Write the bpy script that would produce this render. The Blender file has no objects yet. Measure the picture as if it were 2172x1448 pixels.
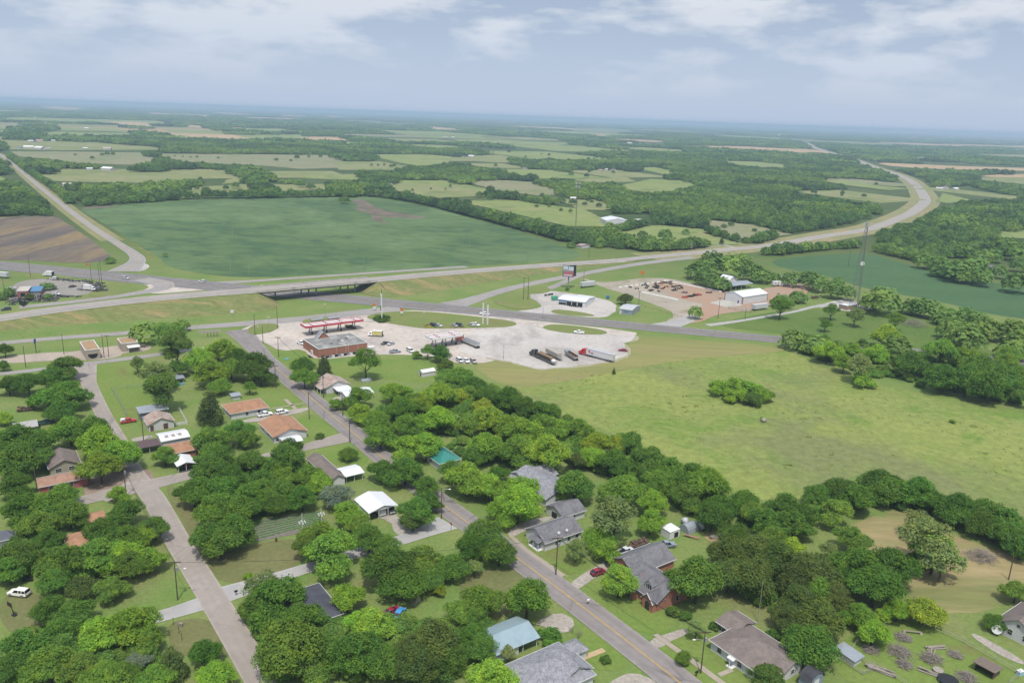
import bpy, bmesh, math, random
import numpy as np
from mathutils import Vector, Matrix, noise
from mathutils.geometry import tessellate_polygon
random.seed(7); RNG = np.random.default_rng(7)
C = bpy.context.scene.collection
R = math.radians
# ------------------------------------------------------------------ camera and survey helpers
FPX, CAMH = 1700.0, 115.0
PITCH, ROLL = math.atan((724-246)/FPX), R(2.0)
cp, sp, cr, sr = math.cos(PITCH), math.sin(PITCH), math.cos(ROLL), math.sin(ROLL)
FW = Vector((0, cp, -sp)); UP0 = Vector((0, sp, cp)); RT0 = Vector((1, 0, 0))
RT = RT0*cr+UP0*sr; UPV = UP0*cr-RT0*sr
CAM = Vector((0, 0, CAMH))
def P(x, y, z=0.0):            # survey point: where the sight line through (x, y) meets height z
    d = FW+RT*((x-1086)/FPX)+UPV*((724-y)/FPX)
    t = (z-CAMH)/d.z
    return Vector((d.x*t, d.y*t, z))
def px_of(X, Y, Z=0.0):
    d = Vector((X, Y, Z))-CAM
    w = d.dot(FW)
    return 1086+FPX*d.dot(RT)/w, 724-FPX*d.dot(UPV)/w
GRID = 35.5
def snap(a):
    k = round((a-GRID)/90.0)
    return k*90+GRID
cam = bpy.data.cameras.new("camera"); camo = bpy.data.objects.new("camera", cam); C.objects.link(camo)
cam.sensor_width = 36; cam.lens = FPX/2172*36; cam.clip_start = 1; cam.clip_end = 120000
M3 = Matrix((RT, UPV, -FW)).transposed()
camo.matrix_world = Matrix.Translation(CAM) @ M3.to_4x4()
bpy.context.scene.camera = camo
# ------------------------------------------------------------------ materials
MATS = {}
ALB = 0.70                     # all surface colours were matched before the exposure below was chosen
def K(c): return None if c is None else tuple(x*ALB for x in c[:3])
def newmat(name):
    m = bpy.data.materials.new(name); m.use_nodes = True
    nt = m.node_tree; nt.nodes.clear()
    return m, nt
class NT:
    def __init__(s, nt): s.nt = nt
    def n(s, t, ins=None, **kw):
        o = s.nt.nodes.new(t)
        for k, v in kw.items(): setattr(o, k, v)
        for k, v in (ins or {}).items():
            sk = o.inputs[k]
            if hasattr(v, 'is_output'): s.nt.links.new(v, sk)
            else: sk.default_value = v
        return o
    def mix(s, f, a, b, blend='MIX'):
        o = s.nt.nodes.new('ShaderNodeMix'); o.data_type = 'RGBA'; o.blend_type = blend
        for sk, v in ((o.inputs[0], f), (o.inputs[6], a), (o.inputs[7], b)):
            if hasattr(v, 'is_output'): s.nt.links.new(v, sk)
            else: sk.default_value = v if not isinstance(v, tuple) or len(v) == 4 else (*v, 1)
        return o.outputs[2]
    def math(s, op, a, b=0.0, clamp=False):
        o = s.nt.nodes.new('ShaderNodeMath'); o.operation = op; o.use_clamp = clamp
        for sk, v in ((o.inputs[0], a), (o.inputs[1], b)):
            if hasattr(v, 'is_output'): s.nt.links.new(v, sk)
            else: sk.default_value = v
        return o.outputs[0]
    def noise(s, co, scale, detail=5.0, rough=0.6, dist=0.0):
        return s.n('ShaderNodeTexNoise', {'Vector': co, 'Scale': scale, 'Detail': detail, 'Roughness': rough, 'Distortion': dist}).outputs['Fac']
    def ramp(s, f, a, b):
        o = s.n('ShaderNodeMapRange', {'Value': f, 'From Min': a, 'From Max': b}); o.clamp = True
        return o.outputs[0]
    def out(s, sh): s.nt.links.new(sh, s.n('ShaderNodeOutputMaterial').inputs['Surface'])
    def principled(s, col, rough=0.9, spec=0.2, metal=0.0, normal=None):
        ins = {'Base Color': col if hasattr(col, 'is_output') else (*col[:3], 1), 'Roughness': rough, 'Specular IOR Level': spec, 'Metallic': metal}
        if normal is not None: ins['Normal'] = normal
        return s.n('ShaderNodeBsdfPrincipled', ins).outputs[0]
def gmat(name, c1, c2, s1=0.02, c3=None, s2=0.2, t=(0.55, 0.7), fine=None, stretch=None, rough=0.95, c4=None, s4=0.01, t4=(0.55, 0.65)):
    """ground cover: two broad tones, a patchy third (and fourth), fine mottling"""
    if name in MATS: return MATS[name]
    c1, c2, c3, c4 = K(c1), K(c2), K(c3), K(c4)
    m, nt = newmat(name); q = NT(nt)
    co = q.n('ShaderNodeTexCoord').outputs['Object']
    cs = co
    if stretch:
        mp = q.n('ShaderNodeMapping', {'Vector': co}); mp.inputs['Rotation'].default_value = (0, 0, R(stretch[0])); mp.inputs['Scale'].default_value = (stretch[1], stretch[2], 1); cs = mp.outputs[0]
    col = q.mix(q.ramp(q.noise(cs, s1, 6), 0.38, 0.62), c1, c2)
    if c3: col = q.mix(q.ramp(q.noise(cs, s2, 5, 0.65, 0.6), *t), col, c3)
    if c4: col = q.mix(q.ramp(q.noise(co, s4, 5, 0.6, 0.4), *t4), col, c4)
    f = fine or (1.3, 0.35)
    v = q.n('ShaderNodeMapRange', {'Value': q.noise(cs, f[0], 4, 0.75), 'From Min': 0.25, 'From Max': 0.75, 'To Min': 1-f[1], 'To Max': 1+f[1]}).outputs[0]
    vec = q.n('ShaderNodeCombineColor', {0: v, 1: v, 2: v}).outputs[0]
    col = q.mix(1.0, col, vec, 'MULTIPLY')
    q.out(q.principled(col, rough, 0.1)); MATS[name] = m
    return m
def road_mat(name, c, dark, band=(0.5, 0.5), amt=0.5, s=0.4, crack=0.5):
    """UV: u across 0..1, v metres along; oil-stained wheel lanes, patches and sealed cracks"""
    if name in MATS: return MATS[name]
    c, dark = K(c), K(dark)
    m, nt = newmat(name); q = NT(nt)
    uv = q.n('ShaderNodeTexCoord').outputs['UV']; co = q.n('ShaderNodeTexCoord').outputs['Object']
    sep = q.n('ShaderNodeSeparateXYZ', {'Vector': uv})
    u = sep.outputs[0]
    w = q.n('ShaderNodeTexWave', {'Vector': uv, 'Scale': band[0], 'Distortion': 0.0}, wave_type='BANDS', bands_direction='X').outputs['Fac']
    mp = q.n('ShaderNodeMapping', {'Vector': uv}); mp.inputs['Scale'].default_value = (6, 0.06, 1)
    st = q.noise(mp.outputs[0], 1.0, 5, 0.6)
    f = q.math('MULTIPLY', q.math('MULTIPLY', w, q.ramp(st, 0.3, 0.7)), amt)
    col = q.mix(f, c, dark)
    col = q.mix(q.math('MULTIPLY', q.ramp(q.noise(co, 0.05, 4), 0.5, 0.62), 0.45), col, tuple(x*0.75 for x in c))
    ed = q.ramp(q.math('ABSOLUTE', q.math('SUBTRACT', u, 0.5)), 0.42, 0.5)
    col = q.mix(q.math('MULTIPLY', ed, q.math('MULTIPLY', q.noise(co, 0.5, 4), 0.9)), col, tuple(min(1, x*1.35) for x in c))
    if crack:
        vo = q.n('ShaderNodeTexVoronoi', {'Vector': co, 'Scale': 0.09}, feature='DISTANCE_TO_EDGE').outputs['Distance']
        cm = q.math('MULTIPLY', q.ramp(vo, 0.026, 0.010), q.math('MULTIPLY', q.ramp(q.noise(co, 0.03, 2), 0.45, 0.6), crack))
        col = q.mix(cm, col, tuple(x*0.4 for x in dark))
    v = q.n('ShaderNodeMapRange', {'Value': q.noise(co, s, 5, 0.7), 'From Min': 0.25, 'From Max': 0.75, 'To Min': 0.86, 'To Max': 1.14}).outputs[0]
    col = q.mix(1.0, col, q.n('ShaderNodeCombineColor', {0: v, 1: v, 2: v}).outputs[0], 'MULTIPLY')
    q.out(q.principled(col, 0.85, 0.2)); MATS[name] = m
    return m
def omat(name, c, rough=0.6, metal=0.0, var=0.12, scale=1.5, c2=None, t=(0.5, 0.62), spec=0.3, stripes=None, s2=None):
    """object surface with mild weathering; c2 = rust, stain or streak colour; stripes = (axis, scale, amount)"""
    if name in MATS: return MATS[name]
    c, c2 = K(c), K(c2)
    m, nt = newmat(name); q = NT(nt)
    co = q.n('ShaderNodeTexCoord').outputs['Object']
    v = q.n('ShaderNodeMapRange', {'Value': q.noise(co, scale, 5, 0.7), 'From Min': 0.25, 'From Max': 0.75, 'To Min': 1-var, 'To Max': 1+var}).outputs[0]
    col = q.mix(1.0, c, q.n('ShaderNodeCombineColor', {0: v, 1: v, 2: v}).outputs[0], 'MULTIPLY')
    if c2: col = q.mix(q.ramp(q.noise(co, s2 or scale*0.4, 6, 0.65, 0.5), *t), col, c2)
    if stripes:
        w = q.n('ShaderNodeTexWave', {'Vector': co, 'Scale': stripes[1], 'Distortion': 0.0}, bands_direction=stripes[0]).outputs['Fac']
        k = q.n('ShaderNodeMapRange', {'Value': w, 'To Min': 1-stripes[2], 'To Max': 1.0}).outputs[0]
        col = q.mix(1.0, col, q.n('ShaderNodeCombineColor', {0: k, 1: k, 2: k}).outputs[0], 'MULTIPLY')
    q.out(q.principled(col, rough, spec, metal)); MATS[name] = m
    return m
def paint_mat():
    m, nt = newmat('vehicle_paint'); q = NT(nt)
    oi = q.n('ShaderNodeObjectInfo'); co = q.n('ShaderNodeTexCoord').outputs['Object']
    col = q.mix(q.math('MULTIPLY', q.ramp(q.noise(co, 2.0), 0.5, 0.75), 0.25), oi.outputs['Color'], (0.25, 0.22, 0.18))
    q.out(q.principled(col, 0.3, 0.5)); return m
def leaf_mat(name, tr=0.40, vein=0.40, col=None):
    m, nt = newmat(name); q = NT(nt)
    oi = q.n('ShaderNodeObjectInfo'); co = q.n('ShaderNodeTexCoord').outputs['Object']
    nz = q.n('ShaderNodeMapRange', {'Value': q.noise(co, 3.1, 3, 0.7), 'From Min': 0.25, 'From Max': 0.75, 'To Min': 1-vein, 'To Max': 1+vein}).outputs[0]
    rn = q.n('ShaderNodeMapRange', {'Value': oi.outputs['Random'], 'To Min': 0.82, 'To Max': 1.18}).outputs[0]
    k = q.math('MULTIPLY', nz, rn)
    base = oi.outputs['Color'] if col is None else (*col, 1)
    alt = q.mix(1.0, base, (1.45, 1.25, 0.95), 'MULTIPLY')
    base = q.mix(q.ramp(q.noise(co, 1.7 if col is None else 0.12, 2, 0.5), 0.42, 0.66), base, alt)
    col = q.mix(1.0, base, q.n('ShaderNodeCombineColor', {0: k, 1: k, 2: k}).outputs[0], 'MULTIPLY')
    d = q.n('ShaderNodeBsdfDiffuse', {'Color': col}).outputs[0]
    tl = q.mix(1.0, col, (1.25, 1.15, 0.5), 'MULTIPLY')
    t = q.n('ShaderNodeBsdfTranslucent', {'Color': tl}).outputs[0]
    q.out(q.n('ShaderNodeMixShader', {0: tr, 1: d, 2: t}).outputs[0]); return m
PAINT = paint_mat(); LEAF = leaf_mat('leaf'); BARK = omat('bark', (0.09, 0.07, 0.055), 0.95, var=0.4, scale=3)
GLASS = omat('window_glass', (0.02, 0.025, 0.03), 0.12, var=0.3, spec=0.6)
TYRE = omat('tyre_rubber', (0.015, 0.015, 0.016), 0.85); RIM = omat('wheel_rim', (0.45, 0.45, 0.46), 0.35, 0.6)
WHITE = omat('white_paint', (0.72, 0.72, 0.70), 0.6, var=0.06, c2=(0.55, 0.53, 0.48), t=(0.6, 0.8))
WMETAL = omat('white_sheet_metal', (0.74, 0.75, 0.76), 0.45, var=0.04, stripes=('X', 1.1, 0.10))
BLACK = omat('dark_steel', (0.02, 0.02, 0.022), 0.5); STEEL = omat('galvanised_steel', (0.4, 0.41, 0.42), 0.45, 0.5)
POLEW = omat('weathered_pole_wood', (0.10, 0.075, 0.055), 0.9, var=0.3, scale=4)
LAMPG = omat('lamp_lens', (0.7, 0.68, 0.6), 0.2); REDL = omat('red_lens', (0.35, 0.02, 0.02), 0.25)
CONC = omat('concrete', (0.40, 0.38, 0.34), 0.9, var=0.15, scale=0.8, c2=(0.28, 0.26, 0.23))
SHIN = omat('grey_shingle', (0.185, 0.18, 0.19), 0.95, var=0.3, scale=2, c2=(0.115, 0.11, 0.12), t=(0.45, 0.7), s2=.35)
# ------------------------------------------------------------------ mesh builder
class MB:
    def __init__(s): s.v = []; s.f = []; s.mi = []; s.k = 0
    def add(s, vs, fs, k=None):
        o = len(s.v); s.v += [tuple(a) for a in vs]
        for f in fs: s.f.append([i+o for i in f]); s.mi.append(s.k if k is None else k)
    def box(s, c, d, rz=0, k=None, tp=1.0):
        x, y, z = (a/2 for a in d); cs, sn = math.cos(rz), math.sin(rz); vs = []
        for sz in (-1, 1):
            q = tp if sz > 0 else 1
            for sx, sy in ((-1, -1), (1, -1), (1, 1), (-1, 1)):
                a, b = sx*x*q, sy*y*q
                vs.append((c[0]+a*cs-b*sn, c[1]+a*sn+b*cs, c[2]+sz*z))
        s.add(vs, [(3, 2, 1, 0), (4, 5, 6, 7), (0, 1, 5, 4), (1, 2, 6, 5), (2, 3, 7, 6), (3, 0, 4, 7)], k); return s
    def prism(s, poly, z0, z1, k=None):
        n = len(poly); vs = [(a, b, z0) for a, b in poly]+[(a, b, z1) for a, b in poly]
        s.add(vs, [list(range(n))[::-1], list(range(n, 2*n))]+[(i, (i+1) % n, n+(i+1) % n, n+i) for i in range(n)], k); return s
    def profile(s, poly, w, bev=0.0, k=None, y0=0.0):
        """side profile [(x, z)] pulled out across y to width w, long edges eased"""
        n = len(poly); cx = sum(a for a, b in poly)/n; cz = sum(b for a, b in poly)/n
        rows = [(-w/2, 0.94 if bev else 1), (-w/2+bev, 1), (w/2-bev, 1), (w/2, 0.94 if bev else 1)] if bev else [(-w/2, 1), (w/2, 1)]
        vs = [(cx+(a-cx)*q, y0+y, cz+(b-cz)*q) for y, q in rows for a, b in poly]
        m = len(rows); fs = [list(range(n)), list(range((m-1)*n, m*n))[::-1]]
        for r in range(m-1):
            for i in range(n): fs.append((r*n+i, (r+1)*n+i, (r+1)*n+(i+1) % n, r*n+(i+1) % n))
        s.add(vs, fs, k); return s
    def cyl(s, a, b, r0, r1=None, n=8, k=None, caps=True):
        a, b = Vector(a), Vector(b); r1 = r0 if r1 is None else r1
        d = (b-a).normalized(); u = d.orthogonal().normalized(); w = d.cross(u); vs = []
        for p, r in ((a, r0), (b, r1)):
            for i in range(n):
                t = 2*math.pi*i/n; vs.append(p+u*(r*math.cos(t))+w*(r*math.sin(t)))
        fs = [(i, (i+1) % n, n+(i+1) % n, n+i) for i in range(n)]
        if caps: fs += [list(range(n))[::-1], list(range(n, 2*n))]
        s.add(vs, fs, k); return s
    def ball(s, c, r, n=10, m=6, k=None):
        vs = []; fs = []
        for j in range(m+1):
            t = math.pi*j/m
            for i in range(n):
                p = 2*math.pi*i/n; vs.append((c[0]+r[0]*math.sin(t)*math.cos(p), c[1]+r[1]*math.sin(t)*math.sin(p), c[2]+r[2]*math.cos(t)))
        for j in range(m):
            for i in range(n): fs.append((j*n+i, (j+1)*n+i, (j+1)*n+(i+1) % n, j*n+(i+1) % n))
        s.add(vs, fs, k); return s
    def slab(s, quad, th, k=None):
        q = [Vector(a) for a in quad]; nn = (q[1]-q[0]).cross(q[2]-q[0]).normalized()
        if nn.z < 0: q.reverse(); nn = -nn
        n = len(q); vs = [a-nn*th for a in q]+q
        s.add(vs, [list(range(n))[::-1], list(range(n, 2*n))]+[(i, (i+1) % n, n+(i+1) % n, n+i) for i in range(n)], k); return s
    def mesh(s, name, mats, smooth=False):
        me = bpy.data.meshes.new(name); me.from_pydata(s.v, [], s.f)
        for m in (mats if isinstance(mats, (list, tuple)) else [mats]): me.materials.append(m)
        me.polygons.foreach_set('material_index', s.mi)
        if smooth: me.polygons.foreach_set('use_smooth', [True]*len(s.f))
        me.update(); return me
def link(name, me, parent=None, loc=None, rz=None, col=None):
    o = bpy.data.objects.new(name, me); C.objects.link(o)
    if parent: o.parent = parent
    if loc is not None: o.location = loc
    if rz is not None: o.rotation_euler = (0, 0, rz)
    if col: o.color = (*col, 1)
    return o
def part(name, mb, mats, parent, smooth=False, label=None, **kw):
    o = link(name, mb.mesh(name, mats, smooth), parent, **kw)
    if label: o['label'] = label
    return o
def tag(o, label, cat, group=None, kind=None):
    o['label'] = label; o['category'] = cat
    if group: o['group'] = group
    if kind: o['kind'] = kind
    return o
def thing(name, label, cat, loc, rz=0, group=None):
    o = bpy.data.objects.new(name, None); C.objects.link(o); o.empty_display_size = 0.5
    o.location = loc; o.rotation_euler = (0, 0, rz)
    return tag(o, label, cat, group)
# ------------------------------------------------------------------ sheets and roads
def chaikin(p, it=2):
    for _ in range(it):
        q = []
        for i in range(len(p)):
            a, b = p[i], p[(i+1) % len(p)]
            q += [a*0.75+b*0.25, a*0.25+b*0.75]
        p = q
    return p
def sheet(name, pts, z, mat, label, cat='ground', sm=2, rag=0.0, kind='structure', world=False):
    w = [Vector((a, b, 0)) for a, b in pts] if world else [P(x, y) for x, y in pts]
    if sm: w = chaikin(w, sm)
    if rag:
        q = []
        for i in range(len(w)):
            a, b = w[i], w[(i+1) % len(w)]; n = max(1, int((b-a).length/2.5))
            for j in range(min(n, 40)): q.append(a.lerp(b, j/min(n, 40)))
        w = [p+Vector((noise.noise(p*0.11)+.5*noise.noise(p*.43), noise.noise(p*0.11+Vector((9, 3, 1)))+.5*noise.noise(p*.43+Vector((5, 5, 5))), 0))*rag*.8 for p in q]
    w = [Vector((p.x, p.y, z)) for p in w]
    tr = tessellate_polygon([w]); me = bpy.data.meshes.new(name)
    fs = []
    for t in tr:
        a, b, c = (w[i] for i in t)
        fs.append(t if (b-a).cross(c-a).z > 0 else t[::-1])
    me.from_pydata(w, [], fs); me.materials.append(mat)
    o = link(name, me); tag(o, label, cat, kind=kind); return o
def resample(pts, step):
    """Catmull-Rom through the points, even steps"""
    n = len(pts); out = []
    for i in range(n-1):
        p0, p1, p2, p3 = pts[max(i-1, 0)], pts[i], pts[i+1], pts[min(i+2, n-1)]
        m = max(1, int((p2-p1).length/step))
        for j in range(m):
            t = j/m
            out.append(0.5*((2*p1)+(p2-p0)*t+(2*p0-5*p1+4*p2-p3)*t*t+(3*p1-p0-3*p2+p3)*t**3))
    out.append(pts[-1]); return out
ROADS = []
def strip_mesh(name, L, Rr, mat, vlen):
    me = bpy.data.meshes.new(name); n = len(L)
    me.from_pydata([*L, *Rr], [], [(i, n+i, n+i+1, i+1) for i in range(n-1)])
    uv = me.uv_layers.new(name='UVMap'); k = 0
    for f in me.polygons:
        for vi in f.vertices:
            uv.data[k].uv = (0.0 if vi < n else 1.0, vlen[vi % n]); k += 1
    me.materials.append(mat); return me
def ribbon_line(c):
    n = len(c); T = []
    for i in range(n):
        d = c[min(i+1, n-1)]-c[max(i-1, 0)]; d.z = 0; T.append(d.normalized())
    return T, [Vector((t.y, -t.x, 0)) for t in T]
def vl(c):
    s = [0.0]
    for i in range(1, len(c)): s.append(s[-1]+(c[i]-c[i-1]).length)
    return s
def road(name, px, width, z, mat, label, step=6.0, side=0.0, cat='road', buf=True, world=None, kind='structure'):
    """px = [(x, y[, z])]; side shifts the centre line to its left(-)/right(+) in metres; width may be a list"""
    pts = world or [P(p[0], p[1], p[2] if len(p) > 2 else 0) for p in px]
    zs = [p.z for p in pts]; c = resample(pts, step)
    T, N = ribbon_line(c)
    if isinstance(width, (list, tuple)):
        cum = vl(pts); cc = vl(c); W = [float(np.interp(a*cum[-1]/cc[-1], cum, width)) for a in cc]
    else: W = [width]*len(c)
    mid = [p+n*side*w for p, n, w in zip(c, N, W)]
    up = Vector((0, 0, z))
    L = [p-n*w/2+up for p, n, w in zip(mid, N, W)]; Rr = [p+n*w/2+up for p, n, w in zip(mid, N, W)]
    o = link(name, strip_mesh(name, Rr, L, mat, vl(c))); tag(o, label, cat, kind=kind)
    if buf: ROADS.append(([p.copy() for p in mid], max(W)/2))
    return o, mid, N, L, Rr
def mark(parent, name, mid, N, off, w, z, mat, dash=None):
    """painted line laid along a road"""
    vs = []; fs = []; s = vl(mid)
    for i in range(len(mid)-1):
        if dash and (s[i] % (dash[0]+dash[1])) > dash[0]: continue
        a, b = mid[i]+N[i]*off, mid[i+1]+N[i+1]*off
        o = len(vs); vs += [a-N[i]*w/2, a+N[i]*w/2, b+N[i+1]*w/2, b-N[i+1]*w/2]; fs.append((o, o+1, o+2, o+3))
    vs = [(v.x, v.y, v.z+z) for v in vs]
    me = bpy.data.meshes.new(name); me.from_pydata(vs, [], fs); me.materials.append(mat)
    return link(name, me, parent)
YEL = omat('yellow_road_paint', (0.55, 0.36, 0.08), 0.8, var=0.25, scale=0.6); WLN = omat('white_road_paint', (0.62, 0.61, 0.57), 0.8, var=0.25, scale=0.6)
# ------------------------------------------------------------------ sky, sun, air
def build_world():
    w = bpy.data.worlds.new("World"); bpy.context.scene.world = w; w.use_nodes = True
    nt = w.node_tree; nt.nodes.clear(); q = NT(nt)
    el, az = R(SUN_EL), math.atan2(SUN_DIR[0], SUN_DIR[1])
    sky = q.n('ShaderNodeTexSky', sky_type='NISHITA', sun_disc=False, sun_elevation=el, sun_rotation=az, altitude=200, air_density=1.0, dust_density=1.5, ozone_density=1.5)
    g = q.n('ShaderNodeTexCoord').outputs['Generated']
    s = q.n('ShaderNodeSeparateXYZ', {'Vector': g}); z = s.outputs[2]
    pv = q.n('ShaderNodeCombineXYZ', {0: s.outputs[0], 1: s.outputs[1], 2: q.math('MULTIPLY', z, 3.4)}).outputs[0]
    n1 = q.noise(pv, 7.5, 8, 0.52, 0.1); n2 = q.noise(pv, 2.6, 4, 0.5)
    n3 = q.n('ShaderNodeTexNoise', {'Vector': pv, 'Scale': 20.0, 'Detail': 6.0, 'Roughness': 0.6}).outputs['Fac']
    base = q.math('ADD', q.math('ADD', q.math('MULTIPLY', n1, 0.6), q.math('MULTIPLY', n2, 0.4)), q.math('MULTIPLY', q.math('SUBTRACT', n3, 0.5), 0.15))
    cov = q.ramp(base, 0.468, 0.565)
    fade = q.ramp(z, 0.02, 0.13)
    hor = q.ramp(z, 0.85, 0.0)
    skyc = q.mix(1.0, sky.outputs[0], SKY_TINT, 'MULTIPLY')
    skyc = q.mix(q.math('MULTIPLY', hor, 0.85), skyc, SKY_HAZE)
    c = q.mix(q.math('MULTIPLY', q.math('MULTIPLY', cov, fade), 0.8), skyc, SKY_CLOUD)
    up = q.math('ADD', q.math('ADD', 1.0, q.math('MULTIPLY', q.ramp(z, 0.30, 0.85), 1.3)), q.math('MULTIPLY', q.ramp(z, 0.12, 0.0), 0.22))      # upper sky brightened as added fill light from above; horizon band lifted too
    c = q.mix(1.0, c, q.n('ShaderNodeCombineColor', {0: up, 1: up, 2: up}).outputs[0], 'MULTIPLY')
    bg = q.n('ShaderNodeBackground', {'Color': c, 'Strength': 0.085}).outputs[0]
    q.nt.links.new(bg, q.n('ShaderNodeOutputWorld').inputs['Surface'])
    l = bpy.data.lights.new('sun', 'SUN'); l.energy = SUN_E; l.angle = R(SUN_ANG); l.color = (1.0, 0.955, 0.88)
    o = bpy.data.objects.new('sun', l); C.objects.link(o)
    o.rotation_euler = Vector(SUN_DIR).to_track_quat('Z', 'Y').to_euler(); o.location = (0, 0, 2000)
    # the air: one box over the whole countryside
    m, nt = newmat('haze_air'); q = NT(nt)
    v = q.n('ShaderNodeVolumePrincipled', {'Color': (*HAZE_COL, 1), 'Density': HAZE_D, 'Anisotropy': 0.0}).outputs[0]
    nt.links.new(v, q.n('ShaderNodeOutputMaterial').inputs['Volume'])
    b = MB(); b.box((0, 0, 63.0), (92000, 92000, 130.0))
    tag(link('haze', b.mesh('haze', m)), 'pale blue summer haze over the whole countryside', 'haze', kind='stuff')
SUN_EL = 64.0
SUN_DIR = (0.05*math.cos(R(SUN_EL)), -0.9987*math.cos(R(SUN_EL)), math.sin(R(SUN_EL)))
SUN_E, SUN_ANG = 3.5, 2.0
SKY_TINT = (1.0, 1.0, 1.0); SKY_HAZE = (4.05, 4.82, 6.40); SKY_CLOUD = (7.5, 7.8, 8.3)
HAZE_COL = (0.42, 0.555, 0.72); HAZE_D = 0.00012
# ------------------------------------------------------------------ trees
def crown_mesh(name, seed, nl, per, leaf, flat=1.0, drop=0.0, kind='broad', spread=1.0, gap=0.0):
    """crown of unit radius, base at z = 0: lobes of many leaf-sized faces with gaps between the lobes"""
    r = np.random.default_rng(seed); lobes = []
    H = {'broad': 1.72, 'tall': 2.3, 'cone': 2.3, 'bush': 1.10, 'column': 2.6}[kind]*flat
    tries = 0
    if kind in ('broad', 'tall', 'bush'):            # a handful of limb masses, each carrying its own lobes
        ns_ = {'broad': 7, 'tall': 8, 'bush': 5}[kind]; subs = []
        for k in range(ns_):
            a = 2*math.pi*k/(ns_-1)+r.uniform(-.5, .5); q = 0.0 if k == 0 else r.uniform(.42, .66)*spread
            z = H*(0.70 if k == 0 else r.uniform(.30, .62) if kind != 'tall' else r.uniform(.22, .85)); s = r.uniform(.34, .52)*(1.05 if k == 0 else 1)
            if kind == 'tall': q *= 0.72*math.sin(math.pi*min(.95, z/H*.8+.12))+.12
            subs.append((np.array([q*math.cos(a), q*math.sin(a), max(z, s*.75)]), s))
        while len(lobes) < nl and tries < 6000:
            tries += 1
            c0, s0 = subs[int(r.integers(len(subs)))]
            d = r.normal(size=3); d /= np.linalg.norm(d); d[2] = abs(d[2])*1.0-0.30
            rl = r.uniform(.13, .26); p = c0+d*s0*r.uniform(.55, .95)*np.array([1, 1, .85])
            if p[2] < rl*.6: continue
            if any(np.linalg.norm(p-o[0]) < 0.5*min(rl, o[1])+0.05 for o in lobes): continue
            lobes.append((p, rl))
    while kind not in ('broad', 'tall', 'bush') and len(lobes) < nl and tries < 4000:
        tries += 1
        t = r.uniform(0, 1); rad = (1-t)**0.8*0.85+0.06
        a = r.uniform(0, 2*math.pi); q = rad*math.sqrt(r.uniform(0.12, 1))*spread
        rl = r.uniform(0.15, 0.27)
        p = np.array([q*math.cos(a), q*math.sin(a), max(rl*0.8, t*(H-rl*0.5))])
        if any(np.linalg.norm(p-o[0]) < 0.55*min(rl, o[1])+0.10 for o in lobes): continue
        lobes.append((p, rl))
    cs = []; ns = []
    for p, rl in lobes:
        d = r.normal(size=(per, 3)); d /= np.linalg.norm(d, axis=1)[:, None]
        wob = 1+0.25*np.sin(d[:, 0]*5+seed)*np.cos(d[:, 1]*6+p[0]*9)+r.normal(0, 0.16, per)
        c = p+d*(rl*wob)[:, None]*np.array([1.15, 1.15, 0.80])
        keep = np.ones(per, bool)
        for o, ro in lobes:
            if o is p: continue
            e = (c-o)/np.array([1.15, 1.15, 0.80])
            keep &= ~((e*e).sum(1) < (ro*0.72)**2)
        keep &= r.uniform(size=per) > gap+0.35*(d[:, 2] < -0.5)
        cs.append(c[keep]); ns.append(d[keep])
    c = np.concatenate(cs); d = np.concatenate(ns); n = len(c); c = c+r.normal(0, 0.024, (n, 3))
    nrm = d*0.75+np.array([0, 0, 0.65])+r.normal(0, 0.45, (n, 3)); nrm /= np.linalg.norm(nrm, axis=1)[:, None]
    ref = r.normal(size=(n, 3)); u = np.cross(nrm, ref); u /= np.linalg.norm(u, axis=1)[:, None]; v = np.cross(nrm, u)
    sz = leaf*r.uniform(0.4, 1.4, n)[:, None]
    k1 = r.uniform(0.55, 1.0, n)[:, None]; k2 = r.uniform(0.5, 1.0, n)[:, None]
    quad = np.stack([c-u*sz, c-v*sz*k1, c+u*sz*k2, c+v*sz], 1)
    quad[:, :, 2] = np.maximum(quad[:, :, 2], 0.01)
    return quads_mesh(name, quad, LEAF), H
def quads_mesh(name, quad, mat):
    n = len(quad); me = bpy.data.meshes.new(name)
    me.vertices.add(4*n); me.vertices.foreach_set('co', quad.reshape(-1).astype(np.float32))
    me.loops.add(4*n); me.loops.foreach_set('vertex_index', np.arange(4*n, dtype=np.int32))
    me.polygons.add(n); me.polygons.foreach_set('loop_start', np.arange(0, 4*n, 4, dtype=np.int32))
    me.update(); me.materials.append(mat); me.validate(); return me
def trunk_mesh(name, seed, kind='broad'):
    """unit trunk: crown base sits at z = 1, limbs fork up into a crown of radius one to either side"""
    r = random.Random(seed); b = MB()
    b.cyl((0, 0, -0.05), (0.02, 0.01, 0.5), 0.075, 0.055, 7); b.cyl((0.02, 0.01, 0.5), (0.0, 0.03, 1.05), 0.055, 0.045, 7)
    nb = {'broad': 6, 'tall': 4, 'cone': 2, 'bush': 5, 'column': 2}[kind]
    for i in range(nb):
        a = 2*math.pi*i/nb+r.uniform(-0.4, 0.4); l = r.uniform(0.35, 0.6)
        s = Vector((0.01, 0.02, r.uniform(0.75, 1.02))); m = s+Vector((math.cos(a)*l*0.6, math.sin(a)*l*0.6, l*0.6)); e = m+Vector((math.cos(a+.3)*l*.5, math.sin(a+.3)*l*.5, l*0.7))
        b.cyl(s, m, 0.034, 0.022, 5); b.cyl(m, e, 0.022, 0.008, 5)
    b.cyl((0, 0.03, 1.0), (0.03, 0, 1.9), 0.042, 0.012, 6)
    return b.mesh(name, BARK)
PROTO = {}
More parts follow.
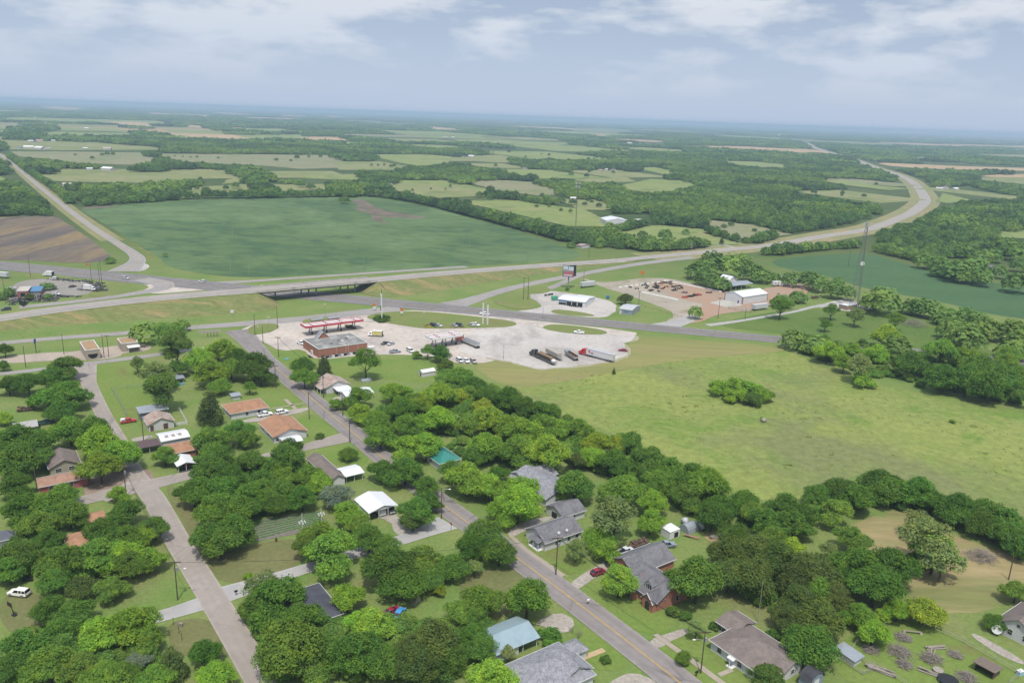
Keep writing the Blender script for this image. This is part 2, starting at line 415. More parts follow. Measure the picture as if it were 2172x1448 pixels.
def make_protos():
    for i in range(7): PROTO['broad%d' % i] = (*crown_mesh('broad_crown', 11+i, 84, 320, 0.037, kind='broad', flat=(1, .92, 1.1, .85, 1.05, .95, 1.0)[i]), trunk_mesh('trunk', i))
    for i in range(3): PROTO['tall%d' % i] = (*crown_mesh('tall_crown', 31+i, 92, 290, 0.037, kind='tall'), trunk_mesh('trunk', 20+i, 'tall'))
    for i in range(2): PROTO['cone%d' % i] = (*crown_mesh('conifer_crown', 41+i, 70, 190, 0.042, kind='cone'), trunk_mesh('trunk', 30+i, 'cone'))
    for i in range(3): PROTO['bush%d' % i] = (*crown_mesh('bush_crown', 51+i, 54, 180, 0.055, kind='bush'), trunk_mesh('stems', 40+i, 'bush'))
    for i in range(3): PROTO['open%d' % i] = (*crown_mesh('open_crown', 61+i, 54, 220, 0.043, kind='broad', gap=0.25, spread=1.12), trunk_mesh('trunk', 50+i))
    b = MB(); r = random.Random(3)
    def br(s, d, l, rad, dep):
        e = s+d*l; b.cyl(s, e, rad, rad*0.55, 5, caps=False)
        if dep: 
            for _ in range(3): br(s+d*l*r.uniform(.6, 1), (d+Vector((r.uniform(-.8, .8), r.uniform(-.8, .8), r.uniform(-.1, .5)))).normalized(), l*0.66, rad*0.5, dep-1)
    for i in range(5): br(Vector((0, 0, 0)), Vector((math.cos(i*1.3)*.4, math.sin(i*1.3)*.4, 1)).normalized(), 0.8, 0.035, 4)
    PROTO['bare'] = (None, 1.6, b.mesh('bare_branches', omat('grey_bark', (0.24, 0.21, 0.19), 0.95, var=0.3)))
TONES = {  # letter: (colour, words, kind of crown)
 'd': ((0.081, 0.165, 0.033), 'dark green', 'broad'), 'm': ((0.116, 0.214, 0.039), 'mid green', 'broad'), 'b': ((0.166, 0.295, 0.042), 'bright green', 'broad'),
 'l': ((0.216, 0.313, 0.042), 'lime green', 'broad'), 'y': ((0.180, 0.323, 0.044), 'yellow-green', 'broad'), 'g': ((0.153, 0.223, 0.080), 'grey-green', 'open'),
 'o': ((0.087, 0.133, 0.038), 'olive green', 'broad'), 'c': ((0.075, 0.121, 0.043), 'dark dense conical', 'cone'), 't': ((0.128, 0.218, 0.053), 'tall soft green', 'tall'),
 's': ((0.175, 0.230, 0.160), 'silvery grey', 'broad'), 'p': ((0.101, 0.198, 0.033), 'open-crowned green', 'open'), 'k': ((0.094, 0.205, 0.036), 'dense clipped round', 'bush'),
 'u': ((0.155, 0.269, 0.039), 'bushy bright', 'bush'), 'v': ((0.086, 0.160, 0.035), 'bushy dark green', 'bush'), 'x': ((0.405, 0.365, 0.338), 'bare grey', 'bare')}
PLACED = []; FAR_TREES = []
def plant(x, y, rp, tn):
    """x, y, rp: crown centre and half-width as surveyed; stands the tree on the ground under that crown"""
    col, words, kd = TONES[tn]
    keys = [k for k in PROTO if k.startswith(kd)]
    key = keys[int(RNG.integers(len(keys)))]
    h = 4.0; R0 = 3.0
    for _ in range(6):
        p = P(x, y, h); dep = (p-CAM).dot(FW); R0 = rp*dep/FPX
        H = PROTO[key][1]*R0
        th = {'broad': 0.16, 'open': 0.55, 'tall': 0.2, 'cone': 0.06, 'bush': 0.05, 'bare': 0.0}[kd]*R0
        h = th+H*0.5
    jit = RNG.uniform(0.92, 1.08)
    c3 = tuple(float(c*jit*RNG.uniform(0.93, 1.07)) for c in col)
    PLACED.append(dict(px=(x, y), pos=(p.x, p.y), R=R0*1.01, H=H, th=th, key=key, col=c3, tn=tn, words=words, rp=rp))
def ordinal(i): return ['nearest', 'second nearest', 'third nearest', 'fourth nearest', 'fifth nearest', 'sixth nearest', 'seventh nearest', 'eighth nearest', 'ninth nearest', 'tenth nearest', 'eleventh nearest', 'twelfth nearest', 'thirteenth nearest', 'fourteenth nearest', 'fifteenth nearest', 'sixteenth nearest', 'seventeenth nearest', 'eighteenth nearest'][min(i, 17)]
def grow_trees(landmarks):
    # past 315 trees the smallest hedge trees far off join the woodland
    far = sorted((t for t in PLACED if t['px'][1] < 735 and t['tn'] in 'dmb'), key=lambda t: t['rp'])
    for t in far[:max(0, sum(1 for t in PLACED if t['H'] >= 3.2 and t['tn'] not in 'kuv')-315)]: PLACED.remove(t); FAR_TREES.append(t)
    for t in PLACED:
        bush = t['H'] < 3.2 or t['tn'] in 'kuv'
        t['cat'] = 'shrub' if bush else 'tree'
        best = min(landmarks, key=lambda l: (P(*l[1])-Vector((*t['pos'], 0))).length)
        t['lm'] = best[0]; t['ld'] = (P(*best[1])-Vector((*t['pos'], 0))).length
        t['size'] = 'small' if t['R'] < 3.0 else ('big' if t['R'] > 6.2 else 'medium')
    grp = {}
    for t in PLACED: grp.setdefault((t['lm'], t['words'], t['cat']), []).append(t)
    for (lm, words, cat), ts in grp.items():
        ts.sort(key=lambda t: t['ld'])
        for i, t in enumerate(ts):
            t['label'] = f"{ordinal(i)} {words} {cat} to {lm}, {t['size']}" if len(ts) > 1 else f"{t['size']} {words} {cat} by {lm}"
    for t in PLACED:
        cm, H, tm = PROTO[t['key']]
        o = thing({'tree': 'tree', 'shrub': 'shrub'}[t['cat']] if t['tn'] != 'c' else 'cedar_tree', t['label'], t['cat'], (*t['pos'], 0), float(RNG.uniform(0, 6.28)), 'trees and shrubs around the town' )
        s = t['R']
        if cm:
            k = link('crown', cm, o, (0, 0, t['th']), 0, t['col']); k.scale = (s, s*float(RNG.uniform(.9, 1.1)), s*float(RNG.uniform(.92, 1.08)))
            hz = max(t['th'], 0.25*s)
            k2 = link('trunk', tm, o); k2.scale = (s, s, hz*1.0 if hz > 0.6*s else s*0.6)
        else:
            k2 = link('branches', tm, o); k2.scale = (s, s, s)
def in_poly(x, y, poly):
    c = False; n = len(poly); j = n-1
    for i in range(n):
        xi, yi = poly[i]; xj, yj = poly[j]
        if (yi > y) != (yj > y) and x < (xj-xi)*(y-yi)/(yj-yi)+xi: c = not c
        j = i
    return c
def gn_scatter(o, protos):
    col = bpy.data.collections.new(o.name+'_kinds')
    for p in protos: col.objects.link(p)
    ng = bpy.data.node_groups.new('scatter', 'GeometryNodeTree')
    ng.interface.new_socket('Geometry', in_out='INPUT', socket_type='NodeSocketGeometry'); ng.interface.new_socket('Geometry', in_out='OUTPUT', socket_type='NodeSocketGeometry')
    N = ng.nodes; Lk = ng.links; gi = N.new('NodeGroupInput'); go = N.new('NodeGroupOutput')
    ci = N.new('GeometryNodeCollectionInfo'); ci.inputs['Collection'].default_value = col; ci.inputs['Separate Children'].default_value = True; ci.inputs['Reset Children'].default_value = True
    ip = N.new('GeometryNodeInstanceOnPoints'); ip.inputs['Pick Instance'].default_value = True
    def at(name, ty):
        a = N.new('GeometryNodeInputNamedAttribute'); a.data_type = ty; a.inputs[0].default_value = name
        return [s for s in a.outputs if s.enabled and s.name == 'Attribute'][0]
    Lk.new(gi.outputs[0], ip.inputs['Points']); Lk.new(ci.outputs[0], ip.inputs['Instance'])
    Lk.new(at('idx', 'INT'), ip.inputs['Instance Index']); Lk.new(at('sc', 'FLOAT_VECTOR'), ip.inputs['Scale']); Lk.new(at('rot', 'FLOAT_VECTOR'), ip.inputs['Rotation'])
    Lk.new(ip.outputs[0], go.inputs[0])
    md = o.modifiers.new('scatter', 'NODES'); md.node_group = ng
def clump_mesh(name, seed, n, rad, per, leaf, r0=(3.2, 5.5)):
    """a patch of woodland: n crowns over a disc of radius rad (metres)"""
    r = np.random.default_rng(seed); qs = []
    for _ in range(n):
        a = r.uniform(0, 6.28); d = rad*math.sqrt(r.uniform()); R1 = r.uniform(*r0); hh = r.uniform(0.7, 1.15)*R1*1.15+1.5
        m = per; v = r.normal(size=(m, 3)); v /= np.linalg.norm(v, axis=1)[:, None]; v[:, 2] = np.abs(v[:, 2])*1.15-0.35
        c = np.array([d*math.cos(a), d*math.sin(a), hh*0.72])+v*np.array([R1, R1, hh*0.78])*(1+0.22*np.sin(v[:, :1]*7+a)*np.cos(v[:, 1:2]*6)+r.normal(0, 0.08, (m, 1)))
        nr = v*0.9+np.array([0, 0, .5])+r.normal(0, .4, (m, 3)); nr /= np.linalg.norm(nr, axis=1)[:, None]
        u = np.cross(nr, r.normal(size=(m, 3))); u /= np.linalg.norm(u, axis=1)[:, None]; w = np.cross(nr, u)
        s = leaf*r.uniform(.6, 1.4, m)[:, None]
        qs.append(np.stack([c-u*s, c-w*s*.8, c+u*s*.8, c+w*s], 1))
    q = np.concatenate(qs); q[:, :, 2] = np.maximum(q[:, :, 2], 0.02)
    return quads_mesh(name, q, LEAF)
CELLS = {}
def farm_cells(past):
    """patchwork of pastures between the far woods: one sheet mesh, cells of three tones"""
    rr = random.Random(21); vs = []; fs = []; mi = []
    for d0, d1, w, h in ((1150, 2300, 170, 250), (2300, 4600, 420, 560), (4600, 10500, 900, 1150)):
        ca, sa = math.cos(R(GRID-8)), math.sin(R(GRID-8)); n = int(d1*1.3/min(w, h))+2
        for i in range(-n, n):
            for j in range(-n, n):
                x, y = i*w*ca-j*h*sa, i*w*sa+j*h*ca
                d = math.hypot(x, y)
                if y < 300 or not d0 < d < d1 or abs(x) > .8*y+200: continue
                k = noise.noise(Vector((x*.0007, y*.0007, 4)))
                if rr.random() > (0.32+k*.5 if x < .12*y else 0.16+k*.35)+(.16 if d0 > 4000 else .06 if d0 > 2000 else 0): continue
                u, v = px_of(x, y)
                if v > 415 and u > 1240: continue
                sx, sy = rr.uniform(.55, 1.0), rr.uniform(.6, 1.0)
                CELLS.setdefault((w, i, j), (sx, sy)); o = len(vs)
                for a, b_ in ((-.5, -.5), (.5, -.5), (.5, .5), (-.5, .5)):
                    a, b_ = (a*sx*w+rr.uniform(-.06, .06)*w, b_*sy*h+rr.uniform(-.06, .06)*h); vs.append((x+a*ca-b_*sa, y+a*sa+b_*ca, .2))
                fs.append((o, o+1, o+2, o+3)); mi.append(rr.choice((0, 1, 1, 2, 0)) if rr.random() > (.20 if d0 > 4000 else .08) or d0 < 2000 else 3)
    me = bpy.data.meshes.new('far_pastures'); me.from_pydata(vs, [], fs); [me.materials.append(m) for m in past]; me.polygons.foreach_set('material_index', mi)
    tag(link('far_pastures', me), 'patchwork of small pale pastures among the far woods', 'pastures', kind='structure')
def in_cell(X, Y, d):
    ca, sa = math.cos(R(GRID-8)), math.sin(R(GRID-8))
    for d0, d1, w, h in ((1150, 2300, 170, 250), (2300, 4600, 420, 560), (4600, 10500, 900, 1150)):
        if not d0-400 < d < d1+900: continue
        for f in (0.0, .045, .09):
            x, y = X*(1+f), Y*(1+f); a, b_ = (x*ca+y*sa)/w, (-x*sa+y*ca)/h; i, j = round(a), round(b_); c = CELLS.get((w, i, j))
            if c and abs(a-i) < c[0]/2 and abs(b_-j) < c[1]/2: return True
    return False
def woodland(far_polys, clear, stripes, extra):
    protos = []; cols = [(0.082, 0.160, 0.054), (0.112, 0.205, 0.060), (0.150, 0.245, 0.066), (0.062, 0.120, 0.050)]
    mats = [leaf_mat('woodland_leaf', col=c) for c in cols]
    def pr(me, col):
        if me.users: me = me.copy()
        me.materials.clear(); me.materials.append(mats[cols.index(col)])
        protos.append(bpy.data.objects.new('woodland_kind_%03d' % len(protos), me))
    singles = [clump_mesh('single_tree', 100+i, 1, 0.1, 420, 0.75, (4.6, 5.4)) for i in range(4)]
    for m in singles:
        for c in cols: pr(m, c)                     # 0..15
    mids = [clump_mesh('tree_clump', 120+i, 13, 16, 170, 1.25) for i in range(3)]
    for m in mids:
        for c in cols: pr(m, c)                     # 16..27
    bigs = [clump_mesh('wood_patch', 140+i, 46, 46, 46, 2.6, (4, 7.5)) for i in range(3)]
    for m in bigs:
        for c in cols: pr(m, c)                     # 28..39
    pts = []; rot = []; sc = []; idx = []
    rr = random.Random(5)
    segs = []
    for mid, hw in ROADS:
        for i in range(0, len(mid), 2): segs.append((mid[i].x, mid[i].y, hw))
    grid = {}
    for a in segs: grid.setdefault((int(a[0]//40), int(a[1]//40)), []).append(a)
    def near_road(x, y, m):
        i, j = int(x//40), int(y//40)
        for di in (-1, 0, 1):
            for dj in (-1, 0, 1):
                for a in grid.get((i+di, j+dj), ()):
                    if (a[0]-x)**2+(a[1]-y)**2 < (a[2]+m)**2: return True
        return False
    def put(x, y, i, s, sz):
        pts.append((x, y, 0)); rot.append((0, 0, rr.uniform(0, 6.28))); sc.append((s, s, sz)); idx.append(i)
    def tone(x, y, k):
        v = noise.noise(Vector((x*0.006, y*0.006, 3)))+rr.uniform(-.45, .45)
        return 3 if v < -0.38 else 0 if v < 0 else 1 if v < 0.35 else 2
    for d0, d1, step, base, nk, rb in ((560, 1150, 7.6, 0, 4, 7), (1150, 2700, 21, 16, 3, 17), (2700, 9500, 62, 28, 3, 40), (9500, 30000, 330, 28, 3, 0)):
        hw = 0.78
        y = d0*0.80
        while y < d1:
            x = -hw*y-150
            while x < hw*y+150:
                X = x+rr.uniform(-.5, .5)*step; Y = y+rr.uniform(-.5, .5)*step; x += step
                d = math.hypot(X, Y)
                if not d0 <= d < d1: continue
                u, v = px_of(X, Y)
                if v > 330 or d < 1150:
                    if not any(in_poly(u, v, p) for p in far_polys): continue
                if any(in_poly(uu, vv, p) for uu, vv in ((u, v), px_of(X, Y, 4.5), px_of(X, Y, 9.0)) for p, bb in clear if bb[0] <= uu <= bb[2] and bb[1] <= vv <= bb[3]): continue
                if in_cell(X, Y, d):
                    if base < 28 and rr.random() < .035 and not near_road(X, Y, 16): s = rr.uniform(.5, 1.1); put(X, Y, 4*rr.randrange(4)+rr.choice((0, 3)), s, s)
                    continue
                nz = noise.noise(Vector((X*0.0016, Y*0.0016, 0)))
                if d < 9500 and noise.noise(Vector((X*0.012, Y*0.012, 7))) < -0.62 and base < 28: continue
                if base == 28 and nz < -0.34: continue
                if rb and near_road(X, Y, rb+3): continue
                if d >= 9500:
                    s = rr.uniform(1.6, 4.0)
                    if nz < -0.15: continue
                    put(X, Y, base+4*rr.randrange(nk)+tone(X, Y, 0), s, rr.uniform(0.8, 1.25))
                else:
                    s = rr.uniform(0.62, 1.12) if base == 0 else rr.uniform(0.9, 1.15)
                    put(X, Y, base+4*rr.randrange(nk)+tone(X, Y, 0), s, s*rr.uniform(0.75, 1.1))
            y += step
    for line, sp, sz in stripes:                    # hedgerows: survey polyline, spacing, tree radius
        L = resample([P(*p) for p in line], sp)
        for p in L:
            for _ in range(2):
                s = rr.uniform(0.6, 1.25)*sz/5
                put(p.x+rr.uniform(-.35, .35)*sz, p.y+rr.uniform(-.35, .35)*sz, 4*rr.randrange(4)+tone(p.x, p.y, 0), s, s*rr.uniform(.8, 1.1))
    for x, y, r in extra:                           # single field trees far off
        p = P(x, y); dep = (p-CAM).dot(FW); s = r*dep/FPX/5
        put(p.x, p.y, 4*rr.randrange(4)+rr.choice((0, 3, 0, 1)), s, s*rr.uniform(.8, 1.1))
    for t in FAR_TREES: s = t['R']/5.9; put(*t['pos'], 4*rr.randrange(4)+{'d': 1, 'm': 2, 'b': 2}[t['tn']], s*1.08, s*.95)
    me = bpy.data.meshes.new('woodland'); me.from_pydata(pts, [], [])
    for nm, ty, dat, f in (('idx', 'INT', idx, 'value'), ('sc', 'FLOAT_VECTOR', sc, 'vector'), ('rot', 'FLOAT_VECTOR', rot, 'vector')):
        a = me.attributes.new(nm, ty, 'POINT'); a.data.foreach_set(f, np.array(dat).reshape(-1))
    o = link('woodland', me); tag(o, 'mixed green woods, hedgerows and field trees stretching to the horizon', 'woodland', kind='stuff')
    gn_scatter(o, protos); print('woodland points', len(pts))

def undergrowth(polys):
    """low brambles and saplings filling the tree belts"""
    protos = []; mats = [leaf_mat('undergrowth_leaf', col=c) for c in ((0.13, 0.25, 0.05), (0.10, 0.19, 0.045), (0.17, 0.27, 0.06))]
    for k in range(3):
        m = PROTO['bush%d' % k][0].copy(); m.materials.clear(); m.materials.append(mats[k]); protos.append(bpy.data.objects.new('undergrowth_kind_%03d' % k, m))
    pts = []; idx = []; sc = []; rot = []; rr = random.Random(33)
    for poly, n in polys:
        W = [P(*p) for p in poly]; wp = [(p.x, p.y) for p in W]; x0, x1 = min(p[0] for p in wp), max(p[0] for p in wp); y0, y1 = min(p[1] for p in wp), max(p[1] for p in wp); k = 0
        while k < n:
            x, y = rr.uniform(x0, x1), rr.uniform(y0, y1)
            if not in_poly(x, y, wp): continue
            k += 1; s = rr.uniform(1.2, 3.4); pts.append((x, y, 0)); idx.append(rr.randrange(3)); sc.append((s, s, s*rr.uniform(.7, 1.2))); rot.append((0, 0, rr.uniform(0, 6.28)))
    me = bpy.data.meshes.new('undergrowth'); me.from_pydata(pts, [], [])
    for nm, ty, dat, f in (('idx', 'INT', idx, 'value'), ('sc', 'FLOAT_VECTOR', sc, 'vector'), ('rot', 'FLOAT_VECTOR', rot, 'vector')):
        a = me.attributes.new(nm, ty, 'POINT'); a.data.foreach_set(f, np.array(dat).reshape(-1))
    o = link('undergrowth', me); tag(o, 'low brambles and saplings beneath and between the trees of the belts', 'undergrowth', kind='stuff'); gn_scatter(o, protos)
# ------------------------------------------------------------------ ground, fields, lots, roads
def build_land():
    # one sheet to the horizon: town grass near, pasture and far farmland beyond
    m, nt = newmat('countryside'); q = NT(nt)
    co = q.n('ShaderNodeTexCoord').outputs['Object']
    lawn = q.mix(q.ramp(q.noise(co, 0.045, 6), 0.36, 0.64), (0.100, 0.155, 0.037), (0.143, 0.170, 0.054))
    lawn = q.mix(q.math('MULTIPLY', q.ramp(q.noise(co, 0.018, 6, 0.65, 0.8), 0.56, 0.72), 0.6), lawn, (0.166, 0.133, 0.072))
    wood = q.mix(q.ramp(q.noise(co, 0.004, 6), 0.4, 0.6), (0.036, 0.061, 0.019), (0.061, 0.083, 0.026))
    mp = q.n('ShaderNodeMapping', {'Vector': co}); mp.inputs['Rotation'].default_value = (0, 0, R(20)); mp.inputs['Scale'].default_value = (0.0007, 0.0012, 1)
    vor = q.n('ShaderNodeTexVoronoi', {'Vector': mp.outputs[0], 'Scale': 1.0, 'Randomness': 0.9}, distance='CHEBYCHEV').outputs['Color']
    sv = q.n('ShaderNodeSeparateColor', {'Color': vor})
    farm = q.mix(q.ramp(sv.outputs[0], 0.80, 0.81), wood, (0.094, 0.119, 0.040))
    farm = q.mix(q.ramp(sv.outputs[1], 0.90, 0.91), farm, (0.259, 0.187, 0.094))
    sep = q.n('ShaderNodeSeparateXYZ', {'Vector': co})
    dist = q.n('ShaderNodeVectorMath', {0: co}, operation='LENGTH').outputs['Value']
    col = q.mix(q.ramp(dist, 560, 900), lawn, q.mix(q.ramp(dist, 2500, 3600), wood, farm))
    v = q.n('ShaderNodeMapRange', {'Value': q.noise(co, 0.9, 5, 0.75), 'From Min': 0.25, 'From Max': 0.75, 'To Min': 0.72, 'To Max': 1.28}).outputs[0]
    col = q.mix(1.0, col, q.n('ShaderNodeCombineColor', {0: v, 1: v, 2: v}).outputs[0], 'MULTIPLY')
    q.out(q.principled(col, 0.95, 0.1))
    rs = [0, 60, 120, 200, 320, 500, 800, 1500, 4000, 12000, 40000]; vs = [(0, 0, 0)]; fs = []; n = 72
    for r_ in rs[1:]:
        for i in range(n): vs.append((r_*math.cos(2*math.pi*i/n), r_*math.sin(2*math.pi*i/n), 0))
    for i in range(n): fs.append((0, 1+i, 1+(i+1) % n))
    for k in range(len(rs)-2):
        a = 1+k*n; b_ = a+n
        for i in range(n): fs.append((a+i, b_+i, b_+(i+1) % n, a+(i+1) % n))
    me = bpy.data.meshes.new('ground'); me.from_pydata(vs, [], fs); me.materials.append(m)
    tag(link('ground', me), 'green town lawns and flat open countryside running to the horizon', 'ground', kind='structure')
    # ---- fields
    soy = gmat('soybean_rows', (0.090, 0.148, 0.058), (0.114, 0.180, 0.066), 0.010, (0.062, 0.118, 0.052), 0.05, (0.46, 0.60), (0.14, 0.32), (27, 0.5, 1.0), c4=(0.132, 0.200, 0.084), s4=0.007, t4=(0.48, 0.62))
    sheet('soybean_field', [(162, 441), (250, 434), (400, 424), (560, 421), (720, 418), (800, 418), (900, 437), (1000, 462), (1090, 488), (1190, 519), (1238, 540), (1215, 550), (1086, 560), (960, 566), (800, 577), (600, 587), (520, 588), (450, 584), (380, 572), (350, 562), (343, 548), (300, 525), (250, 490), (200, 463)], 0.06, soy, 'large green soybean field beyond the highway', 'field', 1)
    dirt = gmat('bare_field_soil', (0.135, 0.105, 0.085), (0.20, 0.165, 0.125), 0.05, (0.10, 0.14, 0.055), 0.08, (0.52, 0.66), (0.7, 0.3))
    sheet('bare_soil', [(742, 425), (768, 421), (786, 432), (800, 441), (830, 450), (920, 462), (870, 464), (820, 460), (805, 464), (832, 478), (800, 470), (785, 464), (790, 456), (768, 448), (752, 446), (760, 436)], 0.12, dirt, 'bare washed-out soil patch in the soybean field', 'soil', 2, 2.5)
    sheet('bare_soil', [(165, 441), (250, 434), (255, 438), (190, 444)], 0.12, dirt, 'bare soil strip at the far left corner of the soybean field', 'soil', 1, 2)
    plow = gmat('stubble', (0.165, 0.135, 0.105), (0.27, 0.20, 0.095), 0.03, (0.125, 0.105, 0.095), 0.05, (0.45, 0.62), (0.6, 0.34), (-58, 0.9, 0.10))
    sheet('plowed_field', [(-300, 470), (0, 461), (60, 459), (118, 458), (143, 474), (190, 506), (222, 530), (238, 548), (215, 556), (150, 558), (60, 552), (-300, 545)], 0.08, plow, 'brown plowed field with straw stubble left of the county road', 'field', 1, 1.5)
    soy2 = gmat('soybean_rows_b', (0.064, 0.130, 0.054), (0.080, 0.150, 0.060), 0.015, (0.095, 0.165, 0.066), 0.05, (0.55, 0.7), (0.5, 0.25), (-20, 0.25, 1.2))
    sheet('soybean_field', [(1629, 552), (1704, 544), (1804, 537), (1854, 540), (1879, 548), (1916, 558), (1954, 571), (2004, 585), (2091, 597), (2172, 610), (2500, 655), (2500, 730), (2172, 676), (2104, 667), (2004, 642), (1929, 627), (1841, 614), (1754, 584), (1660, 570)], 0.06, soy2, 'dark green soybean field behind the cell tower', 'field', 1)
    mead = gmat('meadow_grass', (0.198, 0.250, 0.066), (0.246, 0.282, 0.078), 0.016, (0.150, 0.232, 0.044), 0.03, (0.5, 0.64), (0.30, 0.30), None, c4=(0.185, 0.210, 0.080), s4=0.012, t4=(0.50, 0.62))
    sheet('meadow', [(1040, 800), (1140, 790), (1260, 778), (1360, 762), (1500, 745), (1640, 733), (1690, 752), (1760, 785), (1850, 815), (2000, 842), (2150, 868), (2600, 960), (2700, 1250), (2172, 1120), (1960, 1030), (1850, 1000), (1780, 1020), (1700, 1060), (1600, 1060), (1500, 1030), (1400, 965), (1280, 910), (1190, 880), (1100, 840)], 0.04, mead, 'wide pale green meadow right of the tree belt', 'meadow', 2, 2.0)
    hay = gmat('mown_grass', (0.285, 0.265, 0.100), (0.215, 0.228, 0.078), 0.03, (0.27, 0.235, 0.11), 0.05, (0.5, 0.66), (0.5, 0.2), (12, 0.05, 0.9))
    sheet('mown_strip', [(1000, 772), (1065, 765), (1140, 783), (1200, 777), (1300, 766), (1346, 752), (1330, 735), (1348, 716), (1400, 714), (1660, 736), (1668, 746), (1560, 752), (1420, 768), (1300, 790), (1180, 812), (1090, 826), (1040, 804)], 0.08, hay, 'mown yellowish grass around the truck lot', 'grass', 2, 1.5)
    straw = gmat('dry_cut_grass', (0.37, 0.285, 0.150), (0.32, 0.26, 0.125), 0.05, (0.205, 0.215, 0.080), 0.045, (0.47, 0.62), (0.6, 0.2), (60, 0.1, 0.7))
    sheet('dry_grass', [(1760, 1120), (1830, 1100), (1900, 1085), (1945, 1085), (2000, 1110), (2060, 1150), (2172, 1190), (2300, 1230), (2300, 1330), (2172, 1285), (2100, 1280), (2060, 1310), (1990, 1300), (1935, 1280), (1900, 1200), (1830, 1165)], 0.05, straw, 'dry tan cut grass behind the brush pile yard', 'grass', 2, 5.0)
    sheet('dry_grass', [(1490, 1125), (1540, 1115), (1580, 1130), (1560, 1150), (1500, 1150)], 0.05, straw, 'dry tan ground near the log pile', 'grass', 2, 1.0)
    green = gmat('lush_grass', (0.098, 0.165, 0.036), (0.125, 0.182, 0.042), 0.04, (0.15, 0.18, 0.055), 0.05, (0.55, 0.7), (0.7, 0.22))
    sheet('lush_grass', [(1500, 690), (1600, 668), (1700, 652), (1790, 660), (1860, 640), (1960, 668), (2040, 720), (2172, 770), (2172, 790), (1900, 740), (1700, 715), (1640, 706)], 0.03, green, 'lush green grass around the lone trees by the tower', 'grass', 2, 1.5)
    for i, pts in enumerate([[(765, 845), (590, 865), (700, 790), (1100, 790)]]): pass
    lawn2 = gmat('mown_lawn', (0.150, 0.228, 0.046), (0.178, 0.235, 0.058), 0.05, (0.175, 0.180, 0.062), 0.06, (0.56, 0.7), (0.8, 0.2))
    for pts, lab in [([(195, 775), (280, 765), (330, 762), (350, 800), (320, 870), (262, 915), (225, 860), (200, 810)], 'mown lawn between the alley road and the rusty barn'),
                     ([(545, 745), (590, 747), (640, 742), (690, 775), (780, 755), (960, 775), (1010, 800), (900, 815), (800, 800), (680, 800), (610, 770)], 'mown lawn behind the brick store'),
                     ([(585, 812), (600, 800), (650, 862), (620, 872), (560, 890), (500, 840)], 'bright lawn of the white house with pickup'),
                     ([(625, 885), (662, 876), (718, 915), (718, 925), (660, 940)], 'bright corner lawn with small shrub'),
                     ([(660, 958), (728, 938), (790, 975), (770, 990), (700, 985)], 'bright lawn with a lone round tree'),
                     ([(1222, 1250), (1270, 1225), (1400, 1262), (1460, 1310), (1370, 1362)], 'bright front lawn of the brick house'),
                     ([(1360, 1395), (1460, 1340), (1520, 1340), (1700, 1460), (1560, 1480)], 'front lawn of the long low house'),
                     ([(1215, 1330), (1260, 1335), (1340, 1400), (1310, 1430), (1190, 1400)], 'lawn before the grey shingled house'),
                     ([(1095, 1120), (1150, 1130), (1190, 1160), (1270, 1190), (1205, 1232), (1120, 1160)], 'lawn of the grey gabled house'),
                     ([(1890, 1310), (1960, 1320), (2130, 1400), (2172, 1448), (1820, 1460), (1760, 1420), (1790, 1350)], 'rough green grass of the fenced yard')]:
        sheet('lawn', pts, 0.05, lawn2, lab, 'lawn', 2, 0.8)
    dull = gmat('dull_grass', (0.155, 0.165, 0.062), (0.185, 0.180, 0.075), 0.06, (0.12, 0.15, 0.046), 0.05, (0.5, 0.66), (0.8, 0.22))
    for pts, lab in [([(345, 1035), (370, 1025), (420, 1090), (440, 1180), (640, 1130), (650, 1200), (480, 1248), (430, 1190)], 'dry lawn beside the vegetable garden'),
                     ([(960, 1230), (1080, 1195), (1140, 1230), (1100, 1300), (1000, 1320)], 'dull lawn left of the main street'),
                     ([(0, 1250), (110, 1260), (90, 1340), (0, 1345)], 'worn grass under the parked off-roader'),
                     ([(345, 1318), (440, 1305), (490, 1370), (480, 1400), (370, 1390)], 'rough plot with thin posts beside the west street')]:
        sheet('lawn', pts, 0.05, dull, lab, 'lawn', 2, 0.8)
    # ---- far pastures and wheat (also kept clear of trees)
    past = [gmat('pasture_a', (0.255, 0.26, 0.115), (0.20, 0.235, 0.085), 0.006, (0.29, 0.255, 0.135), 0.015, (0.55, 0.7), (0.08, 0.22), c4=(0.16, 0.20, 0.07), s4=0.02), gmat('pasture_b', (0.195, 0.255, 0.078), (0.24, 0.275, 0.095), 0.006, (0.275, 0.26, 0.125), 0.015, (0.56, 0.7), (0.08, 0.22), c4=(0.15, 0.20, 0.065), s4=0.02), gmat('pasture_c', (0.255, 0.245, 0.14), (0.23, 0.24, 0.125), 0.006, (0.185, 0.215, 0.09), 0.012, (0.5, 0.66), (0.08, 0.22))]
    wheat = gmat('ripe_wheat', (0.47, 0.34, 0.19), (0.42, 0.30, 0.165), 0.004, None, fine=(0.05, 0.1))
    clear = []
    def cl(pts, grow=0):
        xs = [p[0] for p in pts]; ys = [p[1] for p in pts]; clear.append((pts, (min(xs), min(ys), max(xs), max(ys))))
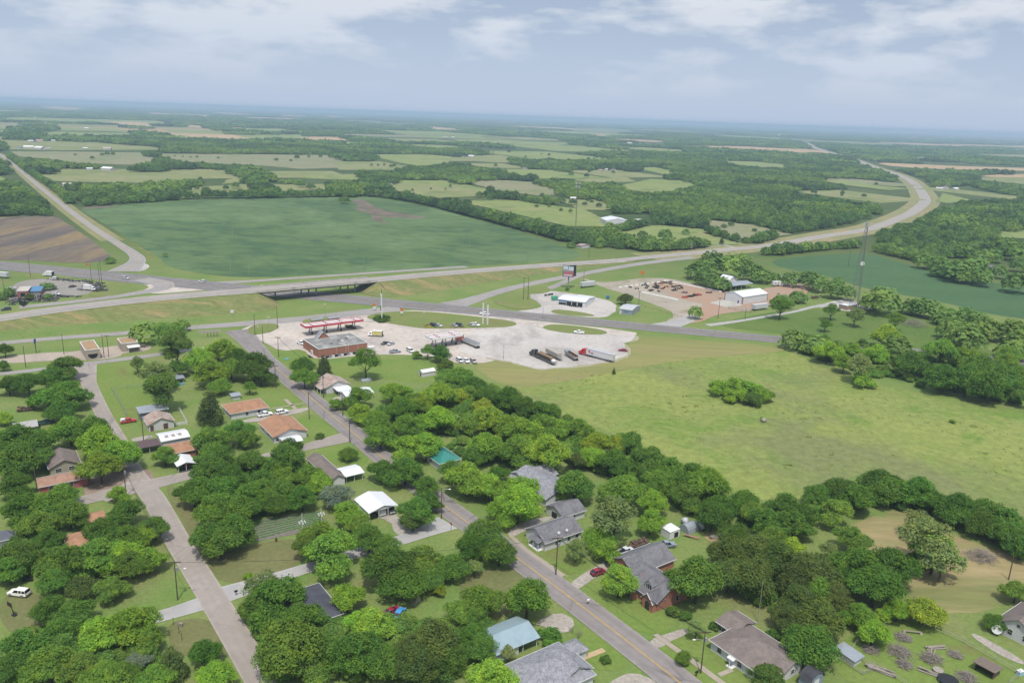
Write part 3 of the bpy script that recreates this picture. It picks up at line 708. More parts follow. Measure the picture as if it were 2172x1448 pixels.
    PF = [(0, [(75, 370), (200, 367), (300, 364), (405, 364), (385, 382), (340, 388), (250, 388), (110, 384)]), (2, [(20, 321), (150, 322), (300, 324), (345, 344), (270, 350), (170, 346), (90, 337), (40, 332)]), (2, [(320, 326), (500, 327), (700, 329), (726, 340), (722, 356), (640, 359), (560, 352), (480, 348), (380, 343)]),
          (0, [(0, 296), (200, 302), (330, 312), (360, 318), (100, 319), (10, 317)]), (0, [(380, 398), (470, 394), (545, 390), (560, 400), (430, 414), (385, 421)]), (0, [(480, 381), (522, 375), (525, 385), (472, 391)]), (0, [(560, 392), (700, 391), (690, 403), (600, 406)]), (1, [(640, 372), (775, 369), (760, 382), (650, 379)]), (1, [(500, 287), (640, 285), (660, 291), (560, 296), (515, 291)]), (1, [(335, 284), (400, 288), (390, 292), (345, 289)]),
          (0, [(700, 344), (800, 342), (862, 352), (842, 361), (720, 361)]), (1, [(780, 328), (900, 327), (960, 332), (950, 346), (890, 353), (850, 346), (815, 338)]), (0, [(985, 331), (1060, 329), (1092, 335), (1085, 346), (1030, 344), (985, 340)]), (0, [(805, 392), (860, 388), (960, 396), (1042, 408), (1030, 416), (920, 421), (860, 413)]),
          (2, [(980, 385), (1060, 382), (1130, 387), (1205, 411), (1150, 416), (1060, 406)]), (1, [(960, 428), (1080, 423), (1150, 434), (1240, 445), (1290, 470), (1290, 482), (1200, 480), (1100, 456), (1020, 438)]), (0, [(1165, 420), (1280, 424), (1300, 446), (1230, 446), (1200, 431)]), (1, [(1290, 490), (1330, 482), (1400, 478), (1500, 488), (1570, 520), (1480, 520), (1380, 512), (1320, 505)]),
          (0, [(1200, 380), (1330, 377), (1350, 386), (1250, 388)]), (1, [(1300, 398), (1380, 380), (1448, 383), (1495, 395), (1390, 411)]), (1, [(1345, 356), (1390, 354), (1450, 368), (1420, 373)]), (1, [(960, 298), (1100, 299), (1220, 304), (1180, 309), (1000, 303)]), (1, [(850, 306), (940, 308), (990, 313), (930, 315)]), (1, [(690, 299), (780, 303), (745, 307)]),
          (1, [(1518, 341), (1600, 343), (1680, 350), (1660, 357), (1580, 353)]), (1, [(1730, 381), (1790, 383), (1870, 395), (1932, 401), (1885, 404), (1800, 394)]), (1, [(2110, 489), (2300, 490), (2300, 512), (2125, 505)]), (2, [(1490, 466), (1600, 478), (1680, 498), (1600, 508), (1560, 505), (1520, 490)]), (1, [(1920, 332), (1985, 334), (1975, 338), (1930, 337)]), (1, [(-200, 372), (0, 375), (25, 385), (0, 388), (-200, 388)]),
          (1, [(2000, 410), (2060, 425), (2010, 432), (1985, 428)])]
    labs = ['far', 'distant', 'open', 'rolling', 'fenced', 'grazed', 'level']
    for i, (k, pts) in enumerate(PF):
        cl(pts); cx = sum(p[0] for p in pts)/len(pts); cy = sum(p[1] for p in pts)/len(pts)
        side = 'far left' if cx < 450 else 'left of centre' if cx < 900 else 'centre' if cx < 1300 else 'right'
        sheet('pasture', pts, 0.25+i*0.012, past[k], f"{('tan-green', 'light green', 'greyish')[k]} pasture among the woods, {side}, number {i+1} from the left edge onwards".split(', number')[0], 'pasture', 0, 5.0)['group'] = 'pastures among the far woods'
    WF = [[(77, 226), (130, 226), (202, 232), (150, 234), (100, 231)], [(45, 260), (120, 261), (100, 264)], [(208, 259), (300, 259), (332, 267), (290, 269), (250, 263)], [(375, 264), (440, 268), (442, 273), (390, 269)], [(460, 270), (530, 272), (520, 276)], [(305, 238), (362, 241), (340, 243)], [(410, 243), (455, 246), (430, 249)], [(440, 237), (510, 241), (560, 245), (480, 243)], [(580, 243), (672, 247), (620, 248)], [(690, 244), (750, 249), (700, 249)],
          [(897, 268), (960, 272), (992, 277), (920, 276)], [(1077, 277), (1122, 279), (1090, 281)], [(1230, 284), (1318, 288), (1260, 289)], [(1270, 293), (1350, 296), (1432, 301), (1370, 302)], [(1420, 309), (1560, 310), (1660, 315), (1722, 317), (1778, 327), (1690, 324), (1560, 317)], [(1850, 345), (1950, 349), (2060, 354), (2300, 360), (2300, 365), (2040, 361), (1900, 355)], [(2065, 372), (2300, 367), (2300, 377), (2100, 377)], [(1560, 262), (1640, 266), (1600, 268)]]
    farm_cells([*past, wheat])
    for pts in WF: cl(pts); sheet('wheat_field', pts, 0.75, wheat, 'ripe tan wheat field far off among dark woods', 'field', 1, 8.0)['group'] = 'ripe wheat fields far off'
    # clearings without a sheet of their own
    cl([(162, 441), (400, 424), (720, 418), (800, 418), (900, 437), (1000, 462), (1090, 488), (1238, 540), (500, 600), (200, 470)]); cl([(-300, 462), (118, 458), (240, 550), (-300, 560)])
    cl([(1215, 512), (1260, 520), (1420, 532), (1640, 515), (1740, 495), (1690, 494), (1560, 516), (1450, 528)]); cl([(1629, 552), (1804, 537), (1916, 555), (2004, 582), (2300, 625), (2300, 680), (1660, 600)])
    cl([(1500, 640), (1860, 600), (2200, 690), (2200, 800)]); cl([(1660, 530), (1780, 505), (1860, 500), (1880, 508), (1830, 520)]); cl([(1985, 400), (2050, 392), (2150, 420), (2100, 425), (2010, 420)]); cl([(1270, 455), (1380, 455), (1390, 478), (1290, 480)]); cl([(2050, 545), (2172, 545), (2172, 600), (2060, 585)])
    # ---- lots
    lot = gmat('worn_concrete', (0.56, 0.49, 0.42), (0.49, 0.435, 0.385), 0.03, (0.40, 0.355, 0.32), 0.05, (0.50, 0.66), (0.4, 0.2), c4=(0.33, 0.30, 0.28), s4=0.13, t4=(0.60, 0.74))
    grav = gmat('white_gravel', (0.54, 0.505, 0.46), (0.46, 0.43, 0.395), 0.02, (0.38, 0.35, 0.32), 0.03, (0.48, 0.62), (0.5, 0.2), c4=(0.40, 0.36, 0.325), s4=0.09, t4=(0.58, 0.72))
    dust = gmat('dusty_gravel', (0.40, 0.345, 0.275), (0.33, 0.30, 0.235), 0.03, (0.20, 0.20, 0.10), 0.035, (0.56, 0.7), (0.6, 0.2))
    red = gmat('red_dirt', (0.40, 0.255, 0.175), (0.37, 0.27, 0.195), 0.03, (0.33, 0.275, 0.21), 0.04, (0.5, 0.66), (0.6, 0.16))
    sheet('fuel_station_lot', [(505, 694), (600, 683), (700, 674), (800, 661), (905, 657), (1100, 676), (1350, 703), (1350, 712), (1200, 770), (1070, 761), (1012, 772), (965, 770), (930, 757), (876, 752), (780, 752), (660, 765), (645, 739), (595, 745), (560, 725), (530, 715)], 0.05, lot, 'pale worn concrete apron of the fuel station', 'apron', 1)
    sheet('truck_lot', [(1000, 700), (1060, 697), (1110, 686), (1150, 696), (1290, 712), (1352, 708), (1343, 720), (1318, 731), (1338, 750), (1300, 765), (1205, 778), (1142, 783), (1100, 772), (1064, 761), (1010, 757), (960, 740)], 0.09, grav, 'white gravel lot with parked lorries', 'parking lot', 1, 2.4)
    sheet('gravel_fringe', [(1000, 700), (1060, 697), (1110, 686), (1150, 696), (1290, 712), (1356, 708), (1349, 722), (1325, 732), (1344, 751), (1303, 768), (1205, 781), (1142, 786), (1096, 775), (1060, 764), (1010, 757), (960, 740)], 0.085, gmat('gravel_in_grass', (0.37, 0.34, 0.235), (0.30, 0.29, 0.16), .06, (.40, .37, .30), .15), 'dusty gravel thinning into grass round the truck lot', 'gravel', 2, 4.5)
    sheet('tyre_shop_lot', [(1142, 616), (1168, 617), (1195, 620), (1270, 630), (1312, 646), (1305, 660), (1288, 676), (1200, 668), (1085, 662), (1128, 656), (1150, 652), (1142, 640), (1118, 627)], 0.05, grav, 'white gravel yard of the tyre workshop', 'gravel yard', 2, 1.5)
    sheet('gravel_yard', [(1222, 586), (1270, 600), (1312, 597), (1372, 588), (1430, 592), (1490, 606), (1545, 620), (1560, 636), (1500, 668), (1452, 690), (1380, 698), (1440, 668), (1400, 650), (1330, 625), (1270, 606)], 0.05, dust, 'dusty grey gravel around the sales yard', 'gravel yard', 2, 2.0)
    sheet('dirt_yard', [(1375, 602), (1420, 594), (1480, 605), (1535, 619), (1600, 618), (1640, 608), (1716, 598), (1724, 610), (1690, 640), (1620, 648), (1600, 660), (1530, 664), (1482, 684), (1445, 686), (1470, 668), (1470, 655), (1500, 645), (1440, 634), (1400, 618)], 0.09, red, 'reddish dirt of the implement sales yard', 'dirt yard', 2, 2.0)
    sheet('salvage_lot', [(30, 600), (80, 590), (165, 594), (215, 604), (218, 616), (180, 625), (130, 630), (40, 640), (10, 630)], 0.05, gmat('yard_gravel', (0.31, 0.285, 0.25), (0.27, 0.25, 0.22), 0.05, (0.19, 0.18, 0.12), 0.06), 'grey gravel of the salvage yard', 'gravel yard', 2, 1.5)
    pad = omat('pad_concrete', (0.46, 0.43, 0.38), 0.9, var=0.1, scale=0.3, c2=(0.36, 0.33, 0.29))
    sheet('concrete_pad', [(1505, 642), (1530, 636), (1565, 637), (1575, 648), (1540, 652)], 0.12, pad, 'pale concrete pad before the white warehouse', 'pad', 0)
    sheet('tower_pad', [(1728, 650), (1790, 632), (1855, 648), (1850, 656), (1800, 660)], 0.06, grav, 'white gravel pad at the foot of the cell tower', 'gravel pad', 0)
    sheet('wash_lot', [(0, 757), (90, 748), (170, 745), (225, 735), (300, 728), (325, 735), (310, 745), (262, 748), (255, 757), (200, 764), (120, 764), (0, 772)], 0.05, gmat('wash_concrete', (0.43, 0.36, 0.29), (0.38, 0.32, 0.27), 0.05, (0.30, 0.27, 0.23), 0.07), 'tan concrete drive of the car wash', 'driveway', 1, 0.6)
    drv = gmat('drive_gravel', (0.40, 0.36, 0.31), (0.36, 0.32, 0.27), 0.08, (0.28, 0.25, 0.2), 0.1)
    for pts, lab in [([(512, 890), (650, 862), (660, 870), (560, 892), (520, 897)], 'gravel drive between the two orange-roofed houses'), ([(1195, 1250), (1225, 1225), (1280, 1190), (1310, 1180), (1300, 1200), (1262, 1225), (1222, 1252)], 'pale pinkish drive with the small red car'),
                     ([(1368, 1372), (1400, 1350), (1450, 1330), (1470, 1335), (1440, 1352), (1395, 1378)], 'white gravel track to the low house'), ([(1130, 1322), (1190, 1296), (1225, 1318), (1200, 1345), (1160, 1330)], 'pale concrete drive by the trimmed round tree'), ([(1290, 1448), (1340, 1420), (1400, 1448), (1400, 1480), (1280, 1480)], 'sandy drive at the bottom of the main street'),
                     ([(640, 762), (660, 766), (650, 772)], 'concrete step at the store corner'), ([(780, 1090), (830, 1080), (850, 1100), (880, 1118), (860, 1138), (835, 1130), (830, 1105)], 'sandy drive before the white metal garage'), ([(1075, 1128), (1110, 1108), (1170, 1092), (1175, 1100), (1120, 1120), (1085, 1140)], 'sandy drive up to the grey double garage'),
                     ([(200, 1050), (240, 1040), (290, 1010), (320, 1020), (260, 1055), (215, 1065)], 'bare sandy earth by the street corner'), ([(2055, 1346), (2068, 1343), (2130, 1375), (2172, 1400), (2172, 1412), (2110, 1382)], 'white gravel track beside the fenced yard'), ([(700, 845), (745, 836), (750, 842), (718, 852)], 'gravel drive of the rusty-roofed house'),
                     ([(275, 930), (320, 922), (330, 927), (285, 937)], 'pale gravel by the brown carport')]:
        sheet('driveway', pts, 0.085, drv, lab, 'driveway', 1, 0.7)
    sheet('driveway', [(378, 995), (410, 988), (414, 1003), (382, 1010)], 0.1, gmat('fresh_asphalt', (0.055, 0.053, 0.055), (0.07, 0.068, 0.07), 0.2), 'dark asphalt drive of the white arched carport', 'driveway', 0)
    sheet('bare_earth', [(170, 1046), (190, 1010), (245, 1000), (300, 990), (335, 1012), (300, 1036), (235, 1052), (185, 1068)], 0.072, gmat('bare_brown_earth', (0.24, 0.18, 0.14), (0.30, 0.23, 0.18), .1, (.37, .29, .21), .12), 'bare brown earth between the pink house and the street', 'earth', 2, 1.0)
    garden = gmat('garden_soil', (0.17, 0.15, 0.125), (0.20, 0.175, 0.15), 0.1)
    sheet('vegetable_garden', [(535, 1120), (560, 1100), (680, 1083), (686, 1105), (640, 1130), (545, 1148)], 0.07, garden, 'tilled garden soil with planted rows', 'garden', 0)
    mbx = MB(); a, b_, c_, d_ = (P(*p) for p in [(545, 1106), (680, 1084), (684, 1108), (543, 1146)])
    for i in range(7):
        t = (i+0.5)/7; s_, e_ = a.lerp(d_, t), b_.lerp(c_, t); n = int((e_-s_).length/0.24)
        for j in range(n):
            p = s_.lerp(e_, j/n); r_ = random.uniform(.14, .3)
            if random.random() < .97: mbx.ball((p.x+random.uniform(-.1, .1), p.y+random.uniform(-.1, .1), r_*0.6), (r_, r_, r_), 5, 3)
    tag(link('vegetable_plants', mbx.mesh('vegetable_plants', omat('vegetable_leaves', (0.075, 0.21, 0.04), 0.9, var=.3, scale=2))), 'rows of low green vegetables in the garden', 'vegetable rows', kind='stuff')
    # ---- roads
    asph = road_mat('worn_asphalt', (0.265, 0.238, 0.222), (0.150, 0.138, 0.134), (1.0, 0), 0.45)
    cross = road_mat('dark_highway', (0.235, 0.218, 0.208), (0.080, 0.078, 0.084), (2.0, 0), 0.85, crack=0.2)
    hwy = road_mat('pale_highway', (0.37, 0.335, 0.30), (0.25, 0.225, 0.205), (1.0, 0), 0.45, crack=0.15)
    conc = road_mat('pale_road', (0.335, 0.31, 0.285), (0.225, 0.21, 0.20), (1.0, 0), 0.5, crack=0.2)
    town = road_mat('rough_street', (0.345, 0.302, 0.262), (0.255, 0.226, 0.202), (1.0, 0), 0.35, crack=0.35)
    gro = road_mat('gravel_lane', (0.40, 0.385, 0.365), (0.33, 0.315, 0.295), (1.0, 0), 0.3, crack=0)
    o, mid, N, L, Rr = road('cross_road', [(-300, 536), (0, 563), (400, 602), (1086, 667), (1629, 718), (2172, 768), (2500, 798)], [24, 25, 25, 18, 15, 14, 14], 0.13, cross, 'broad dark asphalt highway passing under the bridge', 10)
    for off in (-0.15, 0.15): mark(o, 'centre_line', mid, N, off, 0.13, 0.15, YEL)
    for off in (-6.3, 6.3): mark(o, 'edge_line', mid, N, off, 0.16, 0.15, WLN)
    for off in (-3.2, 3.2): mark(o, 'lane_line', mid, N, off, 0.14, 0.15, WLN, (10, 20))
    # county road running off to the upper left
    o, mid, N, L, Rr = road('county_road', [(-20, 322), (8, 333), (65, 380), (118, 423), (160, 456), (208, 490), (254, 519), (283, 538), (292, 549), (285, 560), (262, 576)], [7, 7, 7, 7, 7, 7, 8, 9, 11, 14, 22], 0.12, conc, 'two-lane county road running off to the upper left', 8)
    for off in (-0.12, 0.12): mark(o, 'centre_line', mid, N, off, 0.14, 0.14, YEL)
    sheet('gravel_apron', [(262, 571), (296, 556), (322, 564), (300, 577)], 0.11, grav, 'pale gravel apron at the county road junction', 'apron', 1, 1)
    road('verge', [(-20, 322), (8, 333), (65, 380), (118, 423), (160, 456), (208, 490), (240, 511)], 19, 0.07, gmat('road_verge', (0.22, 0.23, 0.09), (0.27, 0.24, 0.11), .02, (.15, .19, .06), .03), 'grass verge along the county road', 10)
    # side roads and ramps
    road('loop_road', [(300, 592), (345, 602), (340, 613), (290, 622), (210, 634), (120, 644), (40, 652)], [12, 14, 12, 9, 8, 8, 7], 0.14, conc, 'curved slip road looping back to the elevated highway')
    sheet('paved_gore', [(290, 598), (420, 607), (470, 612), (380, 620), (330, 624), (300, 618), (320, 608)], 0.12, conc.copy() if False else lot, 'pale paved wedge at the slip road mouth', 'pavement', 1)
    road('frontage_road', [(455, 601), (540, 596), (640, 589), (760, 581), (880, 573), (990, 566)], [9, 7, 6.5, 6.5, 7, 8], 0.12, conc, 'narrow frontage road along the soybean field')
    road('slip_road', [(955, 648), (985, 641), (1030, 627), (1086, 611), (1136, 600), (1186, 590), (1261, 576), (1336, 563), (1400, 554), (1470, 546)], [20, 14, 10, 9, 9, 9, 9, 9, 10, 10], 0.11, conc, 'slip road climbing past the billboard to the highway')
    road('frontage_road', [(-150, 741), (20, 726), (140, 716), (275, 706), (405, 695), (500, 688), (590, 681), (668, 674), (765, 663), (850, 655)], [6.5, 6.5, 6.5, 7, 8, 10, 11, 12, 13, 16], 0.12, conc, 'frontage road before the fuel station')
    road('billboard_lane', [(1240, 581), (1215, 590), (1180, 606), (1150, 618)], 6, 0.1, lot if False else conc, 'short paved lane beneath the billboard')
    road('yard_lane', [(1500, 690), (1560, 682), (1620, 672), (1680, 662), (1730, 650), (1790, 640)], [5, 4, 3.5, 3.5, 4, 4], 0.1, gro, 'pale lane from the highway to the cell tower')
    road('yard_entrance', [(1395, 695), (1440, 684), (1475, 670)], [16, 11, 9], 0.1, gro, 'dusty entrance to the implement yard')
    road('farm_track', [(1375, 485), (1430, 493), (1500, 510), (1560, 526)], 4, 0.15, gro, 'pale farm track to the white barns')
    road('far_track', [(1620, 583), (1680, 590), (1730, 600), (1716, 606)], 5, 0.1, gro, 'curving dirt track behind the open shed')
    # town streets
    o, mid, N, L, Rr = road('main_street', [(505, 700), (526, 721), (560, 757), (640, 828), (760, 927), (830, 985), (960, 1085), (1086, 1175), (1250, 1298), (1420, 1430), (1520, 1512)], [14, 11, 8.6, 8.4, 8.4, 8.4, 8.4, 8.4, 8.4, 8.4, 8.4], 0.135, asph, 'main street with yellow centre line through the town')
    for off in (-0.13, 0.13): mark(o, 'centre_line', mid[8:], N[8:], off, 0.13, 0.150, YEL)
    o, mid, N, L, Rr = road('west_street', [(174, 776), (188, 812), (200, 838), (224, 888), (252, 935), (285, 1005), (325, 1055), (380, 1152), (440, 1250), (500, 1350), (570, 1470)], [12, 6, 5.5, 5.5, 5.5, 6, 6.5, 6.4, 6.4, 6.4, 6.4], 0.11, town, 'rough grey side street between the houses')
    road('alley_road', [(-60, 798), (21, 791), (89, 783), (170, 773), (275, 760), (333, 752), (420, 740), (446, 736), (470, 731)], [4.5, 4.5, 4.5, 5, 5.5, 5, 4.5, 4.5, 4.5], 0.1, conc, 'narrow pale lane below the car wash')
    road('side_street', [(120, 1078), (165, 1064), (230, 1048), (300, 1032), (412, 1005), (530, 977), (647, 949), (735, 927)], [5.5, 6, 7, 8, 6, 5.5, 5.5, 9], 0.125, town, 'cracked side street crossing the west street')
    road('gravel_lane', [(325, 1311), (380, 1295), (440, 1276), (470, 1262), (560, 1234), (640, 1208), (740, 1178), (850, 1145), (905, 1126), (950, 1108)], [4.5, 5, 6, 7.5, 5.5, 4.5, 4.5, 5, 6, 9], 0.097, gro, 'pale gravel lane joining the two streets')
    road('sidewalk', [(1082, 1135), (1115, 1165), (1165, 1200), (1196, 1222)], 1.4, 0.14, omat('old_sidewalk', (0.36, 0.31, 0.24), .9, var=.15, scale=.6), 'old tan sidewalk before the grey gabled house', buf=False, step=3)
    road('sidewalk', [(1390, 1345), (1434, 1377), (1500, 1425), (1560, 1470)], 1.5, 0.14, MATS['old_sidewalk'], 'old tan sidewalk before the long low house', buf=False, step=3)
    road('footpath', [(1230, 1398), (1281, 1378)], 1.5, 0.14, omat('plank_path', (0.48, 0.35, 0.2), .9, var=.15), 'tan plank path to the grey shingled house', buf=False, step=3)
    road('footpath', [(570, 868), (617, 860), (645, 855)], 0.9, 0.14, MATS['old_sidewalk'], 'thin concrete path across the bright lawn', buf=False, step=3)
    road('footpath', [(605, 847), (628, 868)], 1.5, 0.14, MATS['old_sidewalk'], 'short concrete walk beside the street lawn', buf=False, step=3)
    road('footpath', [(1525, 1432), (1553, 1420)], 1.2, 0.14, MATS['old_sidewalk'], 'short path to the porch of the low house', buf=False, step=3)
    # grass islands set into the paving
    isl = gmat('island_grass', (0.160, 0.215, 0.056), (0.195, 0.218, 0.072), 0.05, (0.20, 0.18, 0.075), 0.07, (0.55, 0.7), (0.7, 0.2))
    for pts, lab in [([(772, 673), (798, 664), (858, 660), (905, 661), (970, 667), (1040, 675), (1086, 681), (1098, 687), (1086, 693), (1030, 695), (960, 697), (895, 697), (850, 690), (800, 681)], 'long grass island with the tall price sign'), ([(638, 683), (648, 677), (690, 673), (698, 677), (690, 683), (650, 686)], 'small grass island behind the red canopy'),
                     ([(524, 699), (536, 690), (560, 686), (588, 687), (592, 692), (585, 700), (560, 708), (532, 711)], 'round grass island at the street mouth'), ([(1146, 696), (1160, 689), (1190, 688), (1236, 693), (1280, 700), (1292, 707), (1262, 711), (1186, 705)], 'grass island with the white pickup beside it'),
                     ([(1040, 634), (1062, 624), (1100, 622), (1120, 629), (1146, 650), (1134, 656), (1090, 656), (1056, 647)], 'grass wedge with the wooden pole frame'), ([(1104, 617), (1132, 608), (1160, 609), (1174, 616), (1150, 623), (1122, 624)], 'small grass patch before the billboard'), ([(1166, 660), (1180, 656), (1220, 660), (1258, 667), (1262, 671), (1220, 670), (1180, 666)], 'oval grass strip before the tyre workshop'),
                     ([(50, 585), (62, 579), (100, 580), (166, 590), (150, 592), (90, 592), (60, 590)], 'grass strip with the parked white box truck'), ([(178, 628), (220, 602), (262, 598), (290, 605), (296, 612), (275, 622), (220, 630)], 'rounded grass corner right of the salvage yard')]:
        sheet('grass_island', pts, 0.16, isl, lab, 'grass', 2, 0.4)
    return clear
HW = [(-260, 735, 1.2), (-120, 703, 2.2), (0, 680, 3.2), (125, 661, 4.3), (225, 648.5, 5.1), (325, 637.5, 5.9), (425, 628.5, 6.5), (543, 619.5, 6.8), (670, 608, 6.8), (800, 596.5, 6.6), (943, 583, 5.4), (1086, 571.5, 3.7), (1186, 564, 2.0), (1311, 555.5, 0.5), (1400, 547, 0.0), (1498, 538, 0.0), (1561, 531, 0), (1629, 525, 0), (1720, 510, 0), (1779, 500, 0), (1824, 493.5, 0), (1869, 484, 0), (1916, 466, 0), (1945, 453, 0), (1967, 437, 0), (1974, 426, 0), (1968, 412, 0), (1954, 395, 0), (1933, 380, 0), (1903, 368, 0), (1862, 355.5, 0), (1847, 349.5, 0), (1815, 338, 0), (1781, 328, 0), (1731, 313, 0), (1721, 306.5, 0), (1715, 303, 0)]
def build_highway():
    hwy = MATS['pale_highway']
    W = [12.5]*14+[13, 13.5, 14, 14, 14, 14, 14, 15, 15, 16, 17, 17, 17, 17, 17, 17, 18, 18, 20, 24, 26, 26, 26]
    o, mid, N, L, Rr = road('highway', HW, W, 0.17, hwy, 'pale elevated highway crossing the bridge and winding away', 8, side=-0.5)
    vg = gmat('verge_grass', (0.27, 0.255, 0.125), (0.215, 0.235, 0.095), 0.02, (0.34, 0.265, 0.15), 0.03, (0.5, 0.66), (0.2, 0.3))
    vi = next(i for i in range(len(mid)) if mid[i].y > 690); road('verge', None, 46, 0.09, vg, 'wide pale grass verge along the winding highway', 14, world=[Vector((p.x, p.y, 0)) for p in mid[vi::12]])
    mark(o, 'edge_line', mid[:110], N[:110], 5.4, 0.15, 0.185, WLN); mark(o, 'edge_line', mid[:110], N[:110], -5.4, 0.15, 0.185, WLN); mark(o, 'centre_line', mid[:160], N[:160], 0, 0.16, 0.185, YEL, (10, 14))
    hl = vl(mid)
    # which points lie on the bridge
    i0 = min(range(len(mid)), key=lambda i: (Rr[i]-P(548, 619.5, 6.8)).length); i1 = min(range(len(mid)), key=lambda i: (Rr[i]-P(806, 596, 6.6)).length)
    bank = gmat('bank_grass', (0.150, 0.190, 0.062), (0.205, 0.205, 0.078), 0.05, (0.31, 0.235, 0.11), 0.07, (0.5, 0.68), (0.6, 0.34), (34, .35, 1.0))
    def embank(nm, lab, edge, sgn, a, b):
        vs = []; fs = []
        for k, i in enumerate(range(a, b+1)):
            p = edge[i]; h = max(p.z-0.17, 0); n = N[i]*sgn
            t = h*(3.0 if sgn > 0 else 1.6)+1.5
            for f, zz in ((0, h), (0.35, h*0.72), (0.7, h*0.3), (1.0, 0.0), (1.15, -0.1)):
                q_ = p+n*t*f; wob = noise.noise(q_*0.08)*0.35*(0 < f < 1)
                vs.append((q_.x, q_.y, zz+wob*min(1, h)+0.03))
            if k:
                o_ = (k-1)*5
                for j in range(4): fs.append((o_+j, o_+j+1, o_+j+6, o_+j+5) if sgn < 0 else (o_+j, o_+j+5, o_+j+6, o_+j+1))
        me = bpy.data.meshes.new(nm); me.from_pydata(vs, [], fs); me.materials.append(bank)
        for f in me.polygons: f.use_smooth = True
        tag(link(nm, me), lab, 'bank', kind='structure')
    zi = next(i for i in range(i1, len(mid)) if mid[i].z < 0.25)
    embank('embankment', 'grass bank on the near side left of the bridge', Rr, 1, 0, i0); embank('embankment', 'grass bank on the near side right of the bridge', Rr, 1, i1, zi)
    embank('embankment', 'grass bank on the far side left of the bridge', L, -1, 0, i0); embank('embankment', 'grass bank on the far side right of the bridge', L, -1, i1, zi)
    # end cones of the banks, paved under the bridge
    for nm, i, s in (('abutment_slope', i0, 1), ('abutment_slope', i1, -1)):
        a, b = L[i], Rr[i]; d = (mid[min(i+1, len(mid)-1)]-mid[i-1]).normalized()*s; h = a.z-0.17
        bb = MB(); m_ = P(588, 625) if s > 0 else P(752, 621)
        q0, q1 = Vector((a.x, a.y, h-1.0)), Vector((b.x, b.y, h-1.0)); t0, t1 = q0+d*12, q1+d*12; t0.z = t1.z = 0.02
        n_ = N[i]; e0 = q0-n_*0; 
        bb.add([q0, q1, t1, t0], [(0, 1, 2, 3), (3, 2, 1, 0)])
        B0 = Vector((b.x, b.y, h)); gb = MB(); fan = [B0]+[B0+(n_*math.cos(k_*math.pi/16)*(h*3+1.5)+d*math.sin(k_*math.pi/16)*12)-Vector((0, 0, h-.04)) for k_ in range(9)]
        for k_ in range(1, 9): gb.add([B0, fan[k_], fan[k_+1]], [(0, 1, 2) if s > 0 else (2, 1, 0)])
        tag(link('bank_end', gb.mesh('bank_end', bank)), f"grassy end of the bank at the {'left' if s > 0 else 'right'} end of the bridge", 'bank', kind='structure')
        tag(link(nm, bb.mesh(nm, omat('slope_paving', (0.30, 0.28, 0.25), 0.9, var=.2, scale=.5))), f"sloping concrete paving under the {'left' if s > 0 else 'right'} end of the bridge", 'slope paving', kind='structure')
    # the bridge
    br = thing('overpass_bridge', 'concrete highway bridge on round columns over the dark road', 'bridge', (0, 0, 0))
    def run(nm, off0, off1, z0, z1, m, a=i0, b=i1):
        vs = []; fs = []
        for k, i in enumerate(range(a, b+1)):
            for oo, zz in ((off0, z0), (off1, z0), (off1, z1), (off0, z1)):
                p = mid[i]+N[i]*oo; vs.append((p.x, p.y, mid[i].z+zz))
            if k:
                o_ = (k-1)*4
                for j in range(4): fs.append((o_+j, o_+(j+1) % 4, o_+4+(j+1) % 4, o_+4+j))
        fs += [(0, 1, 2, 3), tuple(len(vs)-4+j for j in (3, 2, 1, 0))]
        me = bpy.data.meshes.new(nm); me.from_pydata(vs, [], fs); me.materials.append(m); return link(nm, me, br)
    bc = omat('bridge_concrete', (0.47, 0.44, 0.40), 0.9, var=0.15, scale=0.4, c2=(0.2, 0.19, 0.18), t=(.52, .7))
    run('deck', -6.9, 6.9, -0.55, 0.12, bc); run('parapet', 6.5, 6.85, 0.12, 0.95, bc); run('parapet', -6.85, -6.5, 0.12, 0.95, bc)
    for k in (-5.2, -2.6, 0, 2.6, 5.2): run('girder', k-0.25, k+0.25, -1.5, -0.56, omat('girder_concrete', (0.40, 0.38, 0.35), 0.9))
    for pts in ([(557, 622.5), (568, 624), (584, 628)], [(623, 621.5), (639, 623), (655, 624.5), (671, 625.5)], [(707, 612.5), (722, 614.5), (738, 616.5), (753, 618.5)]):
        ps = [P(*p) for p in pts]; d = (ps[-1]-ps[0]).normalized(); zt = 4.6
        cb = MB(); c0, c1 = ps[0]-d*1.2, ps[-1]+d*1.2; c = (c0+c1)/2; rz = math.atan2(d.y, d.x)
        cb.box((c.x, c.y, zt+0.35), ((c1-c0).length, 1.1, 0.9), rz); part('pier_cap', cb, bc, br)
        for p in ps: b = MB(); b.cyl((p.x, p.y, -0.1), (p.x, p.y, zt), 0.5, n=10); part('column', b, bc, br)
    # guard rails along the near edge
    for a, b, lab in ((0, i0, 'pale guard rail on the highway edge left of the bridge'), (i1, min(i1+26, len(mid)-1), 'pale guard rail on the highway edge right of the bridge')):
        g = thing('guard_rail', lab, 'guard rail', (0, 0, 0)); rb = MB(); pm = MB().cyl((0, 0, -.5), (0, 0, .7), .09, n=5).mesh('post', POLEW)
        for i in range(a, b):
            p, q_ = Rr[i]+N[i]*0.5, Rr[i+1]+N[i+1]*0.5
            rb.add([p+Vector((0, 0, .35)), q_+Vector((0, 0, .35)), q_+Vector((0, 0, .75)), p+Vector((0, 0, .75)), p+N[i]*.08+Vector((0, 0, .35)), q_+N[i]*.08+Vector((0, 0, .35)), q_+N[i]*.08+Vector((0, 0, .75)), p+N[i]*.08+Vector((0, 0, .75))], [(3, 2, 1, 0), (4, 5, 6, 7), (3, 7, 6, 2), (0, 1, 5, 4)])
            if i % 2 == 0: link('post', pm, g, p)
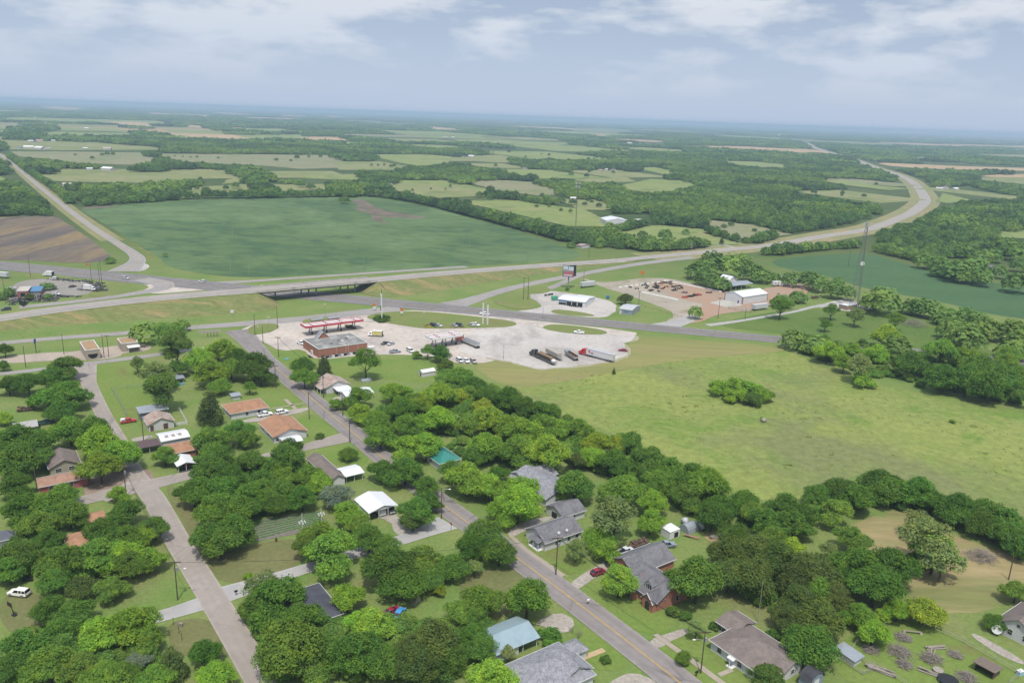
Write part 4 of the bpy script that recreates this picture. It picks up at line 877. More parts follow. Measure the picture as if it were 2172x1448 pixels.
        part('rail', rb, omat('guard_rail_steel', (0.55, 0.55, 0.54), .5, .2), g)
    sh = []
    # pale concrete shoulder strip seen below the rail
    vs = []; fs = []
    for k, i in enumerate(range(0, zi)):
        vs += [Rr[i]+N[i]*0.02+Vector((0, 0, 0.0)), Rr[i]+N[i]*1.3-Vector((0, 0, 0.25))]
        if k: o_ = 2*k; fs.append((o_-2, o_-1, o_+1, o_))
    me = bpy.data.meshes.new('shoulder'); me.from_pydata(vs, [], fs); me.materials.append(omat('shoulder_concrete', (0.44, 0.40, 0.35), .9, var=.12, scale=.3)); link('shoulder', me, o)
# ------------------------------------------------------------------ houses
WALLW = omat('white_siding', (0.66, 0.66, 0.64), 0.7, var=0.06, stripes=('Z', 2.6, 0.10))
BRICK = omat('red_brick', (0.41, 0.185, 0.125), 0.9, var=0.2, scale=3, c2=(0.34, 0.15, 0.105), t=(.45, .6))
WINF = omat('window_trim', (0.62, 0.62, 0.60), 0.6, var=.05); DOORM = omat('brown_door', (0.12, 0.07, 0.05), 0.6)
def roofm(name, c, c2, rough=0.9, stripes=None, **kw): kw.setdefault('s2', .4); return omat(name, c, rough, 0, 0.26, 2.0, tuple(x*.88 for x in c2), (0.42, 0.68), stripes=stripes, **kw)
TAN = roofm('orange_shingle', (0.40, 0.215, 0.125), (0.33, 0.18, 0.105)); BRN = roofm('brown_shingle', (0.215, 0.175, 0.155), (0.175, 0.145, 0.13)); GRY = SHIN
LGR = roofm('light_grey_shingle', (0.31, 0.31, 0.33), (0.18, 0.18, 0.20), s2=1.4); RUST = roofm('rusty_tin', (0.47, 0.40, 0.35), (0.40, 0.21, 0.13), 0.7, ('X', 1.0, 0.2), s2=.45)
TIN = omat('white_tin_roof', (0.76, 0.77, 0.78), 0.4, 0.0, 0.04, 1.0, (0.66, 0.66, 0.66), (0.6, 0.75), stripes=('X', 0.9, 0.10)); GTIN = omat('grey_tin_roof', (0.42, 0.46, 0.50), 0.4, 0.3, .1, 1, (0.36, 0.37, 0.38), (.5, .7), stripes=('X', .9, .18))
BTIN = omat('blue_tin_roof', (0.36, 0.47, 0.51), 0.4, 0.15, 0.06, 0.8, (0.30, 0.41, 0.45), (.5, .7), stripes=('X', 1.1, 0.25)); GREENR = omat('green_metal_roof', (0.045, 0.255, 0.205), 0.45, 0.1, .1, .8, (0.05, 0.2, 0.17), (.5, .7), stripes=('X', 1.0, .15))
def frame_of(A, B, Cc, h, snapit=True):
    a, b, c = P(*A, h), P(*B, h), P(*Cc, h)
    if (b-a).x*(c-a).y-(b-a).y*(c-a).x < 0: a, b = b, a
    d = b-a; ang = math.degrees(math.atan2(d.y, d.x))
    if snapit: ang = snap(ang)
    u = Vector((math.cos(R(ang)), math.sin(R(ang)), 0)); v = Vector((-u.y, u.x, 0))
    L = abs((b-a).dot(u)); Wd = abs((c-a).dot(v)) ; m = (a+b)/2+v*Wd/2
    return Vector((m.x, m.y, 0)), R(ang), L, Wd
def gable(L, W, h, rise, ov, th, axis, mono=False):
    """roof slabs; ridge along local x or y"""
    b = MB(); l, w = (L, W) if axis == 'x' else (W, L)
    def m(x, y, z): return Vector((x, y, z)) if axis == 'x' else Vector((-y, x, z))
    k = rise/(w/2); o = ov
    if mono:
        k = rise/w; b.slab([m(-l/2-o, -w/2-o, h-o*k), m(l/2+o, -w/2-o, h-o*k), m(l/2+o, w/2+o, h+rise+o*k), m(-l/2-o, w/2+o, h+rise+o*k)], th)
    else:
        for s in (-1, 1): b.slab([m(-l/2-o, s*(w/2+o), h-o*k), m(l/2+o, s*(w/2+o), h-o*k), m(l/2+o, 0, h+rise), m(-l/2-o, 0, h+rise)], th)
    return b
def hip(L, W, h, rise, ov, th):
    b = MB(); sw = L < W; l, w = (W, L) if sw else (L, W); k = rise/(w/2); o = ov
    def m(x, y, z): return Vector((-y, x, z)) if sw else Vector((x, y, z))
    e = h-o*k; r = max(l/2-w/2, 0.05); c = [m(-l/2-o, -w/2-o, e), m(l/2+o, -w/2-o, e), m(l/2+o, w/2+o, e), m(-l/2-o, w/2+o, e)]; t = [m(-r, 0, h+rise), m(r, 0, h+rise)]
    b.slab([c[0], c[1], t[1], t[0]], th); b.slab([c[2], c[3], t[0], t[1]], th); b.slab([c[1], c[2], t[1]], th); b.slab([c[3], c[0], t[0]], th); return b
def walls(L, W, h, rise, kind, axis, inset=0.0, z0=-0.1):
    b = MB(); x, y = L/2-inset, W/2-inset
    top = h-0.02
    b.box((0, 0, (z0+top)/2), (2*x, 2*y, top-z0))
    if kind == 'gable':
        if axis == 'x': k = rise*0.96-.12; vs = [(-x, -y, top), (-x, y, top), (-x, 0, top+k), (x, -y, top), (x, y, top), (x, 0, top+k)]
        else: k = rise*0.96-.12; vs = [(-x, -y, top), (x, -y, top), (0, -y, top+k), (-x, y, top), (x, y, top), (0, y, top+k)]
        b.add(vs, [(0, 1, 2), (5, 4, 3), (0, 3, 4, 1), (1, 4, 5, 2), (2, 5, 3, 0)])
    if kind == 'shed': vs = [(-x, -y, top), (x, -y, top), (x, y, top), (-x, y, top), (-x, y, top+rise*.93), (x, y, top+rise*.93)]; b.add(vs, [(0, 3, 4), (1, 5, 2), (0, 4, 5, 1), (3, 2, 5, 4)])
    return b
SIDES = {'F': (0, -1), 'B': (0, 1), 'L': (-1, 0), 'R': (1, 0)}
def opening(parent, side, L, W, t, z, w, h, name='window', mat=None, frame=True, fm=None, arch=False, label=None):
    """window or door set on a wall: t in -1..1 along the wall"""
    sx, sy = SIDES[side]; b = MB(); f = MB()
    def at(u, d, zz):
        return (u, -W/2-d, zz) if side == 'F' else (-u, W/2+d, zz) if side == 'B' else (-L/2-d, -u, zz) if side == 'L' else (L/2+d, u, zz)
    half = (L if side in 'FB' else W)/2; u0 = t*half
    def plate(mb, u, zz, ww, hh, d0, d1):
        vs = [at(u+a*ww/2, d, zz+c*hh/2) for d in (d0, d1) for a, c in ((-1, -1), (1, -1), (1, 1), (-1, 1))]
        mb.add(vs, [(4, 5, 6, 7), (0, 1, 5, 4), (1, 2, 6, 5), (2, 3, 7, 6), (3, 0, 4, 7)])
    plate(b, u0, z, w, h, 0.0, 0.03)
    if arch:
        vs = [at(u0, .03, z+h/2)]+[at(u0+w/2*math.cos(a), .03, z+h/2+w/2*math.sin(a)) for a in [math.pi*i/8 for i in range(9)]]
        b.add(vs, [(0, i, i+1) for i in range(1, 9)])
    o = part(name, b, mat or GLASS, parent, label=label)
    if frame:
        g = 0.09
        for a, c, ww, hh in ((0, h/2+g/2, w+2*g, g), (0, -h/2-g/2, w+2*g, g), (-w/2-g/2, 0, g, h), (w/2+g/2, 0, g, h)) if not arch else ((0, -h/2-g/2, w+2*g, g), (-w/2-g/2, 0, g, h), (w/2+g/2, 0, g, h)): plate(f, u0+a, z+c, ww, hh, 0.0, 0.06)
        if w > 0.7 and not arch and name == 'window': plate(f, u0, z, w, 0.05, 0.031, 0.05)
        part('frame' if name == 'window' else 'door_frame', f, fm or WINF, o)
    return o
def open_posts(root, fit, L, W, h, n=3, m=None):
    me = MB().box((0, 0, h/2-0.05), (.14, .14, h)).mesh('post', m or WHITE); d = fit(bpy.data.objects.new('tmp', None)); M_ = d.matrix_basis.copy(); bpy.data.objects.remove(d)
    for i in range(n):
        x = -L/2+.15+(L-.3)*i/(n-1)
        for y in (-W/2+.15, W/2-.15): o = link('post', me, root); o.matrix_basis = M_ @ Matrix.Translation((x, y, 0))
def house(name, label, cat, A, B, Cc, h=2.7, rise=1.5, roof='gable', axis='x', wm=None, rm=None, ov=0.45, wins=(), doors=(), th=0.16, solid=True, sn=True, chim=None, group=None, posts=0, parent=None, size=None, rname='roof', wname='wall', inset=0.0):
    loc, rz, L, W = frame_of(A, B, Cc, h, sn)
    if size:
        L = size[0] or L; W2 = size[1] or W
        if size[1]: v = Vector((-math.sin(rz), math.cos(rz), 0)); loc = loc+v*((W2-W)/2); W = W2
    if parent is None: root = thing(name, label, cat, loc, rz, group)
    else:
        root = parent; 
    rel = None
    def fit(o):
        if parent is not None:
            d = loc-parent.location; a = -parent.rotation_euler.z
            o.location = (d.x*math.cos(a)-d.y*math.sin(a), d.x*math.sin(a)+d.y*math.cos(a), 0); o.rotation_euler = (0, 0, rz+a)
        return o
    if solid:
        w_ = fit(part(wname, walls(L, W, h, rise, {'gable': 'gable', 'shed': 'shed'}.get(roof, ''), axis, inset), wm or WALLW, root))
    elif posts: open_posts(root, fit, L, W, h+(.1 if roof == 'gable' else 0), posts)
    if roof == 'gable': rb = gable(L, W, h, rise, ov, th, axis)
    elif roof == 'shed': rb = gable(L, W, h, rise, ov, th, axis, True)
    elif roof == 'hip': rb = hip(L, W, h, rise, ov, th)
    elif roof == 'flat':
        rb = MB(); rb.box((0, 0, h+0.03), (L-.5, W-.5, 0.1))
    ro = fit(part(rname, rb, rm or GRY, root))
    if roof == 'flat':
        pb = MB()
        for s in (-1, 1): pb.box((0, s*(W/2-.02), h+.13), (L+.1, .3, .3)); pb.box((s*(L/2-.02), 0, h+.13), (.3, W-.32, .3))
        fit(part('parapet', pb, WHITE, root))
    for wn in wins: fit(opening(root, wn[0], L-2*inset, W-2*inset, wn[1], *(wn[2:5] if len(wn) > 2 else (1.45, 1.0, 1.2))))
    for dn in doors: fit(opening(root, dn[0], L-2*inset, W-2*inset, dn[1], dn[3]/2+.05, dn[2], dn[3], 'door', dn[4] if len(dn) > 4 else DOORM))
    if roof in ('gable', 'hip') and solid and L > 6:
        g = MB(); k = rise/((W if (axis == 'x' and roof == 'gable') or (roof == 'hip' and L >= W) else L)/2); z = h-ov*k-.06
        if roof == 'hip' or axis == 'x': [g.box((0, s_*(W/2+ov+.03), z), (L+2*ov+.1, .1, .2)) for s_ in (-1, 1)]
        if roof == 'hip' or axis == 'y': [g.box((s_*(L/2+ov+.03), 0, z), (.1, W+2*ov-.1, .2)) for s_ in (-1, 1)]
        fit(part('eave_trim', g, WINF, root))
    if chim:
        c = MB(); c.box((chim[0]*L/2, chim[1]*W/2, h+rise*0.8+.4), (.6, .6, 1.5)); part('chimney', c, BRICK, ro)
    if roof in ('gable', 'hip') and solid and L > 6:                      # plumbing vents on the roof
        for i in range(2):
            vb = MB(); x, y = (0.2-.5*i)*L/2, -0.38*W/2
            zz = h+rise*(1-0.38) if (axis == 'x' or roof == 'hip') else h+rise*(1-abs(x)/(L/2))
            vb.cyl((x, y, zz-.2), (x, y, zz+.45), .09, n=6); part('vent', vb, STEEL, ro)
    return root, L, W, rz
def build_houses():
    f3 = lambda s, zz=1.45: [(s, -.6, zz, 1.0, 1.2), (s, 0.05, zz, 1.0, 1.2), (s, .62, zz, 1.0, 1.2)]
    # --- west side
    house('pink_house', 'long pink house with orange-brown roof by the rough side street', 'house', (84, 1032), (185, 1010), (165, 993), 2.9, 1.0, wm=omat('pink_siding', (0.42, 0.13, 0.135), .7, var=.08, stripes=('Z', 2.5, .1)), rm=roofm('salmon_shingle', (0.37, 0.215, 0.15), (0.32, 0.185, 0.13)), wins=[('F', -.55), ('F', .30), ('R', 0, 1.4, 1.6, 1.3)], doors=[('F', -.05, 1.0, 2.1, WHITE)], size=(None, 6.5))
    house('brown_roof_house', 'beige house with grey-brown gable roof right behind the pink house', 'house', (106, 994), (168, 979), (157, 961), 2.8, 2.0, axis='y', wm=omat('beige_siding', (0.42, 0.37, 0.29), .7, var=.07, stripes=('Z', 2.5, .1)), rm=BRN, wins=[('F', -.45, 1.5, 1.7, 1.1), ('F', .45, 1.5, 1.7, 1.1)], size=(None, 11))
    house('tin_roof_shed', 'small pale tin-roofed shed at the left edge by the old truck', 'shed', (31, 906), (79, 904), (57, 891), 2.4, 1.1, wm=omat('grey_boards', (0.2, 0.18, 0.16), .9), rm=omat('dull_tin', (0.40, 0.39, 0.37), .6, .1, .12, 1, (0.33, .28, .24), (.55, .7)), size=(None, 6))
    house('orange_roof_house', 'orange-roofed house almost hidden under the dense trees', 'house', (145, 1158), (203, 1148), (193, 1120), 2.8, 1.7, 'hip', rm=TAN)
    house('orange_roof_shed', 'orange-roofed little shed peeking out of trees by the street pole', 'shed', (188, 1106), (222, 1098), (212, 1083), 2.5, 0.9, 'gable', rm=TAN)
    house('dark_roof_house', 'house with slate-blue roof cut by the left edge', 'house', (-48, 1152), (30, 1137), (38, 1122), 2.8, 1.5, 'hip', rm=roofm('slate_shingle', (0.13, .14, .17), (.1, .11, .135)))
    r_, L, W, rz = house('rusty_barn', 'old white barn with rusty tin gable roof', 'barn', (314, 899), (369, 892), (352, 875), 2.9, 1.9, axis='y', rm=RUST, wins=[], doors=[('F', -.75, 1.2, 2.2), ('F', .35, 1.6, 2.3)], wm=omat('flaking_white', (.6, .59, .56), .8, var=.15, c2=(.4, .36, .3), t=(.6, .75)))
    house('tin_shed', 'open grey shed with pale blue tin roof behind the rusty barn', 'shed', (297, 875.5), (355.6, 866.5), (349, 859), 3.2, 0.7, 'shed', rm=GTIN, wm=omat('grey_tin_wall', (.26, .28, .3), .6, .2, stripes=('X', 1, .2)), size=(None, 5.0))
    r_, L, W, rz = house('white_metal_shed', 'white metal shed with three skylight panels in its roof', 'shed', (344, 935), (400, 924), (391, 909), 3.2, 0.8, rm=TIN, wm=WMETAL, size=(None, 7.5))
    for i in range(3): b = MB(); x = -L*.28+i*L*.25; b.slab([(x-.6, -W*.32, 3.2+.8*.36+.03), (x+.6, -W*.32, 3.2+.8*.36+.03), (x+.6, -W*.1, 3.2+.8*.8+.03), (x-.6, -W*.1, 3.2+.8*.8+.03)], .04); part('skylight', b, omat('skylight_panel', (.33, .27, .25), .5), r_)
    house('brown_carport', 'open carport with flat maroon-brown roof', 'carport', (295, 949), (338.6, 942.5), (334, 930), 2.5, 0.25, 'shed', rm=omat('maroon_tin', (.13, .085, .085), .6, .1, .1, stripes=('X', 1, .15)), solid=False, posts=3)
    house('low_orange_house', 'orange-roofed house partly hidden between white shed and arched carport', 'house', (362, 961), (420, 950), (412, 931), 2.7, 1.5, 'hip', rm=TAN, wm=BRICK)
    house('arched_carport', 'white metal carport open towards the dark drive', 'carport', (378, 988), (411, 979), (396, 962), 2.5, .8, axis='y', rm=TIN, solid=False, posts=3, size=(None, 7))
    house('white_house', 'white house with orange hip roof, white pickup parked outside', 'house', (490, 876), (568, 862), (558, 847), 2.8, 2.0, 'hip', rm=TAN, wins=[('F', -.15), ('F', .5), ('R', -.5), ('L', 0)], doors=[('R', .2, 1.6, 2.1, GLASS)], size=(None, 11))
    r_, L, W, rz = house('orange_roof_house', 'white house with large orange-brown roof at the street corner', 'house', (581, 925), (650, 912), (608, 884), 2.8, 1.9, 'gable', rm=TAN, wins=[('F', -.8, 1.5, 1.2, 1.2), ('L', -.5), ('L', .2), ('R', .3)], axis='y')
    house('white_canopy', 'small white canopy against the corner orange-brown house', 'canopy', (605, 940), (640, 932), (626, 918), 2.3, .6, rm=TIN, solid=False, posts=2, size=(6, 5.5))
    r_, L, W, rz = house('rusty_roof_house', 'small white house with rust-streaked tin roof on the main street', 'house', (693, 822), (739, 812), (722, 796), 3.0, 2.2, axis='y', rm=RUST, wins=[('F', -.1, 1.7, .9, 1.2), ('F', .55, 1.7, .9, 1.2), ('L', .3), ('L', -.4)], size=(None, 11))
    b = MB(); b.slab([(-L/2-2.6, -W/2, 2.35), (-L/2-.1, -W/2, 2.75), (-L/2-.1, W/2, 2.75), (-L/2-2.6, W/2, 2.35)], .12); part('porch_roof', b, RUST, r_)
    [part('porch_post', MB().box((-L/2-2.45, -W/2+.2+i*(W-.4)/3, 1.1), (.14, .14, 2.3)), WHITE, r_) for i in range(4)]
    house('white_awning', 'white tin lean-to in front of the rusty-roofed house', 'carport', (718, 829), (744, 823), (738, 815), 2.3, .3, 'shed', rm=TIN, solid=False, posts=2)
    house('white_outbuilding', 'white outbuilding half hidden behind trees beside the rusty-roofed house', 'shed', (735, 840), (792, 832), (780, 818), 2.5, .9, rm=TIN)
    house('garden_shed', 'small white garden shed alone on the grass', 'shed', (896, 790), (924, 785.5), (919, 778), 2.2, .9, rm=TIN, ov=.15, doors=[('L', 0, 1.2, 1.8)], size=(None, 3.6))
    house('dog_shed', 'tiny blue-grey roofed shed under the trees behind the white house', 'shed', (493, 840), (509.5, 837), (505, 832), 1.7, .3, 'shed', rm=GTIN, size=(None, 2.5))
    house('tin_shelter', 'small grey tin shelter beside the tall trees', 'shelter', (374, 803), (390, 800.6), (388, 793), 2.1, .3, 'shed', rm=GTIN, solid=False, posts=2)
    house('brown_roof_house', 'house with plain brown roof under trees by the lone round tree', 'house', (731, 1010), (681, 964), (648, 966), 2.7, 1.3, rm=BRN, axis='x')
    house('white_carport', 'white metal carport in front of the plain brown roof', 'carport', (734, 1009), (770, 1000.5), (752, 986), 2.6, .6, rm=TIN, solid=False, posts=3, size=(None, 6.5))
    house('green_roof_house', 'house with teal green metal roof deep in the trees', 'house', (934, 982), (974, 970), (955, 942), 2.9, 1.9, 'hip', rm=GREENR, wins=[('F', -.5), ('L', 0)], size=(None, 12))
    r_, L, W, rz = house('metal_garage', 'white metal garage open at the front with a camper inside', 'garage', (782, 1086), (845, 1072), (815, 1040), 3.1, 1.3, axis='y', rm=TIN, solid=False, ov=.25)
    b = MB(); b.box((-L/2+.06, 0, 1.5), (.1, W, 3.1)); b.box((L/2-.06, W*.1, 1.5), (.1, W*.8, 3.1)); b.box((0, W/2-.06, 1.5), (L-.22, .1, 3.1)); b.add([(-L/2, -W/2+.05, 3.0), (L/2, -W/2+.05, 3.0), (0, -W/2+.05, 4.2), (-L/2, -W/2+.12, 3.0), (L/2, -W/2+.12, 3.0), (0, -W/2+.12, 4.2)], [(0, 1, 2), (5, 4, 3), (0, 3, 4, 1)]); part('wall', b, WMETAL, r_)
    [part('post', MB().box((-L/2+.15+i*(L-.3)/3, -W/2+.15, 1.5), (.16, .16, 3.05)), WHITE, r_) for i in range(4)]
    b = MB(); b.profile([(-2.2, .5), (2.1, .5), (2.3, 1.4), (2.0, 2.6), (-2.0, 2.7), (-2.3, 1.5)], 2.2, .12)
    # camper in the garage
    cw = thing('camper_trailer', 'white camper trailer standing inside the white metal garage', 'camper', r_.location+Vector((.2*math.cos(rz), .2*math.sin(rz), 0))-Vector((-math.sin(rz), math.cos(rz), 0))*W*.2, rz+math.pi/2)
    part('body', b, WHITE, cw); b = MB(); [b.cyl((x, s*.85, .35), (x, s*1.08, .35), .35, n=10) for x in (-.4, .4) for s in (-1, 1)]; part('wheels', b, TYRE, cw); b = MB(); b.box((-.3, -1.11, 1.9), (1.2, .04, .6)); part('window', b, GLASS, cw)
    # --- by the main street
    r_, L, W, rz = house('grey_roof_house', 'large grey-roofed house mostly hidden by trees above the gabled house', 'house', (1160, 1056), (1082, 1008), (1104, 990), 2.9, 2.2, 'gable', rm=LGR, axis='x', size=(None, 12))
    house('', '', '', (1128, 1016), (1166, 1008), (1160, 996), 2.9, 1.8, 'gable', rm=LGR, axis='x', parent=r_, size=(13, 8), rname='wing_roof', wname='wing_wall')
    r_, L, W, rz = house('grey_gabled_house', 'white house with grey gable roof and two roof dishes', 'house', (1155, 1148), (1235, 1124), (1122, 1117), 2.9, 2.3, rm=GRY, wins=[('F', -.3, 1.5, 1.8, 1.2), ('F', .3), ('F', .75, 1.5, 1.0, 1.0), ('L', .4, 1.5, 1.0, 1.3)], doors=[('L', -.2, .95, 2.1, GLASS), ('R', .1, .9, 2)])
    b = MB(); b.slab([(-L/2-1.9, -W*.42, 2.5), (-L/2-.05, -W*.42, 3.2), (-L/2-.05, W*.1, 3.2), (-L/2-1.9, W*.1, 2.5)], .12); part('porch_roof', b, GRY, r_)
    b = MB(); [b.box((-L/2-1.75, y, 1.25), (.14, .14, 2.5)) for y in (-W*.4, -W*.15, W*.08)]; b.box((-L/2-.95, -W*.16, .1), (1.8, W*.5, .25)); part('porch', b, WHITE, r_)
    for x in (-.1, .12):
        b = MB(); b.cyl((x*L, -W*.42, 3.0), (x*L, -W*.42, 3.9), .04, n=5); b.cyl((x*L, -W*.42-.05, 3.9), (x*L-.05, -W*.42-.22, 3.95), .42, .36, n=12); part('satellite_dish', b, WHITE, r_)
    house('double_garage', 'grey-roofed white garage with open carport behind the gabled house', 'garage', (1192, 1093), (1243, 1081), (1213, 1057), 2.6, 1.7, rm=GRY, wins=[], doors=[('F', -.2, 2.6, 2.1, BLACK), ('L', 0, 2.6, 2.1, BLACK)], size=(None, 8))
    # brick house with gables and dormer
    r_, L, W, rz = house('brick_house', 'red brick house with steep dark grey roof and white dormer', 'house', (1405, 1268), (1450, 1254), (1352, 1210), 2.9, 3.0, axis='y', wm=BRICK, rm=GRY, wins=[('F', .3, 1.5, 1.0, 1.5), ('R', -.3), ('R', .3)], size=(10.5, None))
    house('', '', '', (1340, 1212), (1436, 1187), (1402, 1156), 2.9, 2.4, 'gable', rm=GRY, wm=BRICK, axis='x', parent=r_, rname='wing_roof', wname='wing_wall', size=(None, 9))
    for y, w_ in ((-W/2+2.0, 3.6), (W*.22, 4.4)):                          # gabled bays on the street side
        x0 = -L/2-1.5; b = MB(); b.box((x0+.8, y, 1.4), (1.6, w_, 2.95)); b.add([(x0, y-w_/2, 2.87), (x0, y+w_/2, 2.87), (x0, y, 2.87+w_*.5), (x0+4.2, y-w_/2, 2.87), (x0+4.2, y+w_/2, 2.87), (x0+4.2, y, 2.87+w_*.5)], [(0, 2, 1), (0, 3, 5, 2), (1, 2, 5, 4)]); part('gabled_bay', b, BRICK, r_)
        b = MB()
        for s in (-1, 1): b.slab([(x0-.3, y+s*(w_/2+.35), 2.6), (x0+4.0, y+s*(w_/2+.35), 2.6), (x0+4.0, y, 2.95+w_*.5), (x0-.3, y, 2.95+w_*.5)], .14)
        part('bay_roof', b, GRY, r_)
        b = MB(); vs = [(x0-.02, y-.75, .1), (x0-.02, y+.75, .1), (x0-.02, y+.75, 1.7)]+[(x0-.02, y+.75*math.cos(a), 1.7+.75*math.sin(a)) for a in [math.pi*i/8 for i in range(1, 8)]]+[(x0-.02, y-.75, 1.7)]; b.add(vs, [list(range(len(vs)))]); part('arched_window', b, GLASS, r_)
        b = MB()
        for s in (-1, 1): b.cyl((x0-.32, y+s*(w_/2+.38), 2.5), (x0-.32, y, 2.88+w_*.5), .1, n=4)
        part('gable_trim', b, WHITE, r_)
    y = -W*.13; x0 = -L*.37; b = MB(); b.box((x0+.8, y, 3.95), (1.8, 2.2, 1.7)); b.add([(x0-.1, y-1.1, 4.8), (x0-.1, y+1.1, 4.8), (x0-.1, y, 5.9), (x0+2.4, y-1.1, 4.8), (x0+2.4, y+1.1, 4.8), (x0+2.4, y, 5.9)], [(0, 2, 1), (0, 3, 5, 2), (1, 2, 5, 4)]); dm = part('dormer', b, WHITE, r_)
    b = MB()
    for s in (-1, 1): b.slab([(x0-.35, y+s*1.4, 4.6), (x0+3.2, y+s*1.4, 4.6), (x0+3.2, y, 6.02), (x0-.35, y, 6.02)], .1)
    part('dormer_roof', b, GRY, dm)
    for k in (-.6, 0, .6): b = MB(); b.box((x0-.12, y+k, 4.1), (.05, .42, 1.1+(.3 if k == 0 else 0))); part('dormer_window', b, GLASS, dm)
    # lower right
    r_, L, W, rz = house('low_house', 'long low white house with brown-grey roof, shed roofs and porch wing', 'house', (1593, 1411), (1523, 1367), (1595, 1334), 2.7, 1.8, 'hip', rm=BRN, wins=[], axis='x', size=(13, 12))
    fs = max('FBLR', key=lambda s: (Vector((math.cos(rz)*SIDES[s][0]-math.sin(rz)*SIDES[s][1], math.sin(rz)*SIDES[s][0]+math.cos(rz)*SIDES[s][1], 0))).dot(Vector((-.8, -.6, 0))))
    for t in (-.62, .25, .7): opening(r_, fs, L, W, t, 1.5, 1.1, 1.5)
    opening(r_, fs, L, W, -.15, 1.1, 1.0, 2.1, 'door', WHITE)
    b = MB(); sx, sy = SIDES[fs]; b.slab([(sx*(L/2+1.4)-(.9 if sy else 0), sy*(W/2+1.4)+(-.9 if sx else 0)+.0, 2.25), (sx*(L/2+1.4)+(.9 if sy else 0), sy*(W/2+1.4)+(.9 if sx else 0), 2.25), (sx*L/2+(.9 if sy else 0), sy*W/2+(.9 if sx else 0), 2.5), (sx*L/2-(.9 if sy else 0), sy*W/2-(.9 if sx else 0), 2.5)], .1); b.box((sx*(L/2+1.3), sy*(W/2+1.3), 1.15), (.12, .12, 2.3)); b.box((sx*(L/2+.7), sy*(W/2+.7), .12), (1.6, 1.6, .25)); part('entry_porch', b, WHITE, r_)
    house('', '', '', (1668, 1421), (1696, 1406), (1630, 1383), 2.6, 1.5, 'gable', rm=BRN, axis='y', parent=r_, rname='wing_roof', wname='wing_wall', size=(6.5, None), wins=[('L', .2), ('L', -.3), ('F', 0, 1.4, 1, 1)])
    house('', '', '', (1553, 1337), (1606, 1322), (1520, 1312), 2.5, 1.2, 'gable', rm=BRN, axis='y', parent=r_, rname='porch_roof', wname='porch_wall', size=(7, None), wins=[('L', -.7, 1.3, 1.0, 1.4), ('L', -.25, 1.3, 1.0, 1.4), ('L', .2, 1.3, 1.0, 1.4), ('L', .65, 1.3, 1.0, 1.4)])
    r_, L, W, rz = house('barn_shed', 'blue-grey barn-shaped shed with dark gambrel roof', 'shed', (1716, 1447), (1750, 1433), (1729, 1411), 2.1, .01, 'flat', wm=omat('blue_grey_siding', (.27, .33, .40), .7, stripes=('X', 2, .12)), rm=BLACK)
    for o in list(r_.children):
        if o.name.startswith(('roof', 'parapet')): bpy.data.objects.remove(o)
    b = MB(); pr_ = [(-L/2-.2, 2.0), (-L*.36, 3.15), (0, 3.75), (L*.36, 3.15), (L/2+.2, 2.0)]
    for i in range(4): b.slab([(pr_[i][0], -W/2-.2, pr_[i][1]), (pr_[i+1][0], -W/2-.2, pr_[i+1][1]), (pr_[i+1][0], W/2+.2, pr_[i+1][1]), (pr_[i][0], W/2+.2, pr_[i][1])], .1)
    part('roof', b, roofm('charcoal_shingle', (.06, .06, .068), (.045, .045, .05)), r_)
    b = MB(); vs = [(x*.94, yy, z-.08) for yy in (-W/2, W/2) for x, z in pr_]; b.add(vs, [(0, 1, 2, 3, 4), (9, 8, 7, 6, 5)]); part('gable_wall', b, MATS['blue_grey_siding'], r_); opening(r_, 'F', L, W, 0, 1.0, 1.5, 1.9, 'door', WHITE)
    house('chicken_coop', 'small white coop with pale tin roof inside the fenced yard', 'coop', (1815, 1398), (1827, 1391), (1802, 1379), 1.7, .35, 'shed', rm=GTIN, wm=WHITE, size=(3.0, 4.6), sn=True)
    r_, L, W, rz = house('brown_shelter', 'brown wooden animal shelter open at its front in the fenced yard', 'shelter', (2108, 1426), (2123, 1414), (2084, 1395), 1.9, .3, 'shed', rm=omat('weathered_plank_roof', (.21, .165, .13), .9, var=.25, stripes=('X', 2, .25)), solid=False, axis='y')
    b = MB(); b.box((L/2-.06, 0, .9), (.1, W, 1.9)); b.box((0, W/2-.05, .9), (L-.24, .1, 1.9)); b.box((0, -W/2+.05, .9), (L-.24, .1, 1.9)); part('wall', b, omat('brown_boards', (.12, .085, .06), .9, var=.3), r_)
    r_, L, W, rz = house('white_gable_house', 'white gable-end house with brown-grey roof at the right edge', 'house', (2190, 1353), (2127, 1321), (2160, 1285), 2.8, 3.0, axis='y', rm=BRN, wins=[('F', .4, 1.6, 1, 1.3), ('F', -.3, 1.6, 1, 1.3), ('F', 0, 4.0, .7, .7)], size=(9.5, 14))
    r_, L, W, rz = house('blue_roof_garage', 'white garage with pale blue metal roof and open carport end', 'garage', (1048, 1386), (1142, 1350), (1128, 1315), 2.8, 1.4, rm=BTIN, solid=False, posts=4, size=(None, 8.5))
    b = MB(); b.box((-L*.22, 0, 1.35), (L*.5, W-.4, 2.7)); b.box((0, W/2-.1, 1.4), (L*.98, .12, 2.75)); part('wall', b, WALLW, r_); b = MB(); b.box((-L*.2, -W/2+.18, 1.5), (1.1, .06, 1.0)); part('window', b, GLASS, r_); b = MB(); b.box((L*.02, -W/2+.18, 1.05), (1, .06, 2.0)); part('door', b, WHITE, r_)
    r_, L, W, rz = house('grey_shingle_house', 'white house with mottled light grey shingle roof at the bottom edge', 'house', (1246, 1417), (1196, 1372), (1096, 1410), 2.8, 2.4, 'hip', rm=LGR, size=(12, 15))
